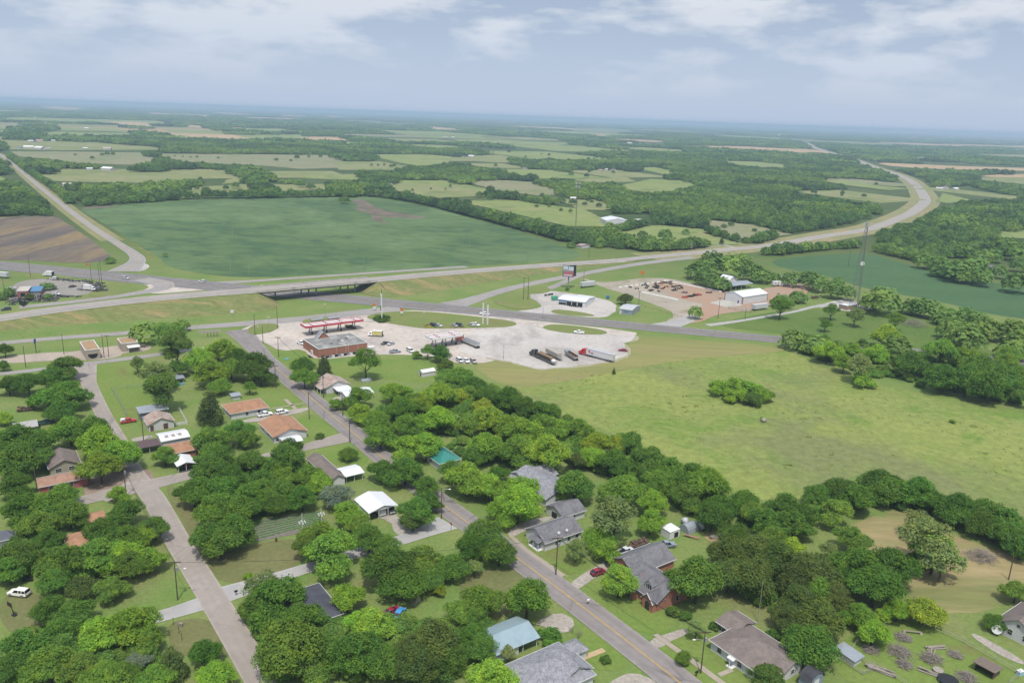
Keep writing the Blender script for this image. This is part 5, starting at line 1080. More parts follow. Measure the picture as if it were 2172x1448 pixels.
    house('', '', '', (1205, 1436), (1246, 1420), (1190, 1412), 2.8, 2.0, 'gable', rm=LGR, axis='y', parent=r_, rname='gable_roof', wname='gable_wall', size=(7.5, 7), wins=[('F', -.35, 1.6, 1, 1.4), ('F', .45, 1.4, .8, 1.2), ('R', .2)])
    house('', '', '', (1218, 1385), (1235, 1378), (1200, 1368), 2.6, 1.3, 'hip', rm=LGR, parent=r_, rname='porch_roof', wname='porch_wall', size=(5, 4))
    house('slate_roof_house', 'house with smooth dark slate-grey hip roof among trees', 'house', (681, 1293), (715, 1242), (648, 1214), 2.8, 2.0, 'hip', rm=roofm('dark_slate_shingle', (.082, .085, .105), (.065, .067, .083)), size=(14, 12))
    house('white_box_shed', 'small white cube shed open at the front beside the arched hut', 'shed', (1418, 1127), (1446, 1122), (1440, 1114), 2.4, .15, 'shed', rm=WHITE, wm=WHITE, ov=.1, doors=[('F', .3, 1.6, 1.7, BLACK)], size=(4.0, 3.6))
    for (x, y, w_, l_, lab) in ((1461, 1124, 4.0, 4.5, 'pale blue arched metal hut beside the white cube shed'), (776, 808, 2.0, 4.6, 'grey arched metal culvert hut under the lone tree')):
        o = thing('arched_hut', lab, 'hut', P(x, y), R(GRID-90)); b = MB(); n = 10
        vs = [(w_/2*math.cos(math.pi*i/n), s*l_/2, w_*.62*math.sin(math.pi*i/n)) for s in (-1, 1) for i in range(n+1)]
        b.add(vs, [(i, i+1, n+2+i, n+1+i) for i in range(n)]); part('shell', b, GTIN, o, True); b = MB(); b.add(vs, [list(range(n+1)), list(range(n+1, 2*n+2))[::-1]]); part('end_wall', b, GTIN, o)
    # car wash
    r_, L, W, rz = house('car_wash', 'tan flat-roofed car wash bay with round-topped opening', 'car wash', (181, 744), (211, 740), (201, 721.5), 4.6, .1, 'flat', wm=omat('tan_block', (.43, .37, .30), .9, var=.08, stripes=('Z', 2, .08)), rm=omat('tan_flat_roof', (.36, .24, .13), .9, var=.2, scale=.5))
    b = MB(); n = 10; vs = [(L*.36*math.cos(math.pi*i/n+math.pi), -W/2-.03, 2.7+2.2*math.sin(math.pi*i/n+math.pi)) for i in range(n+1)]; b.add(vs, [list(range(n+1))]); part('opening', b, BLACK, r_)
    r_, L, W, rz = house('wash_office', 'smaller tan flat-roofed wash building with white awning', 'car wash', (258, 730), (292, 725), (286, 714.5), 4.0, .1, 'flat', wm=MATS['tan_block'], rm=MATS['tan_flat_roof'])
    b = MB(); b.slab([(-1.5, -W/2-3.4, 2.6), (4, -W/2-3.4, 2.6), (4, -W/2, 2.9), (-1.5, -W/2, 2.9)], .15); [b.box((x, -W/2-3.2, 1.3), (.14, .14, 2.6)) for x in (-1.3, 3.8)]; part('awning', b, WHITE, r_)
    house('open_pavilion', 'long open-sided shed with grey tin roof beneath big oaks', 'pavilion', (1549, 608), (1586, 601), (1573, 591), 3.4, 1.0, 'gable', rm=GTIN, solid=False, posts=6, size=(30, 11))
    house('pavilion_house', 'white steep little roof behind the open pavilion', 'shed', (1546, 596), (1562, 593), (1556, 586), 5.0, 3.0, 'gable', rm=TIN, size=(9, 9), axis='y')
    # warehouse
    r_, L, W, rz = house('warehouse', 'long white metal warehouse with tan corner trim', 'warehouse', (1578, 632), (1627, 620), (1543, 622), 5.0, 2.2, 'gable', rm=TIN, wm=WMETAL, axis='x', ov=.2, doors=[('L', .55, 1, 2.1, GLASS)], size=(26, None))
    b = MB(); [b.box((sx*(L/2-.3), sy*(W/2-.3), 2.5), (.75, .75, 5.0)) for sx in (-1, 1) for sy in (-1, 1)]; part('corner_trim', b, omat('tan_trim', (.42, .25, .17), .7), r_); b = MB(); b.box((-L/2-.05, 0, 2.0), (.08, 4.2, 4)); part('roller_door', b, WHITE, r_)
    r_, L, W, rz = house('grey_shop', 'small grey metal building with blue lettering near the highway', 'shop', (1313, 654), (1341, 658), (1352, 647), 3.2, 1.0, 'gable', rm=omat('pale_grey_tin', (.56, .57, .58), .45, .1, stripes=('X', 1, .1)), wm=omat('grey_metal_wall', (.36, .385, .41), .6, .1, stripes=('X', 1.2, .12)), axis='x', ov=.12, sn=False, doors=[('F', -.75, 1.0, 2.1, WHITE)], wins=[('R', .1, 1.8, 1, 1)])
    b = MB(); b.box((.6, -W/2-.03, 2.0), (3.6, .05, .35)); b.box((.3, -W/2-.03, 1.5), (2.2, .05, .25)); part('lettering_board', b, omat('sign_blue', (.05, .17, .4), .5), r_)
    # tyre workshop: three roller bays, blue sign band, lower rear wing
    r_, L, W, rz = house('tyre_workshop', 'white tyre workshop with three open bays and blue sign band', 'workshop', (1184, 634), (1241, 641), (1259, 631), 3.6, 1.1, 'gable', rm=TIN, wm=WMETAL, axis='x', ov=.25, sn=False)
    for t in (-.18, .22, .64): opening(r_, 'F', L, W, t, 1.4, 3.2, 2.8, 'bay_opening', BLACK)
    b = MB(); b.box((-L*.33, -W/2-.06, 2.9), (L*.3, .1, .9)); part('sign_band', b, omat('band_blue', (.06, .2, .45), .5), r_); b = MB(); b.box((-L*.33, -W/2-.05, 1.1), (L*.28, .06, 1.6)); part('shop_window', b, GLASS, r_)
    b = MB(); b.box((L*.2, W/2+2.5, 1.6), (L*.6, 5, 3.4)); b.slab([(-L*.1-.2, W/2+5.2, 3.2), (L*.5+.2, W/2+5.2, 3.2), (L*.5+.2, W/2-.2, 3.75), (-L*.1-.2, W/2-.2, 3.75)], .12); part('rear_wing', b, WMETAL, r_)
    # salvage workshop
    r_, L, W, rz = house('red_workshop', 'red-walled workshop with dark doorway at the salvage yard', 'workshop', (36, 618), (59, 617), (58, 608), 4.2, .1, 'flat', wm=omat('red_wall', (.33, .10, .085), .8, var=.12), rm=omat('cream_roof', (.52, .47, .38), .8, var=.15), sn=False)
    opening(r_, 'F', L, W, 0, 1.7, L*.5, 3.2, 'door', BLACK)
    r_, L, W, rz = house('blue_roof_annex', 'brick annex with blue tin roof beside the red workshop', 'workshop', (60, 618), (85, 617), (84, 609), 3.0, .6, 'shed', rm=omat('bright_blue_tin', (.10, .25, .42), .5, .1, stripes=('X', 1, .12)), wm=omat('pink_brick', (.36, .2, .16), .9), sn=False); opening(r_, 'F', L, W, .1, 1.4, 4, 2.2, 'door', STEEL)
    # white barns far, country house, equipment shelter
    house('white_barn', 'large white metal barn in the pastures beyond the highway', 'barn', (1290, 468), (1330, 468.5), (1336, 458), 5.0, 2.5, 'gable', rm=TIN, wm=WMETAL, axis='y', ov=.2, sn=False, doors=[('F', .1, 4, 4, WHITE)], size=(26, 26))
    house('low_white_barn', 'low white shed right of the big white barn', 'barn', (1335, 470), (1371, 467), (1366, 461), 3.5, .8, 'gable', rm=omat('cream_tin', (.6, .58, .52), .5), wm=omat('tan_siding', (.45, .40, .34), .8), sn=False, size=(None, 14))
    house('country_house', 'white country house with grey hip roof among trees on the right', 'house', (2086, 571), (2112, 574), (2118, 562), 3.0, 3.4, 'hip', rm=GRY, sn=False, wins=[('F', -.5), ('F', .3)], size=(17, 13))
    house('equipment_hut', 'small tan equipment hut at the foot of the cell tower', 'hut', (1780, 645), (1796, 649), (1806, 643), 2.8, .1, 'flat', wm=omat('tan_hut', (.33, .24, .18), .8), rm=WHITE, sn=False)
    house('roadside_hut', 'tiny brown hut by a tree at the soybean field corner', 'hut', (1224, 519), (1234, 521), (1236, 516), 2.6, .8, 'gable', rm=RUST, sn=False)
    # far farmsteads: each building on its own
    far = [(85, 300, 18, 'pale red'), (72, 303, 12, 'dark'), (12, 315, 14, 'blue-grey'), (42, 316, 12, 'blue'), (62, 315, 22, 'white'), (85, 317, 24, 'white'), (100, 318, 14, 'tan'), (180, 317, 12, 'white'), (228, 318, 18, 'tan'), (113, 300, 10, 'white'), (66, 301, 14, 'white'), (190, 361, 9, 'white'), (230, 362, 22, 'white'), (146, 395, 14, 'tan'), (182, 274, 20, 'white'), (135, 251, 22, 'white'), (75, 251, 16, 'white'), (313, 284, 22, 'white'), (328, 285, 24, 'white'), (290, 293, 24, 'red'), (310, 294, 18, 'red'), (508, 299, 22, 'white'), (530, 318, 30, 'white'), (555, 319, 20, 'tan'), (440, 296, 24, 'tan'), (590, 269, 22, 'white'), (778, 295, 18, 'white'), (895, 304, 16, 'white'), (1000, 334, 18, 'white'), (985, 334, 14, 'dark'), (1022, 363, 14, 'orange'), (1113, 359, 13, 'brown'), (1180, 361, 13, 'brown'), (1272, 364, 16, 'orange'), (1285, 362, 10, 'white'), (1300, 363, 13, 'brown'), (1293, 300, 24, 'white'), (1336, 305, 22, 'white'), (1375, 307, 24, 'tan'), (1513, 297, 34, 'white'), (1720, 365, 22, 'white'), (1737, 365, 22, 'white'), (1881, 338, 28, 'white'), (2005, 400, 22, 'dark'), (2025, 403, 16, 'white'), (1992, 402, 12, 'white'), (822, 395, 14, 'tan'), (945, 292, 24, 'tan'), (960, 293, 20, 'white'), (1215, 424, 8, 'white')]
    cols = {'pale red': (.45, .25, .2), 'dark': (.08, .08, .085), 'blue-grey': (.3, .36, .42), 'blue': (.16, .24, .36), 'white': (.76, .76, .74), 'tan': (.48, .42, .35), 'red': (.35, .16, .13), 'orange': (.46, .27, .17), 'brown': (.24, .18, .16)}
    marks = [(85, 305, 'the far left farmstead'), (210, 361, 'the woods by the county road'), (310, 288, 'the hamlet beyond the far left pastures'), (530, 312, 'the far hamlet left of centre'), (100, 255, 'the far left horizon'), (780, 297, 'the left far meadow'), (1000, 330, 'the central pasture'), (1110, 361, 'the woods behind the monopole'), (1290, 363, 'the houses in the central woods'), (1330, 303, 'the far central hamlet'), (1740, 362, 'the winding highway'), (2005, 402, 'the highway bend'), (820, 395, 'the tan pasture'), (590, 269, 'the far wheat strips'), (950, 293, 'the far centre woods')]
    used = {}
    for i, (x, y, w_, cn) in enumerate(far):
        lm = min(marks, key=lambda m_: (m_[0]-x)**2+6*(m_[1]-y)**2)[2]; used.setdefault((cn, lm), 0); used[(cn, lm)] += 1; k = used[(cn, lm)]
        p = P(x, y); rz = R(random.choice((GRID, -20, 10, 60))); o = thing('farm_building', f"{'far' if k == 1 else ordinal(k-1).replace(' nearest', '')+' far'} {cn}-roofed building at {lm}", 'building', p, rz, 'buildings scattered over the far countryside')
        d = w_*random.uniform(.5, .7); h = 3.2 if w_ < 18 else 4.2
        part('wall', walls(w_, d, h, d*.2, 'gable', 'x'), omat('far_wall', (.55, .52, .48), .8), o); part('roof', gable(w_, d, h, d*.2, .4, .2, 'x'), omat('far_roof_'+cn, cols[cn], .6), o)
# ------------------------------------------------------------------ vehicles
VEH = {}
def wheels_parts(xs, half, r, w):
    out = []
    for x in xs:
        for s in (-1, 1):
            b = MB(); b.k = 0; y = s*half; b.cyl((x, y-s*w, r), (x, y, r), r, n=12); b.k = 1; b.cyl((x, y, r), (x, y+s*.015, r), r*.58, n=10); out.append(('wheel', b.mesh('wheel', [TYRE, RIM]), None))
    return out
def veh_parts(kind):
    if kind in VEH: return VEH[kind]
    ps = []; B_ = MB(); G = MB(); Rf = MB()
    if kind in ('sedan', 'suv', 'van', 'pickup', 'hatch', 'topper'):
        L, W, belt, top = {'sedan': (4.7, 1.8, .95, 1.45), 'hatch': (4.3, 1.8, 1.0, 1.55), 'suv': (5.1, 2.0, 1.12, 1.88), 'van': (5.2, 2.0, 1.1, 1.95), 'pickup': (5.8, 2.0, 1.12, 1.88), 'topper': (5.4, 1.9, 1.1, 1.8)}[kind]
        h = L/2; hood = belt-.06; wr = .36 if kind in ('sedan', 'hatch') else .40
        low = .30 if kind in ('sedan', 'hatch') else .42
        cw = {'sedan': (-h+.75, -h+1.35, h-2.15, h-1.35), 'hatch': (-h+.1, -h+.75, h-1.95, h-1.15), 'suv': (-h+.08, -h+.4, h-2.1, h-1.45), 'van': (-h+.06, -h+.3, h-1.75, h-.95), 'pickup': (-.75, -.6, h-2.15, h-1.5), 'topper': (-.9, -.8, h-2.1, h-1.45)}[kind]
        B_.profile([(-h, low+.1), (-h+.1, low), (h-.15, low), (h, low+.18), (h-.02, hood-.22), (h-.25, hood-.06), (cw[3], belt), (-h+.1, belt), (-h, belt-.12)], W, .1)
        if kind == 'pickup':      # open bed: rim walls around a dark floor
            G.box((-h+1.35, 0, belt+.004), (2.35, W-.35, .01))
            for s in (-1, 1): B_.box((-h+1.35, s*(W/2-.12), belt+.12), (2.6, .1, .25))
            B_.box((-h+.1, 0, belt+.12), (.1, W-.36, .25))
        if kind == 'topper':
            tb = MB(); tb.profile([(-h+.08, belt), (-1.0, belt), (-1.0, 1.8), (-h+.3, 1.8)], W-.1, .12); ps.append(('bed_cap', tb.mesh('bed_cap', WHITE), None)); G.box((-h+1.0, W/2-.04, 1.45), (1.1, .03, .3)); G.box((-h+1.0, -W/2+.04, 1.45), (1.1, .03, .3))
        z1 = top-.06; a, b, c, d = cw; wi, wo = W/2-.24, W/2-.06
        vs = [(a, -wo, belt), (d, -wo, belt), (d, wo, belt), (a, wo, belt), (b, -wi, z1), (c, -wi, z1), (c, wi, z1), (b, wi, z1)]
        G.add(vs, [(0, 1, 5, 4), (1, 2, 6, 5), (2, 3, 7, 6), (3, 0, 4, 7), (4, 5, 6, 7)])
        e = .03
        Rf.add([(b-e, -wi-e, z1), (c+e, -wi-e, z1), (c+e, wi+e, z1), (b-e, wi+e, z1), (b+.1, -wi+.06, top), (c-.12, -wi+.06, top), (c-.12, wi-.06, top), (b+.1, wi-.06, top)], [(3, 2, 1, 0), (4, 5, 6, 7), (0, 1, 5, 4), (1, 2, 6, 5), (2, 3, 7, 6), (3, 0, 4, 7)])
        pil = (b+(c-b)*.48,) if kind in ('sedan', 'hatch', 'pickup', 'topper') else (b+(c-b)*.3, b+(c-b)*.62)
        for s in (-1, 1):
            for x in pil: Rf.add([(x-.06, s*(wo+.012), belt), (x+.06, s*(wo+.012), belt), (x+.06, s*(wi+.02), z1), (x-.06, s*(wi+.02), z1)], [(0, 1, 2, 3)])
            for x0, x1 in ((a, b), (d, c)): Rf.add([(x0-.05, s*(wo+.012), belt), (x0+.05, s*(wo+.012), belt), (x1+.05, s*(wi+.02), z1), (x1-.05, s*(wi+.02), z1)], [(0, 1, 2, 3)])
        ps += [('body', B_.mesh('body', PAINT), 1), ('windows', G.mesh('windows', GLASS), None), ('roof', Rf.mesh('car_roof', PAINT), 1)]
        for s in (-1, 1):
            x = MB(); x.box((h-.06, s*(W/2-.3), hood-.26), (.12, .36, .16)); ps.append(('headlight', x.mesh('headlight', LAMPG), None))
            x = MB(); x.box((-h+.04, s*(W/2-.18), belt-.2), (.1, .2, .28)); ps.append(('tail_light', x.mesh('tail_light', REDL), None))
        x = MB(); x.box((h-.02, 0, low+.12), (.16, W-.15, .2)); x.box((-h+.02, 0, low+.12), (.16, W-.15, .2)); ps.append(('bumper', x.mesh('bumper', BLACK if kind in ('sedan', 'hatch') else STEEL), None))
        ps += wheels_parts((-h+1.05, h-.95), W/2+.01, wr, .22)
    elif kind in ('box_truck', 'beverage_truck'):
        x = MB(); x.profile([(1.5, .5), (3.9, .5), (3.95, 1.3), (3.1, 1.5), (2.75, 2.35), (1.5, 2.4)], 2.2, .12); ps.append(('cab', x.mesh('cab', PAINT), 1))
        x = MB(); x.add([(3.13, -.95, 1.55), (3.13, .95, 1.55), (2.80, .85, 2.3), (2.80, -.85, 2.3)], [(0, 1, 2, 3)]); [x.box((2.35, s*1.105, 1.85), (.9, .03, .6)) for s in (-1, 1)]; ps.append(('windows', x.mesh('windows', GLASS), None))
        if kind == 'box_truck': x = MB(); x.box((-1.2, 0, 2.2), (5.2, 2.45, 2.7)); ps.append(('cargo_box', x.mesh('cargo_box', WHITE), None)); x = MB(); x.box((-3.82, 0, 2.2), (.06, 2.1, 2.3)); ps.append(('rear_door', x.mesh('rear_door', BLACK), None))
        else:
            x = MB(); x.box((-1.2, 0, 1.95), (5.2, 2.4, 2.2)); ps.append(('cargo_box', x.mesh('cargo_box', omat('yellow_panel', (.62, .50, .12), .5, c2=(.66, .62, .35), t=(.48, .6), s2=.7)), None)); x = MB(); x.box((-1.2, 0, 3.08), (5.3, 2.45, .1)); x.box((-1.2, 0, .8), (5.3, 2.46, .12)); [x.box((-3.75, s*1.18, 1.95), (.12, .1, 2.2)) for s in (-1, 1)]; ps.append(('box_frame', x.mesh('box_frame', WHITE), None))
            x = MB(); x.box((-3.85, 0, 1.9), (.1, 2.0, 2.0)); x.box((-4.2, 0, .8), (.7, 2.1, .1)); ps.append(('tail_lift', x.mesh('tail_lift', BLACK), None))
        x = MB(); x.box((-1, 0, .65), (6, .9, .3)); ps.append(('chassis', x.mesh('chassis', BLACK), None)); ps += wheels_parts((-2.4, 2.7), 1.1, .48, .3)
    elif kind.startswith('semi') or kind == 'flat_semi':
        # tractor: long hood, sleeper cab
        x = MB(); x.profile([(6.6, .7), (9.6, .7), (9.75, 1.2), (9.6, 1.9), (8.2, 2.1), (7.9, 2.95), (7.4, 3.5), (6.0, 3.7), (5.2, 3.7), (5.2, .9), (6.6, .9)], 2.35, .14); ps.append(('cab', x.mesh('cab', PAINT), 1))
        x = MB(); x.add([(8.22, -.95, 2.15), (8.22, .95, 2.15), (7.96, .85, 2.9), (7.96, -.85, 2.9)], [(0, 1, 2, 3)]); [x.box((7.3, s*1.18, 2.45), (.9, .03, .7)) for s in (-1, 1)]; ps.append(('windows', x.mesh('windows', GLASS), None))
        x = MB(); x.box((9.7, 0, .75), (.2, 2.3, .4)); [x.cyl((5.15, s*1.05, .9), (5.15, s*1.05, 3.9), .09, n=7) for s in (-1, 1)]; [x.cyl((5.6, s*.95, .65), (7.0, s*.95, .65), .3, n=9) for s in (-1, 1)]; ps.append(('bumper_and_stacks', x.mesh('bumper_and_stacks', STEEL), None))
        x = MB(); x.box((4.5, 0, .95), (6.0, .9, .25)); ps.append(('chassis', x.mesh('chassis', BLACK), None)); ps += wheels_parts((8.6, 4.6, 3.3), 1.2, .5, .34)
        if kind == 'semi_van':
            x = MB(); x.box((-3.0, 0, 2.6), (15.8, 2.55, 2.85)); ps.append(('trailer_box', x.mesh('trailer_box', omat('trailer_white', (.70, .70, .70), .5, var=.05)), None))
            x = MB(); [x.box((-3.0, s*1.285, 3.93), (15.8, .03, .14)) for s in (-1, 1)]; [x.box((3.0, s*1.285, 3.05), (1.0, .03, .55)) for s in (-1, 1)]; [x.box((1.1, s*1.285, 2.3), (1.0, .03, .6)) for s in (-1, 1)]
            for s in (-1, 1): x.add([(3.2, s*1.3, 2.8), (3.45, s*1.3, 2.6), (1.2, s*1.3, 1.9), (1.0, s*1.3, 2.1)], [(0, 1, 2, 3)])
            ps.append(('trailer_emblem', x.mesh('trailer_emblem', omat('emblem_red', (.42, .02, .025), .5)), None)); x = MB(); x.box((-3.0, 0, 4.045), (15.7, 2.5, .04)); ps.append(('trailer_roof', x.mesh('trailer_roof', omat('trailer_roof_grey', (.45, .48, .52), .5)), None)); x = MB(); [x.box((-10.91, y, 2.6), (.03, .06, 2.7)) for y in (-.5, -.35, .35, .5)]; ps.append(('door_bars', x.mesh('door_bars', STEEL), None))
        elif kind == 'semi_stake':
            x = MB(); x.box((-3.4, 0, 1.25), (15.0, 2.5, .22)); ps.append(('trailer_bed', x.mesh('trailer_bed', STEEL), None)); x = MB()
            for i in range(9): [x.box((3.6-i*1.5, s*1.22, 2.3), (.12, .08, 1.9)) for s in (-1, 1)]
            for zz in (1.6, 2.1, 2.6, 3.15): [x.box((-2.4, s*1.25, zz), (12.3, .05, .3)) for s in (-1, 1)]
            ps.append(('stake_sides', x.mesh('stake_sides', omat('stake_wood', (.07, .062, .055), .9, var=.3)), None)); x = MB(); x.box((-2.4, 0, 2.6), (12.0, 2.3, 1.0)); ps.append(('load', x.mesh('load', omat('brown_load', (.26, .17, .09), .95, var=.4, scale=1.2)), None)); x = MB(); x.ball((-9.6, 0, 2.0), (1.3, 1.15, .95), 12, 7); ps.append(('wrapped_bale', x.mesh('wrapped_bale', WHITE, True), None))
        elif kind == 'semi_hopper':
            x = MB(); x.box((-2.6, 0, 2.0), (12.8, 2.4, 1.4)); ps.append(('trailer_hopper', x.mesh('trailer_hopper', omat('pale_hopper', (.55, .55, .54), .5, .1)), None)); x = MB(); x.box((-2.6, 0, 2.73), (12.4, 2.1, .06)); [x.box((-2.6, s*1.15, 2.78), (12.8, .14, .14)) for s in (-1, 1)]; ps.append(('tarp', x.mesh('tarp', omat('grey_tarp', (.22, .24, .25), .8)), None)); x = MB(); x.box((-2.6, 0, 1.15), (13.4, .9, .25)); ps.append(('trailer_frame', x.mesh('trailer_frame', BLACK), None))
        ps += wheels_parts((-8.6, -7.3), 1.2, .5, .34)
    elif kind in ('van_trailer', 'hopper_trailer', 'dump_trailer'):
        if kind == 'van_trailer': x = MB(); x.box((0, 0, 2.55), (12.5, 2.5, 2.8)); ps.append(('trailer_box', x.mesh('trailer_box', omat('old_trailer_white', (.62, .63, .64), .5, var=.08, c2=(.5, .47, .43), t=(.56, .7), stripes=('X', 1.5, .12))), None)); x = MB(); [x.box((sx*6.24, sy*1.24, 2.55), (.1, .1, 2.9)) for sx in (-1, 1) for sy in (-1, 1)]; ps.append(('corner_posts', x.mesh('corner_posts', STEEL), None)); x = MB(); [x.box((4.2, s*.9, .6), (.15, .15, 1.2)) for s in (-1, 1)]; ps.append(('landing_legs', x.mesh('landing_legs', BLACK), None))
        elif kind == 'hopper_trailer': x = MB(); x.box((0, 0, 2.3), (11.5, 2.45, 2.0)); ps.append(('trailer_box', x.mesh('trailer_box', omat('tan_trailer', (.40, .37, .31), .7, var=.15)), None)); x = MB(); x.box((-.5, 0, 1.15), (13.5, .9, .22)); x.box((-6.9, 0, 1.3), (1.4, 2.3, .12)); ps.append(('trailer_frame', x.mesh('trailer_frame', STEEL), None))
        else:
            x = MB()
            for s in (-1, 1): x.box((0, s*1.15, 1.95), (10.0, .12, 1.5))
            x.box((5.0, 0, 2.1), (.12, 2.4, 1.8)); x.box((-5.0, 0, 1.7), (.12, 2.4, 1.0)); x.box((0, 0, 1.2), (10, 2.3, .15)); ps.append(('tub', x.mesh('tub', omat('worn_tub', (.36, .36, .35), .7, var=.2, c2=(.32, .15, .09), t=(.5, .6))), None)); x = MB(); [x.box((0, s*1.07, 2.0), (9.9, .03, 1.3)) for s in (-1, 1)]; x.box((0, 0, 1.3), (9.8, 2.05, .05)); ps.append(('rusty_lining', x.mesh('rusty_lining', omat('tub_rust', (.24, .10, .055), .9, var=.3)), None))
            x = MB(); x.ball((5.3, 0, 2.3), (1.2, 1.3, .8), 10, 6); ps.append(('front_tarp', x.mesh('front_tarp', omat('teal_tarp', (.2, .32, .36), .7), True), None))
        ps += wheels_parts((-4.6, -3.3), 1.2, .5, .34)
    elif kind == 'rv':
        x = MB(); x.profile([(-4.2, .6), (4.2, .6), (4.4, 2.0), (4.1, 3.4), (-4.1, 3.5), (-4.3, 1.2)], 2.45, .15); ps.append(('body', x.mesh('body', WHITE), None)); x = MB(); [x.box((x_, s*1.23, 2.2), (1.0, .03, .6)) for x_ in (-2.4, .2, 2.6) for s in (-1, 1)]; ps.append(('windows', x.mesh('windows', GLASS), None)); x = MB(); [x.box((0, s*1.235, 1.3), (8, .02, .12)) for s in (-1, 1)]; ps.append(('stripe', x.mesh('stripe', omat('maroon_stripe', (.2, .05, .06), .5)), None)); ps += wheels_parts((-.7, .3), 1.1, .38, .25)
    elif kind == 'flat_trailer':
        x = MB(); x.box((0, 0, .75), (6.5, 2.1, .14)); x.cyl((3.2, -.6, .7), (4.6, 0, .6), .06, n=5); x.cyl((3.2, .6, .7), (4.6, 0, .6), .06, n=5); ps.append(('deck', x.mesh('deck', omat('rusty_deck', (.15, .09, .06), .9, var=.3)), None)); x = MB(); r = random.Random(4)
        for _ in range(26): x.box((r.uniform(-2.9, 2.9), r.uniform(-.8, .8), 1.0+r.uniform(0, .6)), (r.uniform(.3, 1.4), r.uniform(.2, .6), r.uniform(.1, .5)), r.uniform(0, 3))
        ps.append(('scrap_load', x.mesh('scrap_load', omat('scrap', (.14, .09, .07), .8, var=.5, scale=.8, c2=(.3, .3, .3), t=(.55, .6))), None)); ps += wheels_parts((-.6, .3), 1.15, .36, .22)
    VEH[kind] = ps; return ps
def vehicle(kind, x, y, ang, col, label, name, cat=None, group=None, at=None, z=0.07):
    o = thing(name, label, cat or name.split('_')[-1], at or P(x, y), R(ang), group); o.location.z = z
    for nm, me, pc in veh_parts(kind): link(nm, me, o, col=col if pc else None)
    return o
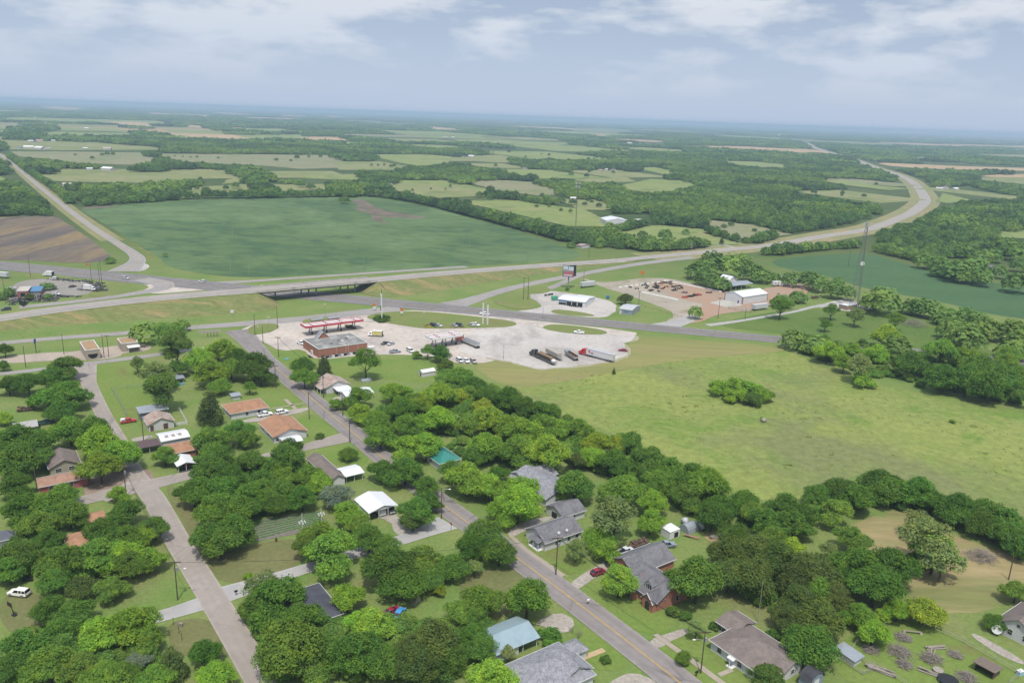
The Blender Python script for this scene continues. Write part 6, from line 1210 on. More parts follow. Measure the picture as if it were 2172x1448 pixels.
def build_vehicles():
    Wh, Sv, Gy, Bk, Rd, Dr = (.72, .72, .71), (.42, .43, .45), (.20, .21, .225), (.018, .018, .02), (.40, .02, .02), (.20, .012, .03)
    G = GRID; S = GRID-90
    A = [('suv', 41, 1262, 172, (.68, .66, .60), 'white off-roader with dark rear glass parked on worn grass', 'off_roader', 'car'), ('topper', 272, 896, G+0, Rd, 'red pickup with white bed cap beside the rusty barn', 'pickup_truck', 'pickup'),
         ('pickup', 562, 882, G+4, Wh, 'white crew pickup outside the white house with orange roof', 'pickup_truck', 'pickup'), ('suv', 598, 877, G+8, Wh, 'white crossover on the drive behind the white pickup', 'parked_car', 'car'),
         ('sedan', 407, 987, S+90, Rd, 'red car beneath the white arched carport', 'parked_car', 'car'), ('pickup', 1326, 1174, G, (.45, .47, .49), 'silver pickup with dark bed behind the brick house', 'pickup_truck', 'pickup'), ('hatch', 1269, 1217, G-5, Dr, 'small crimson hatchback on the pale pinkish drive', 'parked_car', 'car'),
         ('pickup', 1412, 1160, G-20, (.18, .21, .25), 'dark blue-grey pickup behind the brick house roof', 'pickup_truck', 'pickup'), ('sedan', 832, 1300, G+10, Dr, 'old dark red car in the back yard under trees', 'parked_car', 'car'),
         ('hatch', 848, 1304, G+40, (.05, .22, .45), 'blue-covered small car beside the old dark red one', 'parked_car', 'car'), ('pickup', 99, 899, G+6, (.03, .07, .075), 'dark teal pickup near the small tin-roofed shed', 'pickup_truck', 'pickup'), ('flat_trailer', 56, 871, G-10, Wh, 'flat trailer loaded with pale scrap on the far left lawn', 'flat_trailer', 'trailer'),
         ('flat_trailer', 1354, 1157, G, Wh, 'rusty flat trailer heaped with scrap behind the brick house', 'flat_trailer', 'trailer'), ('sedan', 826, 1085, S, Gy, 'grey car inside the white metal garage', 'parked_car', 'car'),
         ('pickup', 639, 730, -40, Wh, 'white pickup left of the brick store', 'pickup_truck', 'pickup'), ('beverage_truck', 796, 713, 176, Wh, 'white delivery truck with yellow cargo sides', 'delivery_truck', 'truck'), ('sedan', 816, 730, -120, (.05, .055, .05), 'dark car parked beside the silver one behind the store', 'parked_car', 'car'), ('sedan', 829, 731, -118, Sv, 'silver car angled beside the dark one behind the store', 'parked_car', 'car'),
         ('pickup', 838, 748, G-5, (.28, .30, .32), 'grey pickup at the lawn edge behind the store', 'pickup_truck', 'pickup'), ('van', 870, 746, S, (.6, .6, .58), 'white van between the grey pickup and the small tree', 'van', 'van'),
         ('suv', 920, 692, S+8, Bk, 'black car at the grass edge next to the yellow bin', 'parked_car', 'car'), ('sedan', 931, 692, S+8, Sv, 'silver saloon second along the grass edge', 'parked_car', 'car'), ('sedan', 964, 692, S+8, (.3, .31, .32), 'grey saloon in the middle of the grass edge row', 'parked_car', 'car'), ('suv', 975, 692, S+8, (.03, .03, .035), 'black off-roader right of the grey saloon', 'parked_car', 'car'), ('sedan', 999, 691, S+8, (.36, .32, .28), 'tan car at the right end of the row beside white', 'parked_car', 'car'), ('pickup', 1009, 690.5, S+8, Wh, 'white pickup ending the row at the grass edge', 'pickup_truck', 'pickup'),
         ('van', 975, 767, S-6, (.55, .56, .57), 'silver people carrier leftmost beneath the hedge trees', 'parked_car', 'car'), ('pickup', 988, 767.5, S-6, Wh, 'white pickup between two people carriers by the hedge', 'pickup_truck', 'pickup'), ('suv', 1004, 769, S-6, (.34, .31, .28), 'tan people carrier rightmost beneath the hedge trees', 'parked_car', 'car'),
         ('pickup', 1228, 707, 166, Wh, 'white pickup beside the far oval grass island', 'pickup_truck', 'pickup'), ('sedan', 1321, 745, 160, Dr, 'dark red saloon with raised boot at the lot corner', 'parked_car', 'car'), ('pickup', 1028, 668, -14, Wh, 'white pickup driving on the dark highway', 'pickup_truck', 'pickup'), ('suv', 266, 592, -14, Sv, 'silver car on the dark highway near the county road', 'moving_car', 'car'), ('suv', 429, 599, 166, (.5, .52, .54), 'pale silver car on the dark highway left of the bridge', 'moving_car', 'car'),
         ('suv', 13, 658, G-180, (.05, .06, .08), 'dark blue off-roader on the elevated highway at far left', 'moving_car', 'car'),
         ('box_truck', 103, 586, 166+180-180, Wh, 'white box truck parked on the grass strip', 'box_truck', 'truck'), ('van_trailer', 2, 589, -14, Wh, 'pale van trailer cut by the left edge', 'van_trailer', 'trailer'), ('box_truck', 191, 616, -10, Wh, 'white flat-nosed box truck in the salvage yard', 'box_truck', 'truck'),
         ('van', 114, 593, 166, Wh, 'white van just below the parked box truck', 'van', 'van'), ('suv', 108, 608, -50, Bk, 'black off-roader near the blue-roofed annex', 'parked_car', 'car'), ('pickup', 117, 612, -50, (.1, .1, .11), 'dark pickup beside the black off-roader', 'pickup_truck', 'pickup'), ('sedan', 154, 609, 60, (.06, .04, .045), 'dark maroon car alone in the middle of the salvage yard', 'parked_car', 'car'), ('sedan', 170, 615, 150, (.25, .26, .27), 'grey car beside the flat-nosed box truck', 'parked_car', 'car'), ('sedan', 120, 625, -10, (.6, .6, .62), 'pale car among the scrap heaps', 'parked_car', 'car'), ('sedan', 25, 613, 30, (.45, .45, .45), 'grey car left of the red workshop', 'parked_car', 'car'),
         ('van_trailer', 1246, 609, 35, Wh, 'white van trailer standing on weeds by the sales yard', 'van_trailer', 'trailer'), ('van_trailer', 1611, 657, 30, (.5, .5, .5), 'grey van trailer near the warehouse front', 'van_trailer', 'trailer'), ('rv', 1648, 606, 20, Wh, 'white touring caravan with maroon stripe behind the warehouse', 'caravan', 'caravan'), ('rv', 1662, 607, 10, Wh, 'second white caravan right of the maroon-striped one', 'caravan', 'caravan'), ('flat_trailer', 1612, 634, 30, Wh, 'gooseneck trailer against the warehouse long wall', 'flat_trailer', 'trailer'), ('flat_trailer', 1728, 633, 20, Wh, 'pale boat-like trailer by the trees near the tower', 'flat_trailer', 'trailer')]
    for k, x, y, a, c, lab, nm, cat in A: vehicle(k, x, y, a, c, lab, nm, cat)
    # lorries
    def along(p, q):
        a, b = P(*p), P(*q); d = a-b; return (a+b)/2, math.degrees(math.atan2(d.y, d.x))
    for kind, p, q, col, lab, nm in [('semi_van', (1236, 752), (1290, 766), (.42, .02, .02), 'red sleeper lorry with long white trailer and red emblem', 'semi_truck'), ('semi_stake', (1126, 752), (1174, 774), (.02, .02, .022), 'black lorry hauling a slatted trailer with brown load and white bale', 'semi_truck'), ('semi_hopper', (972, 722), (1013, 739), (.36, .045, .03), 'orange-red lorry with pale hopper trailer under the white canopy', 'semi_truck')]:
        m, a = along(p, q); vehicle(kind, 0, 0, a, col, lab, nm, 'truck', at=m)
    for kind, p, q, lab in [('hopper_trailer', (1152, 746), (1196, 769), 'tan hopper trailer parked right behind the slatted one'), ('dump_trailer', (1199, 752), (1225, 768), 'open rust-lined tub trailer with teal front tarp')]:
        m, a = along(p, q); vehicle(kind, 0, 0, a, (.5, .5, .5), lab, kind, 'trailer', at=m)
    m, a = along((745, 690), (727, 685)); 
    t = vehicle('pickup', 0, 0, a-180+200, Bk, 'black tow truck with yellow flatbed under the red canopy', 'tow_truck', 'truck', at=P(744, 696)); b = MB(); b.box((-1.6, 0, 1.35), (3.6, 2.2, .35)); part('flatbed', b, omat('flatbed_yellow', (.55, .33, .04), .5), t)
    t = vehicle('van', 1178, 637, 30, (.10, .42, .26), 'turquoise delivery van before the tyre workshop', 'delivery_van', 'van'); b = MB(); b.box((-.8, 0, 2.1), (3.8, 2.15, 1.6)); b.box((-.8, 0, 2.93), (3.7, 2.0, .06)); part('cargo_box', b, omat('turquoise_box', (.10, .42, .27), .5), t)
# ------------------------------------------------------------------ poles and wires
def upole(x, y, h, label, arm=0, tr=False, lamp=0, ang=6, name='utility_pole', mat=None, r=.15):
    o = thing(name, label, name.replace('_', ' '), P(x, y), R(ang)); b = MB(); b.cyl((0, 0, -.2), (0, 0, h), r, r*.65, 8); part('pole', b, mat or POLEW, o)
    for i in range(arm): b = MB(); z = h-.35-1.0*i; b.box((0, .16, z), (2.8, .16, .2)); part('crossarm', b, POLEW, o); b = MB(); [b.cyl((u, .16, z), (u, .16, z+.3), .06, n=6) for u in (-1.1, -.5, .5, 1.1)]; part('insulators', b, STEEL, o)
    if tr: b = MB(); b.cyl((.38, 0, h-2.6), (.38, 0, h-1.6), .28, n=10); part('transformer', b, omat('transformer_grey', (.35, .36, .37), .5, .2), o)
    if lamp:
        b = MB(); z = h-(2.0 if arm else .5); pts = [(0, 0, z-.5), (.9*lamp, -.1, z+.1), (2.2*lamp, -.2, z+.25)]
        for i in range(2): b.cyl(pts[i], pts[i+1], .05, n=6)
        part('lamp_arm', b, STEEL, o); b = MB(); b.ball((2.35*lamp, -.2, z+.2), (.4, .2, .14), 9, 5); part('lamp_head', b, LAMPG, o)
    return o
def wires(pairs, label, sag=1.0):
    o = thing('power_lines', label, 'power lines', (0, 0, 0))
    for a, b_ in pairs:
        m = MB(); pr = a
        for i in range(1, 13):
            t = i/12; p = a.lerp(b_, t)-Vector((0, 0, 4*sag*t*(1-t))); m.cyl(pr, p, .032, n=4, caps=False); pr = p
        part('wire', m, BLACK, o)
def build_poles():
    L = [(377, 1272, 10.5, 'brown pole with crossarm and lamp at the west street lane', 1, True, 1), (268, 1052, 10, 'brown pole with white transformer by the pink house corner', 1, True, 0), (1179, 1219, 11, 'tall brown pole with crossarm before the grey gabled house', 1, True, 0), (1486, 1427, 10.5, 'brown pole with transformer and lamp at the low house lawn', 1, True, -1), (656, 889, 11, 'bare dark pole at the corner of the drive', 0, False, 0), (742, 938, 8.5, 'short dark pole at the side street mouth', 1, False, 0), (686, 843, 11, 'pale brown pole before the rusty-roofed house', 0, True, 0), (591, 757, 10, 'brown pole at the brick store lawn', 1, False, 0), (558, 727, 9, 'grey pole with lamp by the street mouth', 0, False, -1), (541, 710, 11, 'dark pole at the left of the round island', 0, False, 0), (589, 697, 12, 'tall dark pole at the right of the round island', 0, False, 0),
         (585, 822, 10, 'grey wooden pole opposite the tree at the main street', 1, True, 0), (221, 758, 11, 'left one of two brown poles by the car wash', 0, False, 0), (231, 757, 10.5, 'right one of two brown poles by the car wash', 1, False, 0), (55, 779, 10, 'dark pole left of the car wash drive', 0, False, 0), (136, 751, 10, 'thin dark pole before the car wash drive', 0, False, 0), (305, 937, 11, 'brown pole by the brown carport', 0, True, 0), (79, 1043, 8, 'dark pole against the pink house left end', 0, False, 0), (810, 672, 17, 'very tall dark pole beside the price sign', 0, False, 0), (727, 882, 8, 'grey pole with curved lamp in front of trees', 0, False, -1), (936, 1100, 10, 'grey pole with curved lamp at the gravel lane end', 0, False, 1), (1523, 675, 13, 'dark pole on the dusty yard entrance', 1, False, 0), (1580, 677, 7, 'short dark pole on the grass by the pale lane', 0, False, 0), (1354, 653, 11, 'brown pole behind the small grey shop', 1, False, 0), (1238, 598, 9, 'thin pole beside the white van trailer', 0, False, 0), (65, 588, 15, 'tall dark pole at the grass strip of the salvage yard', 0, False, 0), (13, 645, 16, 'tall thin pole at the left edge of the salvage yard', 0, False, 0), (195, 602, 14, 'left pole of three at the rounded grass corner', 0, False, 0), (213, 612, 16, 'middle pole of three at the rounded grass corner', 0, False, 0), (218, 618, 20, 'tallest right pole of three at the rounded grass corner', 0, False, 0), (1249, 546, 16, 'wooden pole at the soybean field corner', 0, False, 0), (490, 585, 14, 'left pale pole at the near edge of the soybean field', 0, False, 0), (529, 584, 14, 'second pale pole at the soybean field edge', 0, False, 0), (772, 572, 14, 'pale pole at the soybean field edge behind the bridge', 0, False, 0), (981, 559, 14, 'pale pole at the soybean field edge right of the bridge', 0, False, 0), (1119, 554, 13, 'pale pole at the right part of the soybean field edge', 0, False, 0), (494, 503, 17, 'grey steel pole standing inside the soybean field, left', 0, False, 0), (748, 516, 17, 'grey steel pole standing inside the soybean field, middle', 0, False, 0), (996, 529, 15, 'grey steel pole standing inside the soybean field, right', 0, False, 0), (1799, 565, 14, 'grey pole in the dark soybean field behind the tower', 0, False, 0), (2139, 1229, 7, 'leaning brown pole on the dry grass at the right', 0, False, 0), (1607, 1318, 11, 'thin pale antenna mast behind the low house', 0, False, 0), (458, 1222, 0.0, '', 0, False, 0)]
    tops = {}
    for x, y, h, lab, arm, tr, lp in L:
        if h <= 0: continue
        pale = 'pale pole' in lab or 'mast' in lab or 'steel' in lab
        upole(x, y, h, lab, arm, tr, lp, mat=omat('pale_pole', (.33, .30, .26), .8) if pale else None, r=.08 if 'mast' in lab else .17); tops[(x, y)] = P(x, y)+Vector((0, 0, h-.3))
    T = tops
    def prs(a, b, k=3): return [(T[a]+Vector((.5*i, -.4*i, 0)), T[b]+Vector((.5*i, -.4*i, 0))) for i in range(k)]
    wires(prs((1486, 1427), (1179, 1219)), 'thin wires along the main street between the two lamp poles')
    wires(prs((377, 1272), (1179, 1219), 1)+prs((377, 1272), (268, 1052), 2), 'thin wires running from the west street pole', 1.6)
    wires(prs((656, 889), (742, 938), 2)+prs((656, 889), (686, 843), 2)+prs((686, 843), (591, 757), 2), 'thin wires along the upper main street')
    for x, y, lab in [(798, 681, 'slim white lamp post beside the price sign'), (899, 694, 'slim white lamp post at the yellow bin'), (690, 676, 'slim white lamp post behind the red canopy'), (1068, 762, 'thin grey post on the grass corner of the truck lot'), (571, 706, 'slim grey lamp post on the round island'), (1151, 676, 'slim white lamp post at the dark highway edge'), (1736, 642, 'white lamp post near the tower compound')]:
        o = thing('lamp_post', lab, 'lamp post', P(x, y)); b = MB(); b.cyl((0, 0, 0), (0, 0, 8.5), .1, .07, 8); part('post', b, STEEL, o); b = MB(); b.box((0, 0, 8.6), (1.5, .35, .18)); part('lamp_head', b, LAMPG, o)
    # H-frame of poles on the grass wedge
    o = thing('pole_frame', 'wooden H-shaped pole frame on the grass wedge', 'pole frame', P(1115, 636)); [part('pole', MB().cyl((u, 0, -.2), (u, 0, 15), .2, .14, 8), omat('red_brown_wood', (.16, .08, .05), .9), o) for u in (-1.5, 1.5)]; b = MB(); b.box((0, .2, 14.3), (4.6, .15, .2)); b.box((0, .2, 9), (3.4, .12, .16)); part('crossarm', b, MATS['red_brown_wood'], o)
def lattice(b, h, r0, r1, n=3, steps=14, t0=.12, t1=.05):
    def leg(i, z): r = r0+(r1-r0)*(z/h); a = 2*math.pi*i/n+.5; return Vector((r*math.cos(a), r*math.sin(a), z))
    for i in range(n): b.cyl(leg(i, 0), leg(i, h), t0, t0*.6, 6)
    zs = [h*(1-(1-k/steps)**1.25) for k in range(steps+1)]
    for k in range(steps):
        for i in range(n):
            j = (i+1) % n; b.cyl(leg(i, zs[k]), leg(j, zs[k+1]), t1, n=4, caps=False); b.cyl(leg(j, zs[k]), leg(i, zs[k+1]), t1, n=4, caps=False); b.cyl(leg(i, zs[k+1]), leg(j, zs[k+1]), t1, n=4, caps=False)
def build_signs():
    # lattice tower and slender mast
    gs = omat('tower_steel', (.20, .205, .21), .6, .2)
    p = P(1812, 657); h = 57
    o = thing('cell_tower', 'tall three-legged lattice cell tower with white dish', 'cell tower', p, .3); b = MB(); lattice(b, h, 3.6, .8, t0=.17, t1=.07); part('lattice', b, gs, o)
    b = MB(); [b.box((2.1*math.cos(a)+.0, 2.1*math.sin(a), h-1+dz), (.35, .35, 2.2), a) for a in [2*math.pi*i/9 for i in range(9)] for dz in (0,)]; part('antenna_panels', b, omat('antenna_white', (.62, .62, .61), .5), o); b = MB(); [b.cyl((0, 0, h-1+dz), (2.1*math.cos(2*math.pi*i/9), 2.1*math.sin(2*math.pi*i/9), h-1+dz), .06, n=4) for i in range(9) for dz in (-.6, .6)]; part('antenna_mount', b, gs, o)
    d = (CAM-p); d.z = 0; d.normalize(); q = Matrix.Rotation(-.3, 3, 'Z') @ d; b = MB(); c = Vector((0, 0, 31))+q*1.6+Vector((.9, 0, 0)); b.cyl(c, c+q*.5, 1.25, 1.35, 18); b.cyl(Vector((0, 0, 31)), c, .15, n=6); part('dish', b, WHITE, o)
    p = P(1219, 517); h = 58; o = thing('cell_tower', 'slender dark guyed mast with small white panels beyond the soybean field', 'cell tower', p); b = MB(); lattice(b, h, .5, .5, steps=26, t0=.10, t1=.04); part('lattice', b, omat('mast_dark', (.17, .165, .165), .6), o)
    b = MB(); [b.box((1.9*math.cos(a), 1.9*math.sin(a), h-1.2+dz), (.4, .4, 2.0), a) for a in [2*math.pi*i/6 for i in range(6)] for dz in (0, -3.4)]; part('antenna_panels', b, MATS['antenna_white'], o); b = MB(); [b.cyl((0, 0, h-1.2+dz), (1.9*math.cos(2*math.pi*i/6), 1.9*math.sin(2*math.pi*i/6), h-1.2+dz), .06, n=4) for i in range(6) for dz in (0, -3.4)]; part('antenna_mount', b, gs, o)
    p = P(1651, 297.5); o = thing('water_tower', 'pale water tower far off on the horizon right of centre', 'water tower', p); b = MB(); b.cyl((0, 0, 0), (0, 0, 34), 2.6, 1.8, 10); part('stem', b, WHITE, o); b = MB(); b.ball((0, 0, 38), (10, 10, 7), 14, 8); part('tank', b, WHITE, o, True)
    # billboard
    p = P(1205, 611); u = Vector((.93, .36, 0)); o = thing('billboard', 'two-sided digital billboard on a steel column', 'billboard', p, math.atan2(-.30, .95)); o.scale = (.84, .84, .80); b = MB(); b.cyl((0, 0, 0), (0, 0, 11), .55, .5, 12); part('column', b, omat('column_green_grey', (.22, .27, .26), .6), o)
    b = MB(); b.box((-.3, -.9, 15.3), (9.6, .5, 9.8)); pn = part('panel', b, BLACK, o)
    W2, y0 = 4.5, -1.17
    def face(nm, quads, m): b = MB(); [b.add([(x0, y0-d, z0), (x1, y0-d, z0), (x1, y0-d, z1), (x0, y0-d, z1)], [(0, 1, 2, 3)]) for x0, x1, z0, z1, d in quads]; part(nm, b, m, pn)
    face('screen', [(-4.9, 4.3, 10.7, 19.9, 0)], omat('screen_grey', (.24, .24, .26), .4)); face('screen_sky', [(-4.7, -.6, 16.6, 19.7, .02), (.0, 4.1, 16.0, 19.2, .02)], omat('screen_blue', (.42, .70, .88), .4, c2=(.62, .66, .7), t=(.45, .55), scale=.8)); face('screen_stripe', [(-4.9, 1.0, 15.6, 15.9, .03)], omat('screen_white', (.7, .7, .72), .4)); face('screen_red', [(-.9, .3, 12.6, 15.6, .03), (.5, 1.5, 13.4, 15.6, .03), (3.1, 4.2, 11.2, 15.4, .03), (-4.2, -1.2, 12.4, 13.8, .03)], omat('screen_red', (.62, .10, .12), .4)); face('screen_pink', [(-4.0, 3.0, 10.9, 12.3, .03)], omat('screen_pink', (.72, .5, .55), .4))
    b = MB(); b.box((2.6, 2.1, 15.3), (7.0, .5, 9.8), .75); part('rear_panel', b, BLACK, o); b = MB(); b.box((0, -1.4, 10.2), (10, .8, .12)); b.box((5.0, 4.3, 15.3), (.4, .5, 9.8), .75); part('catwalk', b, STEEL, o)
    # price sign, twin white columns, other signs
    o = thing('price_sign', 'tall white price sign in a round hedge', 'price sign', P(809, 682), R(-70)); b = MB(); b.box((1.4, 0, 8), (.5, .45, 16)); part('column', b, WHITE, o); b = MB(); b.box((-.6, 0, 12.6), (3.0, .4, 6.6)); pn = part('panel', b, WHITE, o); b = MB(); b.box((-.6, 0, 7.6), (2.4, .38, 2.6)); part('lower_panel', b, omat('sign_purple', (.10, .05, .18), .5), o)
    for i in range(3): b = MB(); [b.box((-.6, s*.21, 14.4-i*1.7), (2.0, .02, .25)) for s in (-1, 1)]; part('price_row', b, omat('sign_grey', (.4, .4, .44), .5), pn)
    o = thing('twin_column_sign', 'pair of bare white sign columns on the grass island', 'sign columns', P(1029, 688), R(-20))
    for x, z in ((-1.3, 13), (1.5, 11.5)): b = MB(); b.box((x, 0, z/2), (.7, .7, z)); part('column', b, WHITE, o)
    b = MB(); b.box((-.9, 0, 13.05), (1.8, .8, .3)); part('bracket', b, STEEL, o)
    o = thing('blue_sign', 'blue pole sign beside the car wash lawn', 'sign', P(77, 748), R(-70)); b = MB(); b.cyl((0, 0, 0), (0, 0, 5), .16, n=8); part('post', b, BLACK, o); b = MB(); b.box((0, 0, 5.7), (2.6, .4, 2.2)); part('panel', b, omat('deep_blue', (.03, .09, .25), .5), o)
    o = thing('low_billboard', 'weathered low billboard lying back on timber posts', 'billboard', P(452, 714), R(20)); [part('post', MB().cyl((u, 0, 0), (u, 0, 2.2), .15, n=6), POLEW, o) for u in (-2.5, -1, .5, 2)]; b = MB(); b.box((-1.5, 0, 2.9), (11, .3, 1.3)); part('panel', b, omat('worn_panel', (.42, .38, .33), .8), o)
    o = thing('highway_board', 'grey roadside board seen from behind near the hedge', 'sign', P(1459, 530), R(-10)); b = MB(); b.box((0, 0, 4.2), (7.5, .25, 5)); part('panel', b, omat('board_grey', (.42, .43, .44), .6), o); [part('post', MB().cyl((u, .2, 0), (u, .2, 5), .15, n=6), POLEW, o) for u in (-2.6, 0, 2.6)]
    def post_sign(x, y, shape, m, lab, h=2.1, s=.38, nm='road_sign', ang=-55):
        o = thing(nm, lab, 'sign', P(x, y), R(ang)); b = MB(); b.cyl((0, 0, 0), (0, 0, h), .05, n=6); part('post', b, STEEL, o); b = MB(); n = {'oct': 8, 'dia': 4, 'sq': 4}[shape]; of = {'oct': math.pi/8, 'dia': 0, 'sq': math.pi/4}[shape]
        for y0 in (-.07, -.04): pass
        vs = [(s*math.cos(2*math.pi*i/n+of), yy, h+s*math.sin(2*math.pi*i/n+of)) for yy in (-.09, -.05) for i in range(n)]; b.add(vs, [list(range(n)), list(range(n, 2*n))[::-1]]+[(i, n+i, n+(i+1) % n, (i+1) % n) for i in range(n)]); part('plate', b, m, o); return o
    SR = omat('stop_red', (.36, .02, .02), .5); OR = omat('warning_orange', (.60, .19, .03), .5); YD = omat('warning_yellow', (.6, .35, .03), .5)
    for x, y, lab in ((189, 781, 'red octagonal stop sign at the alley corner'), (957, 1125, 'red octagonal stop sign at the gravel lane end')):
        o = post_sign(x, y, 'oct', SR, lab, 2.2, .5, 'stop_sign')
        t = bpy.data.curves.new('stop_text', 'FONT'); t.body = 'STOP'; t.size = .36; t.align_x = 'CENTER'; t.align_y = 'CENTER'; to = bpy.data.objects.new('stop_text', t); me = bpy.data.meshes.new_from_object(to); bpy.data.objects.remove(to); me.materials.clear(); me.materials.append(WHITE); to = link('lettering', me, o, (0, -.1, 2.2)); to.rotation_euler = (R(90), 0, 0)
    for i, (x, y) in enumerate([(285, 522), (300, 531), (314, 541), (316, 550)]): post_sign(x, y, 'sq', YD, ['yellow curve marker farthest up the county road', 'second yellow curve marker at the county road bend', 'third yellow curve marker at the county road bend', 'yellow curve marker nearest the county road junction'][i], 1.8, 1.0, 'curve_marker', -20)
    for x, y, lab in ((794, 659, 'orange and white work sign on the dark highway, left'), (852, 669, 'orange and white work sign on the dark highway, right')): o = post_sign(x, y, 'dia', OR, lab, 3.6, 1.25, 'work_sign', 10); b = MB(); b.box((0, -.07, 1.9), (1.5, .05, 1.2)); part('lower_plate', b, WHITE, o)
    o = post_sign(1362, 585, 'sq', OR, 'large orange construction panel on the dry grass by the sales yard', 2.6, 2.0, 'work_sign', 5)
    o = post_sign(185, 563, 'dia', OR, 'small red-orange marker on the grass below the plowed field', .8, 1.2, 'work_sign', 5)
    b = post_sign(493, 671, 'sq', WHITE, 'white rear of a road sign on the near bank', 3.0, 1.3, 'road_sign', 20)
    # basketball hoop, mailbox
    o = thing('basketball_hoop', 'black portable basketball hoop on the worn grass', 'basketball hoop', P(24, 1308), R(-30)); b = MB(); b.cyl((0, .6, .1), (0, .3, 3.0), .09, n=6); part('pole', b, BLACK, o); b = MB(); b.box((0, 0, 3.3), (1.8, .08, 1.1)); part('backboard', b, BLACK, o); b = MB(); b.box((0, .7, .15), (1.1, .8, .3)); part('base', b, BLACK, o); b = MB(); [b.cyl((.23*math.cos(a), -.3+.23*math.sin(a), 3.0), (.23*math.cos(a+.8), -.3+.23*math.sin(a+.8), 3.0), .02, n=4) for a in [i*.785 for i in range(8)]]; part('rim', b, omat('rim_orange', (.5, .15, .04), .5), o)
    for x, y, lab, m in ((1247, 1281, 'white mailbox on a post beside the brick house lawn', WHITE), (1477, 1434, 'dark mailbox low at the foot of the main street', BLACK), (836, 985, 'pale mailbox at the shaded street bend', CONC), (501, 1262, 'small dark mailbox at the gravel lane corner', BLACK)):
        o = thing('mailbox', lab, 'mailbox', P(x, y), R(35)); b = MB(); b.box((0, 0, .5), (.12, .12, 1.0)); part('post', b, POLEW, o); b = MB(); b.box((0, 0, 1.15), (.75, .35, .32)); b.cyl((-.37, 0, 1.31), (.37, 0, 1.31), .175, n=8); part('box', b, m, o)
    # bird houses in the garden
    for x, y, h, lab in ((642, 1132, 6.5, 'tall white pole with bird houses and gourds in the garden'), (682, 1106, 4.5, 'shorter pole with white gourd bird houses at the garden end')):
        o = thing('bird_house_pole', lab, 'bird house', P(x, y)); b = MB(); b.cyl((0, 0, 0), (0, 0, h), .07, n=6); part('pole', b, WHITE, o); b = MB(); [b.cyl((-.9*math.cos(a), -.9*math.sin(a), h*.6), (.9*math.cos(a), .9*math.sin(a), h*.6), .03, n=4) for a in (0, 1.05, 2.1)]; part('arms', b, WHITE, o)
        for i in range(6): b = MB(); a = i*1.05; b.ball((.9*math.cos(a), .9*math.sin(a), h*.6-.3), (.2, .2, .28), 7, 5); part('gourd', b, WHITE, o)
    o = thing('burn_barrel', 'rusty barrel on the dry garden lawn', 'barrel', P(586, 1148)); b = MB(); b.cyl((0, 0, 0), (0, 0, .9), .32, n=10); part('shell', b, omat('barrel_rust', (.2, .07, .04), .9, var=.3), o); b = MB(); b.cyl((0, 0, .9), (0, 0, .93), .34, n=10); part('rim', b, BLACK, o)
# ------------------------------------------------------------------ fuel station
def canopy(A, B, Cc, z, lab, fm, ncol, tint):
    loc, rz, L, W = frame_of(A, B, Cc, z); o = thing('fuel_canopy', lab, 'canopy', loc, rz)
    b = MB(); b.box((0, 0, z-.75), (L-.3, W-.3, .2)); b.box((0, 0, z-.2), (L-.3, W-.3, .12)); part('roof', b, omat('canopy_deck', (.72, .71, .70), .6, var=.05), o)
    b = MB()
    for s in (-1, 1): b.box((0, s*W/2, z-.45), (L+.2, .2, 1.0)); b.box((s*L/2, 0, z-.45), (.2, W-.2, 1.0))
    part('fascia', b, fm, o); b = MB(); 
    for t in (-.22, .22): b.box((0, t*W, z-.05), (L-.8, .28, .22))
    n = max(2, int(L/8))
    for i in range(n): b.box((-L/2+(i+.5)*L/n, 0, z+.02), (.25, W-1.0, .2))
    part('roof_beams', b, tint, o)
    cols = []
    for i in range(ncol):
        x = -L/2+(i+.5)*L/ncol
        c = MB(); c.box((x, -W*.18, (z-.85)/2), (.5, .5, z-.85)); c.box((x, W*.18, (z-.85)/2), (.5, .5, z-.85)); part('column', c, omat('column_white', (.6, .6, .6), .6), o)
        cols.append(x)
    return o, L, W, rz, cols
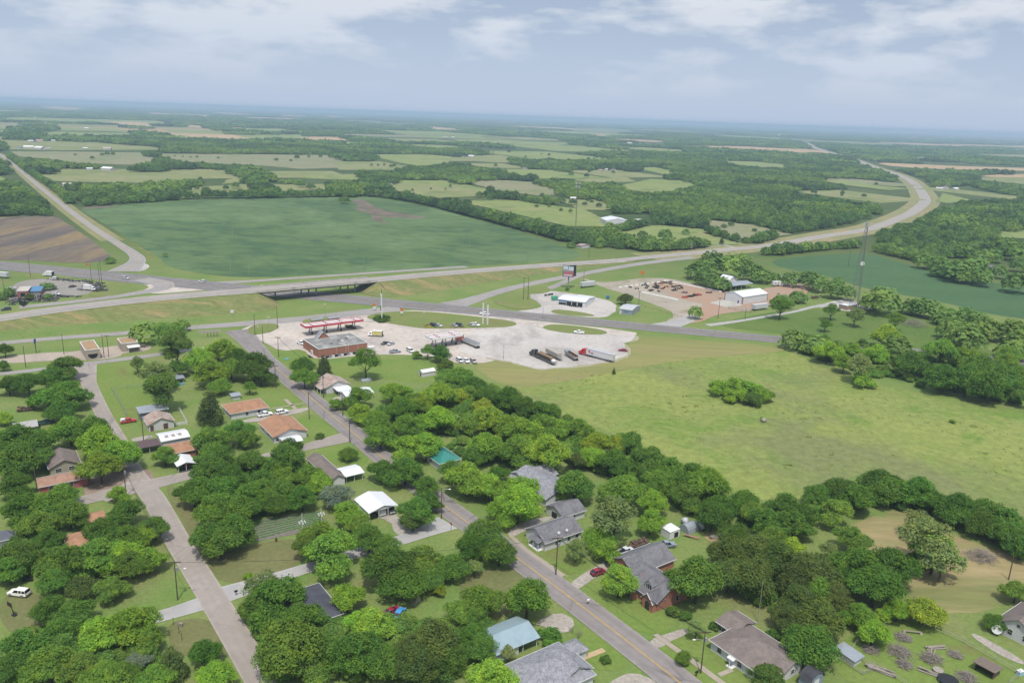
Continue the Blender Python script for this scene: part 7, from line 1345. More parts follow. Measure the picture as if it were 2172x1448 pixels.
def build_station():
    rf = omat('canopy_red', (.50, .03, .05), .45); rb = omat('beam_red', (.34, .07, .05), .6)
    isl = omat('island_concrete', (.5, .47, .43), .9)
    for (A, B, Cc, z, lab, fm, n, pl) in [((647, 692), (772, 678.5), (634, 685.5), 5.6, 'long red-edged fuel canopy with red roof beams', rf, 4, 'red-edged'), ((914, 716.5), (986, 711), (901, 708.5), 5.8, 'white-edged truck fuel canopy with red roof beams', WHITE, 3, 'white-edged')]:
        o, L, W, rz, cols = canopy(A, B, Cc, z, lab, fm, n, rb)
        for i, x in enumerate(cols):
            for s in (-1, 1):
                loc = o.matrix_basis if False else None
                p = o.location+Vector((x*math.cos(rz)-s*W*.18*0-(s*1.9)*math.sin(rz), x*math.sin(rz)+(s*1.9)*math.cos(rz), 0))
                q = thing('fuel_pump', f"{['dark', 'grey'][s > 0]} fuel pump at column {['one', 'two', 'three', 'four'][i]} from the left, {'near' if s < 0 else 'far'} side, {pl} canopy", 'fuel pump', p, rz, 'fuel pumps under the canopies')
                b = MB(); b.box((0, 0, .09), (1.4, 2.4, .18)); part('island', b, isl, q); b = MB(); b.box((0, 0, 1.05), (.6, 1.0, 1.75)); part('cabinet', b, [BLACK, omat('pump_grey', (.3, .3, .31), .5)][s > 0], q); b = MB(); [b.box((k*.31, 0, 1.5), (.03, .7, .5)) for k in (-1, 1)]; part('display', b, omat('pump_panel', (.45, .1, .1), .5), q)
    r_, L, W, rz = house('brick_store', 'red brick fuel station store with flat grey roof', 'store', (677, 742), (777.5, 725.5), (644, 720.5), 4.4, .1, 'flat', wm=BRICK, rm=omat('patched_flat_roof', (.22, .215, .20), .95, var=.3, scale=.5, c2=(.36, .35, .33), t=(.5, .6)))
    for x in (-.28, .1, .2, .6): b = MB(); b.box((x*L/2, -W/2-.04, 2.1), (.3, .08, 4.2)); part('pilaster', b, omat('tan_pilaster', (.5, .36, .27), .8), r_)
    b = MB(); x = -L*.12; w_ = 7; y = W/2-1
    b.add([(x-w_/2, y+2, 4.2), (x+w_/2, y+2, 4.2), (x, y+2, 7.6), (x-w_/2, y-1.5, 4.2), (x+w_/2, y-1.5, 4.2), (x, y-1.5, 7.6)], [(0, 1, 2), (5, 4, 3), (0, 2, 5, 3), (1, 4, 5, 2)]); part('entrance_gable', b, BRICK, r_); b = MB(); [b.slab([(x+s*(w_/2+.5), y+2.3, 3.9), (x+s*(w_/2+.5), y-1.7, 3.9), (x, y-1.7, 7.8), (x, y+2.3, 7.8)], .2) for s in (-1, 1)]; part('gable_roof', b, LGR, r_); b = MB(); [b.cyl((x+s*(w_/2+.4), y-1.75, 3.95), (x, y-1.75, 7.75), .14, n=4) for s in (-1, 1)]; part('gable_trim', b, WHITE, r_)
    for i, (u, v) in enumerate([(.1, -.1), (.2, -.3), (.5, .1), (.62, .25), (-.3, -.45)]): b = MB(); b.box((u*L/2, v*W/2, 4.75), (1.2, 1.0, .9)); b.cyl((u*L/2, v*W/2, 5.2), (u*L/2, v*W/2, 5.4), .35, n=9); part('roof_unit', b, [STEEL, WHITE][i % 2], r_)
    for i in range(14):
        c = r_.location+Vector((math.cos(rz), math.sin(rz), 0))*(-L/2+2.0+i*1.55)+Vector((math.sin(rz), -math.cos(rz), 0))*(W/2+1.6)
        q = thing('condenser_unit', ['pale', 'dark grey', 'grey'][i % 3]+' cooling unit in the row along the store back wall', 'cooling unit', c, rz, 'cooling units behind the brick store'); b = MB(); b.box((0, 0, .65), (1.15, 1.0, 1.1)); part('case', b, [WHITE, BLACK, STEEL][i % 3], q); b = MB(); b.cyl((0, 0, 1.2), (0, 0, 1.28), .4, n=10); part('fan', b, BLACK if i % 3 != 1 else STEEL, q)
    q = thing('storage_container', 'white storage box at the right end of the brick store', 'container', P(787, 746), rz); b = MB(); b.box((0, 0, 1.4), (3.4, 2.6, 2.6)); part('box', b, WMETAL, q); b = MB(); b.box((0, 0, 2.75), (3.5, 2.7, .1)); part('lid', b, WHITE, q)
    q = thing('ice_chest', 'white ice chest against the store left wall', 'ice chest', P(663, 751), rz); b = MB(); b.box((0, 0, 1), (1.6, 1.4, 2)); part('case', b, WHITE, q); b = MB(); b.box((-.82, 0, 1), (.04, 1.2, 1.6)); part('door', b, STEEL, q)
    q = thing('round_hedge', 'round clipped hedge at the foot of the price sign', 'hedge', P(809, 681)); q['category'] = 'hedge'; m, H = crown_mesh('clipped_hedge', 77, 26, 160, .09, kind='bush'); k = link('foliage', m, q, col=TONES['d'][0]); k.scale = (4.8, 4.2, 3.6)
    for x, y, lab in ((908, 694, 'yellow rubbish skip at the grass edge'),): q = thing('skip', lab, 'skip', P(x, y), rz); b = MB(); b.box((0, 0, .75), (2.6, 1.6, 1.3), tp=1.12); part('bin', b, omat('skip_yellow', (.55, .40, .04), .5), q); b = MB(); b.box((0, 0, 1.43), (2.9, 1.8, .06)); part('lid', b, BLACK, q)
    for x, y, lab in ((672, 681, 'long grey tank cover on the small island, left'), (708, 677, 'long grey tank cover on the small island, right')): q = thing('tank_cover', lab, 'tank', P(x, y), rz); b = MB(); b.cyl((-3.5, 0, .8), (3.5, 0, .8), .75, n=12); part('tank', b, STEEL, q); b = MB(); [b.box((u, 0, .3), (.4, 2, .6)) for u in (-2.3, 2.3)]; part('saddles', b, CONC, q)
# ------------------------------------------------------------------ yards
def implement(kind, mats, name, label, x, y, ang, group):
    o = thing(name, label, 'implement', P(x, y), R(ang), group); r = random.Random(kind*3+1); b = MB(); g = MB()
    if kind == 0:   # disc harrow
        [b.box((0, s*.9, .9), (3.0, .14, .14)) for s in (-1, 1)]; b.box((0, 0, .95), (.16, 2.4, .16)); b.cyl((0, 0, 1.0), (0, 2.6, .6), .08, n=5); [g.cyl((-1.5+i*.33, -.9+s*1.8, .4), (-1.5+i*.33+.06, -.9+s*1.8, .4), .42, n=10) for i in range(10) for s in (0, 1)]
    elif kind == 1:  # rotary cutter
        b.box((0, 0, .55), (2.4, 2.3, .3)); b.box((0, .2, .85), (.6, .6, .4)); [b.cyl((s*.5, .4, .7), (0, 1.9, 1.3), .06, n=5) for s in (-1, 1)]; g.cyl((-.2, -1.6, .3), (.2, -1.6, .3), .3, n=10); g.cyl((0, -1.6, .35), (0, -1.0, .7), .07, n=5)
    elif kind == 2:  # box blade / loader bucket on stand
        b.box((0, 0, .45), (2.2, .12, .8)); [b.box((s*1.1, .5, .45), (.1, 1.1, .8)) for s in (-1, 1)]; b.box((0, .9, .85), (2.2, .14, .14)); g.cyl((-.4, .9, .8), (0, .7, 1.7), .06, n=5); g.cyl((.4, .9, .8), (0, .7, 1.7), .06, n=5); [g.box((-.8+.4*i, .5, .3), (.08, .1, .8)) for i in range(5)]
    else:            # compact tractor
        b.box((.5, 0, 1.0), (1.9, .8, .7)); b.box((-.7, 0, 1.3), (.9, 1.0, .25)); b.box((-.8, 0, 2.3), (1.1, 1.1, .08)); [b.cyl((-1.2+a*.9, s*.5, 1.3), (-1.2+a*.9, s*.5, 2.3), .04, n=4) for a in (0, 1) for s in (-1, 1)]; [g.cyl((-.8, s*.55, .75), (-.8, s*.95, .75), .75, n=12) for s in (-1, 1)]; [g.cyl((1.1, s*.5, .45), (1.1, s*.8, .45), .45, n=10) for s in (-1, 1)]
    part('frame', b, mats[0], o); part('discs' if kind == 0 else 'wheels' if kind in (1, 3) else 'linkage', g, mats[1], o); return o
def fence(pts, h, lab, posts=3.0, rails=(.5, 1.0), mat=None, name='fence', pick=0, mesh_=False, wm=None):
    o = thing(name, lab, 'fence', (0, 0, 0)); w = [P(*p) for p in pts]; rb = MB(); pm = MB().cyl((0, 0, -.1), (0, 0, h), .09 if pick else .07, n=5).mesh('post', mat or POLEW)
    for a, b in zip(w, w[1:]):
        n = max(1, int((b-a).length/posts))
        for i in range(n+(b is w[-1])): link('post', pm, o, a.lerp(b, i/n))
        for z in rails: rb.cyl(a+Vector((0, 0, z)), b+Vector((0, 0, z)), .035 if not pick else .06, n=4)
        if pick:
            m = int((b-a).length/.25); d = (b-a).normalized(); rz = math.atan2(d.y, d.x)
            for i in range(m): p = a.lerp(b, (i+.5)/m); rb.box((p.x, p.y, h/2), (.14, .03, h), rz)
    part('rails', rb, wm or mat or POLEW, o); return o
def brush(x, y, r, lab, n=130, name='brush_pile', mat=None, cat='brush pile', flat=.6, pale=False):
    o = thing(name, lab, cat, P(x, y)); b = MB(); rr = random.Random(int(x*7+y)); 
    for _ in range(n):
        a = rr.uniform(0, 6.28); d = r*.8*rr.random()**.6; z = (1-d/r)*r*flat*rr.uniform(.2, 1)+.1; t = rr.uniform(0, 6.28); l = r*rr.uniform(.25, .6); c = Vector((d*math.cos(a), d*math.sin(a), z)); v = Vector((math.cos(t), math.sin(t), rr.uniform(-.2, .35)))*l
        e = c+v; e.z = max(e.z, .05); s = c-v; s.z = max(s.z, .03); b.cyl(s, e, rr.uniform(.03, .08), .02, 4, caps=False)
    part('branches', b, mat or omat('dead_branches', (.29, .25, .215), .95, var=.35), o); return o
def heap(x, y, l, w, h, ang, lab, mats, n=60, seed=1):
    """heap of tyres and scrap: rings, slabs and boxes thrown together"""
    o = thing('scrap_heap', lab, 'scrap heap', P(x, y), R(ang)); rr = random.Random(seed); b = MB(); g = MB()
    for _ in range(n):
        u, v = rr.uniform(-1, 1), rr.uniform(-1, 1); z = h*max(0.05, 1-max(abs(u), abs(v))**2)*rr.uniform(.2, 1); c = (u*l/2, v*w/2, z+.15)
        if rr.random() < .55: a = Vector((rr.uniform(-1, 1), rr.uniform(-1, 1), rr.uniform(.2, 1.5))).normalized()*.12; b.cyl(Vector(c)-a, Vector(c)+a, .42, n=9)
        else: g.box(c, (rr.uniform(.4, 2), rr.uniform(.3, 1.1), rr.uniform(.15, .7)), rr.uniform(0, 3))
    part('tyres', b, TYRE, o); part('scrap', g, mats, o); return o
def build_yards():
    dk = omat('implement_dark', (.03, .03, .032), .6); org = omat('implement_orange', (.45, .17, .03), .5); rd = omat('implement_red', (.42, .05, .03), .5); bl = omat('implement_blue', (.05, .09, .22), .5); gn = omat('implement_green', (.03, .10, .04), .5)
    Y = [(1337, 610.5), (1351, 613), (1361, 605.5), (1369, 604.5), (1374, 608), (1371, 612), (1379, 617), (1383, 616), (1392, 606), (1397, 608), (1391, 602.5), (1393, 612), (1404, 603, 1), (1405, 599, 2), (1396, 619), (1404, 613), (1411, 610.5), (1417, 609, 2), (1415, 601), (1423, 598.5), (1422, 603), (1427, 609), (1433, 608), (1441, 607), (1426, 617), (1432, 616), (1434, 613), (1440, 613), (1446, 612), (1399, 602), (1409, 600), (1387, 609.5), (1448, 621, 3), (1454, 621.5, 3), (1500, 621.5), (1506, 621.5)]
    for i, q in enumerate(Y):
        x, y = q[:2]; c = {1: org, 2: org, 3: bl}.get(q[2] if len(q) > 2 else 0, dk); lab = {1: 'orange', 2: 'orange', 3: 'blue'}.get(q[2] if len(q) > 2 else 0)
        implement(random.choice((0, 1, 2, 2, 3)), (c, dk), 'farm_implement', 'dark farm implement standing loose in the dirt sales yard' if not lab else f"{lab} farm implement among the dark ones in the sales yard", x, y, random.uniform(0, 360), 'dark farm implements in the sales yard' if not lab else f'{lab} farm implements in the sales yard')
    for i, (x, y) in enumerate([(1450, 632), (1455, 631), (1460, 630.5), (1465, 629.5), (1470, 628.5), (1475, 627.5), (1480, 626.5), (1484, 626)]): k = i in (0, 1, 5, 6, 7); implement((2, 1, 2, 0, 2, 3, 2, 1)[i], (rd if k else dk, dk), 'farm_implement', 'red implement in the neat front row of the sales yard' if k else 'dark implement in the neat front row of the sales yard', x, y, 20, 'red implements of the front row' if k else 'dark implements of the front row')
    wb = omat('white_block', (.85, .83, .78), .9, var=.1)
    def blocks(p, q, n, lab, g):
        for i in range(n):
            t = i/(n-1); x, y = p[0]+(q[0]-p[0])*t, p[1]+(q[1]-p[1])*t; a, b_ = P(*p), P(*q); d = b_-a
            o = tag(link('concrete_block', BLK, None, P(x, y), math.atan2(d.y, d.x)+random.uniform(-.05, .05)), lab, 'block', g); 
    b = MB(); b.box((0, 0, .4), (3.0, 1.0, .8), tp=.92); BLK = b.mesh('concrete_block', wb)
    blocks((1413, 596), (1526, 619), 16, 'white block in the far line edging the dirt yard', 'white blocks of the far line'); blocks((1364, 621), (1433, 636), 11, 'white block in the near line edging the dirt yard', 'white blocks of the near line'); blocks((1316, 610), (1408, 598), 9, 'white block in the left line edging the dirt yard', 'white blocks of the left line')
    b = MB(); b.cyl((-.15, 0, .5), (.15, 0, .5), .5, n=12); TY = b.mesh('display_tyre', TYRE)
    for i in range(5): tag(link('display_tyre', TY, None, P(1208.5+i*3.9, 650+i*.45), R(30)), 'upright black tyre in the display row before the workshop', 'tyre', 'tyres in the display row')
    o = thing('tyre_rack', 'low black tyre rack at the left end of the workshop yard', 'tyre rack', P(1164, 627), R(40)); b = MB(); b.box((0, 0, .5), (7, .3, .3)); [b.box((s*3.4, 0, .7), (.3, .8, 1.4)) for s in (-1, 1)]; part('frame', b, BLACK, o); b = MB(); [b.cyl((u, -.15, 1), (u, .15, 1), .5, n=10) for u in (-2.4, -.2, 1.1, 2.2)]; part('tyres', b, TYRE, o)
    o = thing('blue_tank', 'round blue tank lying on the grass right of the workshop', 'tank', P(1289, 633)); b = MB(); b.cyl((0, -.8, 1.1), (0, .8, 1.1), 1.1, n=14); part('drum', b, omat('tank_blue', (.05, .2, .42), .5), o); b = MB(); b.box((0, 0, .2), (1.4, 1.6, .4)); part('stand', b, BLACK, o)
    sc = omat('scrap_grey', (.14, .135, .135), .8, var=.5, scale=.7, c2=(.3, .29, .28), t=(.56, .62))
    for i, (x, y, l, w, h, a, lab) in enumerate([(72, 637, 26, 9, 2.2, 14, 'long dark heap of tyres and scrap along the salvage yard front'), (45, 641, 9, 14, 2, 14, 'dark scrap heap at the left corner of the yard front'), (103, 630, 14, 7, 1.8, 10, 'scrap heap of pale panels in front of the annex'), (140, 630, 18, 2.5, 1.2, 12, 'thin dark row of tyres toward the yard gate'), (130, 594.5, 22, 3, 1.6, -14, 'dark row of scrap behind the white van'), (190, 599, 22, 2.6, 1.6, -14, 'dark row of tyres along the rear yard corner'), (200, 608, 16, 7, 2.2, -20, 'scrap heap behind the flat-nosed box truck'), (213, 617, 9, 6, 1.8, 10, 'mixed scrap heap at the three tall poles'), (25, 628, 14, 8, 1.4, 0, 'grey junk heap left of the red workshop'), (62, 626, 16, 3, 1.0, 5, 'low line of white junk before the red workshop')]): heap(x, y, l, w, h, a, lab, WHITE if 'white junk' in lab else sc, int(l*w*.7)+25, i)
    fence([(41, 645), (50, 651), (56, 647)], 2.4, 'dark board fence at the salvage yard corner', 2.5, (.6, 1.2, 1.8, 2.3), BLACK, pick=1)
    fence([(237.5, 827), (256, 857), (270, 886)], 1.5, 'wire fence running down the mown alley lawn', 3, (.4, .9, 1.45), STEEL); fence([(237.5, 827), (270, 823), (302, 820)], 1.5, 'wire fence across the top of the alley lawn', 3, (.4, .9, 1.45), STEEL)
    fence([(380.6, 869), (397.6, 899), (370, 903.5)], 1.4, 'white picket fence beside the rusty barn', 2.4, (.5, 1.1), WHITE, pick=1)
    fence([(1758, 1414), (1795, 1398), (1818, 1363), (1905, 1314), (1927, 1313), (1960, 1327), (2045, 1365), (2110, 1402), (2162, 1432), (2140, 1452)], 1.4, 'pale wire and pole fence around the brush pile yard', 4, (.6, 1.35), omat('pale_rail', (.40, .37, .33), .8))
    fence([(1778, 1398), (1830, 1432), (1855, 1420), (1800, 1385)], 1.3, 'small pale fence pen around the chicken coop', 3, (.4, .85, 1.25), MATS['pale_rail']); fence([(1850, 1408), (1900, 1440), (1920, 1452)], 1.2, 'pale rail fence crossing the fenced yard', 3, (.5, 1.1), MATS['pale_rail'])
    fence([(1545, 655), (1590, 664), (1600, 662)], 1.3, 'dark rail fence before the warehouse', 4, (.5, .9, 1.25), POLEW); fence([(1640, 610), (1662, 604)], 1.4, 'dark gate rails behind the warehouse', 3, (.5, .9, 1.3), POLEW); fence([(1340, 645), (1400, 660), (1447, 674)], 1.2, 'overgrown wire fence right of the small grey shop', 5, (.5, 1.1), POLEW)
    fence([(1795, 655), (1855, 655)], 2.0, 'grey chain fence at the tower pad', 3, (.1, 1, 1.95), STEEL); fence([(1496, 529), (1525, 521), (1560, 517)], 1.4, 'white rail fence at the farm track gate', 4, (.5, .9, 1.3), WHITE)
    for x, y, r, lab in ((1916, 1354, 2.1, 'round grey brush pile nearest the top fence'), (1907, 1384, 2.9, 'wide brush pile in the middle left of the yard'), (1974, 1398, 2.7, 'brush pile at the centre of the fenced yard'), (2026, 1390, 1.8, 'small brush pile near the right fence'), (2051, 1438, 2.4, 'brush pile at the bottom edge of the yard'), (1848, 1380, 2.0, 'thin brush pile by the coop'), (1918, 1410, 2.0, 'pale stick pile in the yard bottom'), (2082, 1184, 4.8, 'large brush pile on the dry tan grass'), (1937, 690, 9.0, 'big brush heap on the lush green grass')): brush(x, y, r, lab)
    for x, y, a, l, lab in ((1985, 1376, 10, 5, 'grey fallen log with branch across the yard'), (1975, 1384, 60, 3, 'short pale log beside the fallen one'), (1970, 1428, -40, 4, 'pale forked log near the bottom of the yard'), (1868, 1425, -35, 6, 'long grey log pile by the inner fence'), (1526, 1138, 15, 6, 'pile of grey logs on the dry ground'), (1467, 1139, -20, 4, 'reddish stacked planks beside the arched hut')):
        o = thing('log_pile', lab, 'logs', P(x, y), R(a)); b = MB(); m = omat('grey_log', (.30, .26, .22), .95, var=.25) if 'reddish' not in lab else omat('red_plank', (.35, .2, .14), .9); rr = random.Random(int(x))
        for i in range(3 if 'log p' not in lab and 'pile' not in lab else 9): yy = rr.uniform(-.8, .8); b.cyl((-l/2+rr.uniform(-.4, .4), yy, .25+.2*(i % 3)), (l/2+rr.uniform(-.4, .4), yy+rr.uniform(-.6, .6), .25+.15*(i % 3)), .22, .15, 7)
        part('logs', b, m, o)
    o = thing('cable_drum', 'round wooden drum top lying in the yard', 'cable drum', P(1989, 1424)); b = MB(); b.cyl((0, 0, 0), (0, 0, .5), .35, n=10); part('core', b, POLEW, o); b = MB(); b.cyl((0, 0, .5), (0, 0, .6), 1.1, n=18); part('top', b, omat('drum_wood', (.33, .29, .25), .9, var=.2), o)
    o = thing('bench', 'timber beam bench on two pale blocks in the yard', 'bench', P(1935, 1343), R(-8)); b = MB(); b.box((0, 0, .6), (4.2, .35, .15)); part('beam', b, MATS['grey_log'], o); [part('block', MB().box((s*1.9, 0, .26), (.5, .6, .52)), omat('cream_block', (.5, .46, .36), .9), o) for s in (-1, 1)]
    o = thing('trampoline', 'dark round trampoline at the bottom edge of the yard', 'trampoline', P(2010, 1447)); b = MB(); b.cyl((0, 0, .78), (0, 0, .82), 2.1, n=24); part('mat', b, BLACK, o); b = MB(); [b.cyl((2.1*math.cos(a), 2.1*math.sin(a), 0), (2.1*math.cos(a), 2.1*math.sin(a), .8), .05, n=5) for a in [i*1.05 for i in range(6)]]; part('legs', b, STEEL, o)
    o = thing('dog_box', 'white and blue box at the far right fence corner', 'box', P(2163, 1430), R(20)); b = MB(); b.box((0, 0, .5), (1.4, .9, 1)); part('box', b, omat('pale_blue_plastic', (.35, .55, .65), .5), o); b = MB(); b.box((0, 0, 1.05), (1.5, 1, .1)); part('lid', b, WHITE, o)
    for x, y, lab in ((1452, 1112, 'grey tank behind the arched hut'), (1477, 1120, 'grey tank right of the arched hut'), (1488, 1123, 'rightmost grey tank beside the arched hut')): o = thing('water_tank', lab, 'tank', P(x, y), R(40)); b = MB(); b.cyl((-.7, 0, 1.2), (.7, 0, 1.2), 1.0, n=14); part('tank', b, omat('pale_tank', (.5, .52, .53), .5), o, True); b = MB(); b.box((0, 0, .2), (1.2, 1.4, .4)); part('cradle', b, BLACK, o)
    for x, y, lab in ((59, 1233, 'two dark benches stacked near the white off-roader'),): o = thing('bench', lab, 'bench', P(x, y), R(20)); b = MB(); b.box((0, 0, .45), (2.4, .5, .1)); part('seat', b, BLACK, o); b = MB(); b.box((0, .3, .8), (2.4, .1, .5)); part('back', b, BLACK, o)
    for x, y, m, lab in ((385, 815, bl, 'blue paddling pool near the tin shelter'), (608, 762, gn, 'small green pool on the store lawn')): o = thing('paddling_pool', lab, 'pool', P(x, y)); b = MB(); b.cyl((0, 0, 0), (0, 0, .35), 1.2, n=18); part('rim', b, omat('pool_blue', (.1, .35, .6), .4) if m is bl else omat('pool_green', (.05, .35, .25), .4), o); b = MB(); b.cyl((0, 0, .3), (0, 0, .36), 1.05, n=18); part('water', b, omat('pool_water', (.1, .3, .4), .1), o)
    o = thing('hay_bale', 'round pale hay bale alone in the meadow', 'hay bale', P(1619, 895), R(30)); b = MB(); b.cyl((-.8, 0, .85), (.8, 0, .85), .9, n=16); part('bale', b, omat('bale_straw', (.36, .31, .26), .95, var=.2), o, True)
    o = thing('satellite_dish', 'large white satellite dish beside the white gable-end house', 'satellite dish', P(2112, 1346)); b = MB(); b.cyl((0, 0, 0), (0, 0, 1.2), .07, n=6); part('mast', b, STEEL, o); b = MB(); b.cyl((0, 0, 1.6), (-.25, -.35, 1.75), .4, 1.1, 16); part('dish', b, WHITE, o)
    for x, y, lab in ((1443, 672, 'small white gate panel at the end of the wire fence'),): fence([(x-3, y-1), (x+3, y+1)], 1.5, lab, 2, (.4, .9, 1.4), WHITE, name='gate')
    # thin metal posts on the rough plot; weeds are part of the grass
    for i, (x, y) in enumerate([(368, 1325), (380, 1343), (386, 1358)]): o = thing('fence_post', ['thin rusty post nearest the gravel lane', 'middle thin rusty post on the rough plot', 'thin rusty post farthest down the rough plot'][i], 'post', P(x, y)); b = MB(); b.cyl((0, 0, 0), (0, 0, 1.9), .06, n=5); part('post', b, POLEW, o); b = MB(); b.box((0, 0, 1.85), (.16, .16, .1)); part('cap', b, BLACK, o)
    o = thing('tree_stump', 'split grey stump with sticks on the rough plot', 'stump', P(383, 1328)); b = MB(); b.cyl((0, 0, 0), (.1, 0, .9), .5, .4, 9); part('stump', b, MATS['grey_log'], o); b = MB(); [b.cyl((0, 0, .3), (math.cos(i)*.9, math.sin(i)*.9, 1.4), .07, .03, 5) for i in range(6)]; part('sticks', b, MATS['grey_log'], o)
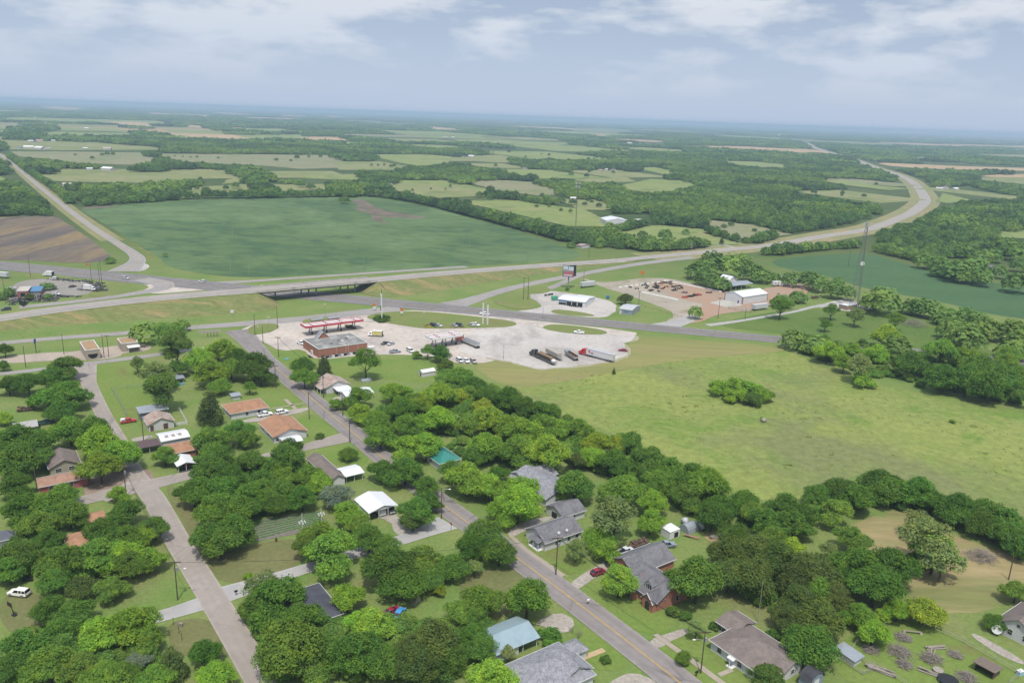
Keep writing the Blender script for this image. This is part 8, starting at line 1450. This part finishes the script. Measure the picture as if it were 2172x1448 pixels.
# ------------------------------------------------------------------ trees: crown centre, half-width, tone
TREES = """
307 701 29 m;360 712 30 t;375 742 34 t;388 690 15 m;328 793 33 g;345 827 37 t;345 790 30 g;291 769 18 g;136 777 34 d;113 798 27 d;60 811 29 d;18 814 25 d;10 742 16 d;8 774 12 d
100 848 33 k;147 837 38 d;131 869 32 d;8 885 18 b;147 911 38 m;196 911 38 d;39 935 48 d;82 932 34 d;39 975 46 d;80 968 29 d;210 935 42 b;254 960 38 b;212 986 40 b;192 922 24 m
349 964 27 m;443 935 38 m;447 990 34 d;445 862 33 c;420 761 28 b;462 740 24 l;446 785 34 b;372 778 24 d;31 1030 34 d;131 1048 32 m;249 1048 21 b;420 1042 34 d
477 740 28 b;505 752 22 d;537 772 36 d;553 793 28 d;490 781 29 m;461 792 28 b;466 817 24 m;529 819 14 p;508 914 29 d;522 926 26 m;456 930 30 m;461 970 34 d
530 978 30 d;605 972 40 d;614 948 28 d;558 1020 34 d;492 1014 34 d;603 1018 32 m;655 1009 34 m;672 1027 28 b;642 776 25 d;646 799 25 m;687 776 19 c;775 762 32 p;884 752 10 b;907 742 15 p
758 838 29 m;713 855 16 m;760 875 25 l;797 888 27 m;831 828 27 b;860 832 22 b;849 864 31 m;886 853 27 m;807 922 34 m;860 905 34 m;899 898 30 b;866 949 35 b;739 960 20 m;679 923 10 v;813 993 30 d;860 996 38 d
935 747 20 d;946 770 16 m;974 797 27 m;1006 818 29 d;1029 840 27 d;995 833 24 m;932 836 36 b;896 851 28 l;974 840 22 l;927 887 36 b;993 898 28 m;1079 842 32 d;1116 862 30 d;1155 873 30 d
1042 887 34 b;1079 905 34 b;1027 864 22 l;1108 917 40 b;1155 905 30 m;1189 907 30 b;1229 905 29 m;903 946 32 b;1027 942 38 b;1019 960 32 d;1095 957 40 m;1158 958 44 b;1263 941 32 l;1310 943 24 l;1258 968 28 b
1331 936 32 d;1305 976 38 d;1360 970 32 d;1378 996 30 d;990 1010 46 b;959 995 30 d;1037 1034 34 b;906 1030 26 d;1108 1040 36 b;1218 1024 44 d;1305 1040 38 m;1192 1050 18 b;1058 1004 22 d;1222 975 22 o
1685 715 27 b;1734 730 28 b;1756 745 26 b;1719 726 24 m;1812 741 18 b;1824 772 30 g;1861 752 28 b;1880 711 32 l;1902 730 32 b;1936 771 36 d;1996 745 32 m;2003 797 36 d;2044 752 28 b;2052 805 40 d;2100 820 40 d;2130 804 36 d;2082 774 34 m;2138 763 23 b;2164 793 26 m;2164 842 22 d;1828 806 24 u;1790 768 22 b
1525 822 26 u;1560 819 28 u;1592 826 28 u;1622 839 22 u;1597 846 22 v;1556 839 23 u;1302 787 5 c;1617 886 5 u;2020 893 7 u
1382 973 36 d;1424 995 34 m;1465 1010 34 d;1397 1017 34 m;1453 1050 36 d;1502 1028 42 m;1528 1073 38 d;1510 1091 36 d;1580 1060 30 m;1599 1087 30 m;1667 1074 34 d;1696 1092 34 d;1738 1048 32 d;1775 1041 34 d;1816 1055 40 d;1771 1085 34 m;1868 1018 40 d;1883 1040 36 d;1951 1041 40 d;1977 1060 34 d;2033 1078 38 d;2089 1086 38 d;2138 1108 36 d;2026 1090 34 d;2082 1105 38 d;2134 1132 36 d;2168 1156 34 d;2200 1140 36 d
1966 1138 54 g;2001 1180 44 g;1950 1108 32 g;1985 1160 46 p;1949 1187 28 d;1809 1140 34 m;1825 1200 52 d;1889 1200 50 d;1858 1236 54 d;1757 1163 20 g;1679 1157 28 l;1686 1107 38 d;1630 1104 36 d;1562 1134 34 d;1640 1140 34 m
1546 1175 44 o;1602 1163 46 o;1648 1188 50 o;1593 1225 50 o;1546 1219 42 o;1732 1212 52 o;1692 1234 46 o;1480 1226 56 d;1440 1226 38 d;1692 1274 42 o;1741 1311 50 o;1673 1311 34 o;1735 1249 34 m;1720 1368 54 d;1905 1290 28 y;1964 1293 40 l;1871 1302 18 y;1822 1305 34 m;1853 1339 34 b;1642 1342 18 v;1624 1432 38 v;1515 1327 12 v;2156 1252 27 m;2113 1318 24 d;2170 1318 20 b;1780 1265 30 o
1031 1032 30 b;1062 1081 36 b;1099 1064 44 b;1028 1131 42 d;1059 1166 38 d;1000 1157 34 d;1303 1089 52 g;1272 1141 34 b;1381 1104 31 b;1384 1064 30 b;1325 1039 36 m;1288 1168 30 b;1223 1160 26 g;1312 1228 40 b;1377 1253 12 v;1427 1296 15 v;1455 1305 14 v;1477 1330 20 g;1449 1392 17 m
1028 1277 40 m;1118 1265 50 m;1010 1311 32 d;1167 1345 26 k;1227 1345 12 x;1213 1336 9 x;1077 1382 18 g;1284 1397 13 v;1018 1370 36 d;1046 1435 46 b
712 1048 32 s;738 1087 30 b;760 1105 28 m;783 1138 34 d;678 1138 40 m;700 1166 58 m;660 1160 32 m;817 1153 32 m;826 1200 50 d;851 1237 46 d;891 1188 40 m;907 1225 34 d;956 1200 38 d;885 1082 36 d;913 1061 26 d;876 1101 28 o;1006 1200 18 g;932 1249 15 l
582 1265 62 d;542 1280 40 d;560 1240 40 g;737 1265 36 b;640 1312 44 m;616 1373 66 m;653 1401 48 m;588 1404 44 m;789 1324 42 y;760 1316 30 y;752 1382 56 d;820 1401 46 d;913 1358 62 o;882 1404 48 o;944 1389 44 d;1000 1352 34 d;975 1296 32 m;1012 1271 34 m;879 1277 17 x;526 1222 12 u
46 1078 40 d;102 1073 42 m;148 1089 36 m;77 1110 34 m;266 1085 33 d;328 1116 30 d;217 1126 36 d;272 1138 34 m;303 1138 28 b;31 1175 42 d;102 1144 28 d;18 1206 34 d;124 1194 44 m;210 1175 42 m;257 1176 40 b;316 1182 34 b;278 1194 34 m;111 1231 32 d;173 1243 34 o;235 1246 34 m
104 1296 38 d;155 1299 42 d;130 1336 36 d;217 1336 46 b;278 1330 52 b;309 1358 36 m;46 1364 44 d;102 1407 44 m;18 1413 44 d;173 1413 44 m;223 1432 42 m;263 1426 34 m;365 1404 34 c;433 1382 34 d;458 1426 36 b;330 1432 36 m;290 1400 26 s
411 1044 34 d;483 1042 40 d;449 1079 38 m;526 1054 38 d;442 1138 42 d;495 1126 42 d;470 1150 40 d;507 1079 40 d;600 1042 38 d;640 1052 32 d;560 1044 34 m;680 1022 28 b;580 1070 30 d
1657 645 24 p;1764 655 18 p;1751 685 14 p;1815 667 19 g;1901 675 19 p;1659 630 22 d;1694 622 20 d;1874 632 36 m;1848 634 24 d;1934 645 24 d;1957 648 24 d;1979 651 24 d;2007 666 26 d;2049 666 22 d;2069 674 24 d;2029 693 30 b;2009 696 20 m;2092 691 32 m;2054 716 36 b;2034 711 28 m;2149 696 32 m;2154 726 34 m;2141 751 26 m
1716 592 22 d;1679 590 20 d;1739 596 22 d;1771 612 22 d;1779 596 14 d;1799 620 18 d;1644 583 16 d;1486 561 31 d;1511 553 31 d;1543 556 29 m;1498 581 25 d;1531 592 23 d;1511 595 19 d;1573 549 22 m;1598 570 25 d;1616 581 21 d;1475 661 16 m;1327 632 16 o
1363 492 11 d;1411 496 15 d;1455 490 8 d;1531 511 6 c;1212 515 10 d;2004 556 30 d;2066 570 33 d;2029 568 28 d;2104 536 22 d;2054 528 22 d;2119 575 17 d;2156 593 26 d;233 548 11 d;350 540 5 d;730 421 11 d;95 604 11 d;105 605 10 d;20 617 12 d;0 621 14 d;62 629 9 o;102 627 9 d;1203 613 5 v;2030 560 26 d;1990 549 24 d;2085 588 20 d;2046 585 18 m;2002 572 18 d;2122 520 22 d;2150 530 24 d;2166 560 20 d;2086 545 20 m;1965 548 22 d
"""
LANDMARKS = [('the pink house', (135, 1028)), ('the rusty barn', (340, 900)), ('the white metal shed', (370, 930)), ('the arched white carport', (396, 985)), ('the white house with pickup', (530, 872)), ('the corner orange-brown house', (615, 925)), ('the rusty-roofed house', (715, 820)), ('the brick store', (710, 745)), ('the white garden shed', (908, 790)), ('the plain brown roof', (700, 985)), ('the teal green roof', (953, 968)), ('the white metal garage', (812, 1075)), ('the hidden grey roof', (1130, 1030)), ('the grey gabled house', (1190, 1140)), ('the grey double garage', (1215, 1085)), ('the brick house', (1390, 1230)), ('the arched blue hut', (1460, 1122)), ('the low white house', (1600, 1390)), ('the gambrel shed', (1730, 1440)), ('the chicken coop', (1812, 1400)), ('the brown shelter', (2100, 1420)), ('the white gable-end house', (2150, 1340)), ('the blue-roofed garage', (1090, 1370)), ('the grey shingled house', (1190, 1420)), ('the slate hip roof', (670, 1260)), ('the white off-roader', (41, 1260)), ('the vegetable garden', (610, 1118)), ('the car wash', (195, 745)), ('the small wash office', (275, 730)), ('the old tin-roofed shed', (55, 905)), ('the beige gable house', (133, 985)), ('the slate-blue roof at the left edge', (0, 1150)), ('the roof hidden in trees', (172, 1150)), ('the parked cars by the hedge', (990, 770)), ('the meadow thicket', (1570, 830)), ('the hay bale', (1619, 895)), ('the large tan brush pile', (2082, 1184)), ('the lattice cell tower', (1812, 657)), ('the white warehouse', (1600, 640)), ('the open pavilion', (1565, 605)), ('the country house', (2095, 575)), ('the small grey shop', (1330, 658)), ('the slender mast', (1219, 517)), ('the billboard', (1205, 611)), ('the plowed field', (120, 520)), ('the salvage workshop', (50, 617)), ('the brush heap on lush grass', (1937, 690)), ('the log pile', (1526, 1138)), ('the long meadow hedge end', (2100, 1110)), ('the meadow corner', (1780, 1075)), ('the highway end of the east hedge', (1700, 745)), ('the middle of the east hedge', (1900, 775)), ('the lower end of the east hedge', (2110, 835)), ('the west street foot', (480, 1310)), ('the west street pole', (377, 1272)), ('the gravel lane stop sign', (957, 1125)), ('the main street bend', (835, 985)), ('the tree belt middle', (1100, 930)), ('the tree belt tip', (1030, 835)), ('the bottom left corner', (40, 1440)), ('the bottom of the frame left of centre', (760, 1440)), ('the soybean field corner', (1640, 560)), ('the white barns', (1320, 470)), ('the bare soil patch', (760, 435))]
def weeds():
    """loose tufts over the meadow and rough ground"""
    rr = random.Random(9); zones = [([(1100, 800), (1500, 750), (1680, 760), (2172, 900), (2172, 1100), (1800, 1000), (1500, 1020), (1250, 890)], 1500, (.2, .55)), ([(1640, 690), (1860, 645), (2000, 700), (1900, 735)], 300, (.3, .6)), ([(300, 700), (0, 718), (0, 690), (400, 645), (520, 640), (600, 660)], 500, (.25, .6))]
    qs = []
    for poly, n, (a, b) in zones:
        xs = [p[0] for p in poly]; ys = [p[1] for p in poly]; k = 0
        W = [P(*p) for p in poly]; wp = [(p.x, p.y) for p in W]; x0, x1 = min(p[0] for p in wp), max(p[0] for p in wp); y0, y1 = min(p[1] for p in wp), max(p[1] for p in wp)
        while k < n:
            x, y = rr.uniform(x0, x1), rr.uniform(y0, y1)
            if not in_poly(x, y, wp): continue
            k += 1
            if noise.noise(Vector((x*.03, y*.03, 1))) < rr.uniform(-.3, .35): continue
            r = rr.uniform(a, b)*(2.2 if rr.random() < .04 else 1)
            if poly[0][0] == 300: zz = 1.0
            m = 7
            d = RNG.normal(size=(m, 3)); d /= np.linalg.norm(d, axis=1)[:, None]; d[:, 2] = np.abs(d[:, 2])
            c = np.array([x, y, .05])+d*r*np.array([1, 1, .6]); nr = d+np.array([0, 0, .6]); nr /= np.linalg.norm(nr, axis=1)[:, None]
            u = np.cross(nr, RNG.normal(size=(m, 3))); u /= np.linalg.norm(u, axis=1)[:, None]; w = np.cross(nr, u); s = r*.5
            q = np.stack([c-u*s, c-w*s*.7, c+u*s*.7, c+w*s], 1); q[:, :, 2] = np.maximum(q[:, :, 2], .05); qs.append(q)
    o = link('grass_tufts', quads_mesh('grass_tufts', np.concatenate(qs), LEAF), col=(.19, .25, .07)); tag(o, 'scattered weed tufts over the meadow and rough grass', 'weeds', kind='stuff')
FAR_POLYS = [[(-300, 100), (2500, 100), (2500, 600), (2172, 545), (2010, 548), (1990, 565), (1900, 548), (1850, 535), (1830, 520), (1640, 541), (1560, 545), (1575, 530), (1640, 521), (1500, 525), (1450, 530), (1350, 530), (1240, 525), (1100, 487), (900, 434), (790, 415), (720, 418), (400, 424), (165, 440), (130, 460), (0, 462), (-300, 462)]]
HEDGES = [([(795, 412), (860, 425), (930, 440), (1000, 459), (1060, 474), (1120, 490), (1200, 512)], 6, 5.5), ([(1215, 508), (1260, 505), (1300, 512), (1350, 530), (1400, 532), (1440, 530), (1495, 523)], 6, 5.5), ([(1300, 516), (1350, 525), (1420, 526)], 6, 5.0), ([(1370, 478), (1330, 489), (1290, 495)], 6, 4.5), ([(1505, 496), (1560, 512), (1600, 516), (1640, 505)], 7, 4.5), ([(1640, 541), (1700, 535), (1760, 529), (1820, 525)], 6, 4.5), ([(400, 422), (460, 420), (530, 420), (600, 419), (680, 417), (745, 418)], 10, 5.5), ([(20, 335), (70, 372), (125, 410), (150, 432)], 9, 4.5)]
EXTRA = [(x, y, r) for x, y, r in [(160, 330, 3), (196, 338, 4), (217, 331, 4), (228, 331, 5), (240, 331, 4), (371, 333, 2), (388, 334, 2), (405, 335, 2), (418, 335, 2.5), (463, 337, 2.5), (586, 342, 4), (617, 343, 3), (630, 338, 5), (655, 335, 3), (680, 336, 4), (700, 335, 4), (720, 334, 4), (788, 353, 3), (802, 353, 3), (830, 356, 4), (836, 353, 4), (815, 352, 3), (914, 402, 2.5), (945, 404, 2.5), (875, 406, 3), (955, 398, 3), (1017, 419, 7), (1040, 416, 10), (1060, 420, 8), (1115, 422, 6), (1138, 440, 4), (1165, 440, 4), (1190, 448, 4), (1210, 452, 4), (1247, 428, 4), (1255, 430, 4), (1240, 436, 5), (1270, 440, 6), (1190, 430, 9), (1215, 435, 8), (1150, 418, 5), (1285, 474, 3), (1345, 502, 3), (1431, 508, 3), (1560, 470, 6), (1580, 475, 7), (1610, 480, 7), (1640, 488, 7), (1600, 492, 5), (1550, 480, 6), (1535, 484, 6), (1660, 492, 8), (1690, 487, 9), (1540, 462, 8), (310, 420, 3), (398, 408, 8), (418, 402, 5), (480, 404, 6), (500, 400, 7), (530, 398, 5), (555, 400, 8), (590, 404, 5), (640, 398, 9), (660, 402, 9)]]
BELTS = [([(940, 790), (1010, 815), (1200, 890), (1400, 985), (1560, 1075), (1700, 1085), (1790, 1040), (1880, 1030), (2050, 1085), (2172, 1150), (2172, 1175), (2040, 1110), (1880, 1070), (1800, 1080), (1720, 1120), (1500, 1110), (1380, 1030), (1250, 1000), (1000, 900), (900, 860)], 520), ([(820, 850), (1000, 870), (1200, 960), (1180, 1010), (1060, 1000), (900, 960), (800, 910)], 160), ([(1670, 735), (1800, 790), (2000, 830), (2172, 860), (2172, 800), (1950, 750), (1700, 715)], 300), ([(1520, 1150), (1720, 1200), (1800, 1290), (1700, 1340), (1560, 1240)], 90), ([(420, 980), (700, 1000), (680, 1060), (430, 1070)], 120), ([(20, 1150), (300, 1150), (250, 1240), (30, 1220)], 90), ([(60, 1330), (320, 1340), (330, 1440), (30, 1440)], 90), ([(540, 1290), (960, 1330), (990, 1440), (580, 1440)], 130), ([(1930, 640), (2172, 700), (2172, 740), (1990, 690)], 90)]
def main():
    make_protos(); build_world(); clear = build_land(); build_highway(); build_houses(); build_station(); build_vehicles(); build_poles(); build_signs(); build_yards()
    for s in TREES.replace('\n', ';').split(';'):
        s = s.split()
        if len(s) == 4: plant(float(s[0]), float(s[1]), float(s[2]), s[3])
    grow_trees(LANDMARKS); weeds(); undergrowth(BELTS); woodland(FAR_POLYS, clear, HEDGES, EXTRA)
    sc = bpy.context.scene
    sc.view_settings.view_transform = 'Standard'; sc.view_settings.look = 'None'; sc.view_settings.exposure = EXPO; sc.view_settings.gamma = 1.0
    sc.cycles.max_bounces = 6; sc.cycles.diffuse_bounces = 3; sc.cycles.glossy_bounces = 2; sc.cycles.transmission_bounces = 3; sc.cycles.volume_bounces = 1; sc.cycles.transparent_max_bounces = 4
    sc.cycles.use_denoising = True
    print('trees', len(PLACED), 'objects', len(bpy.data.objects))
EXPO = 0.33
main()
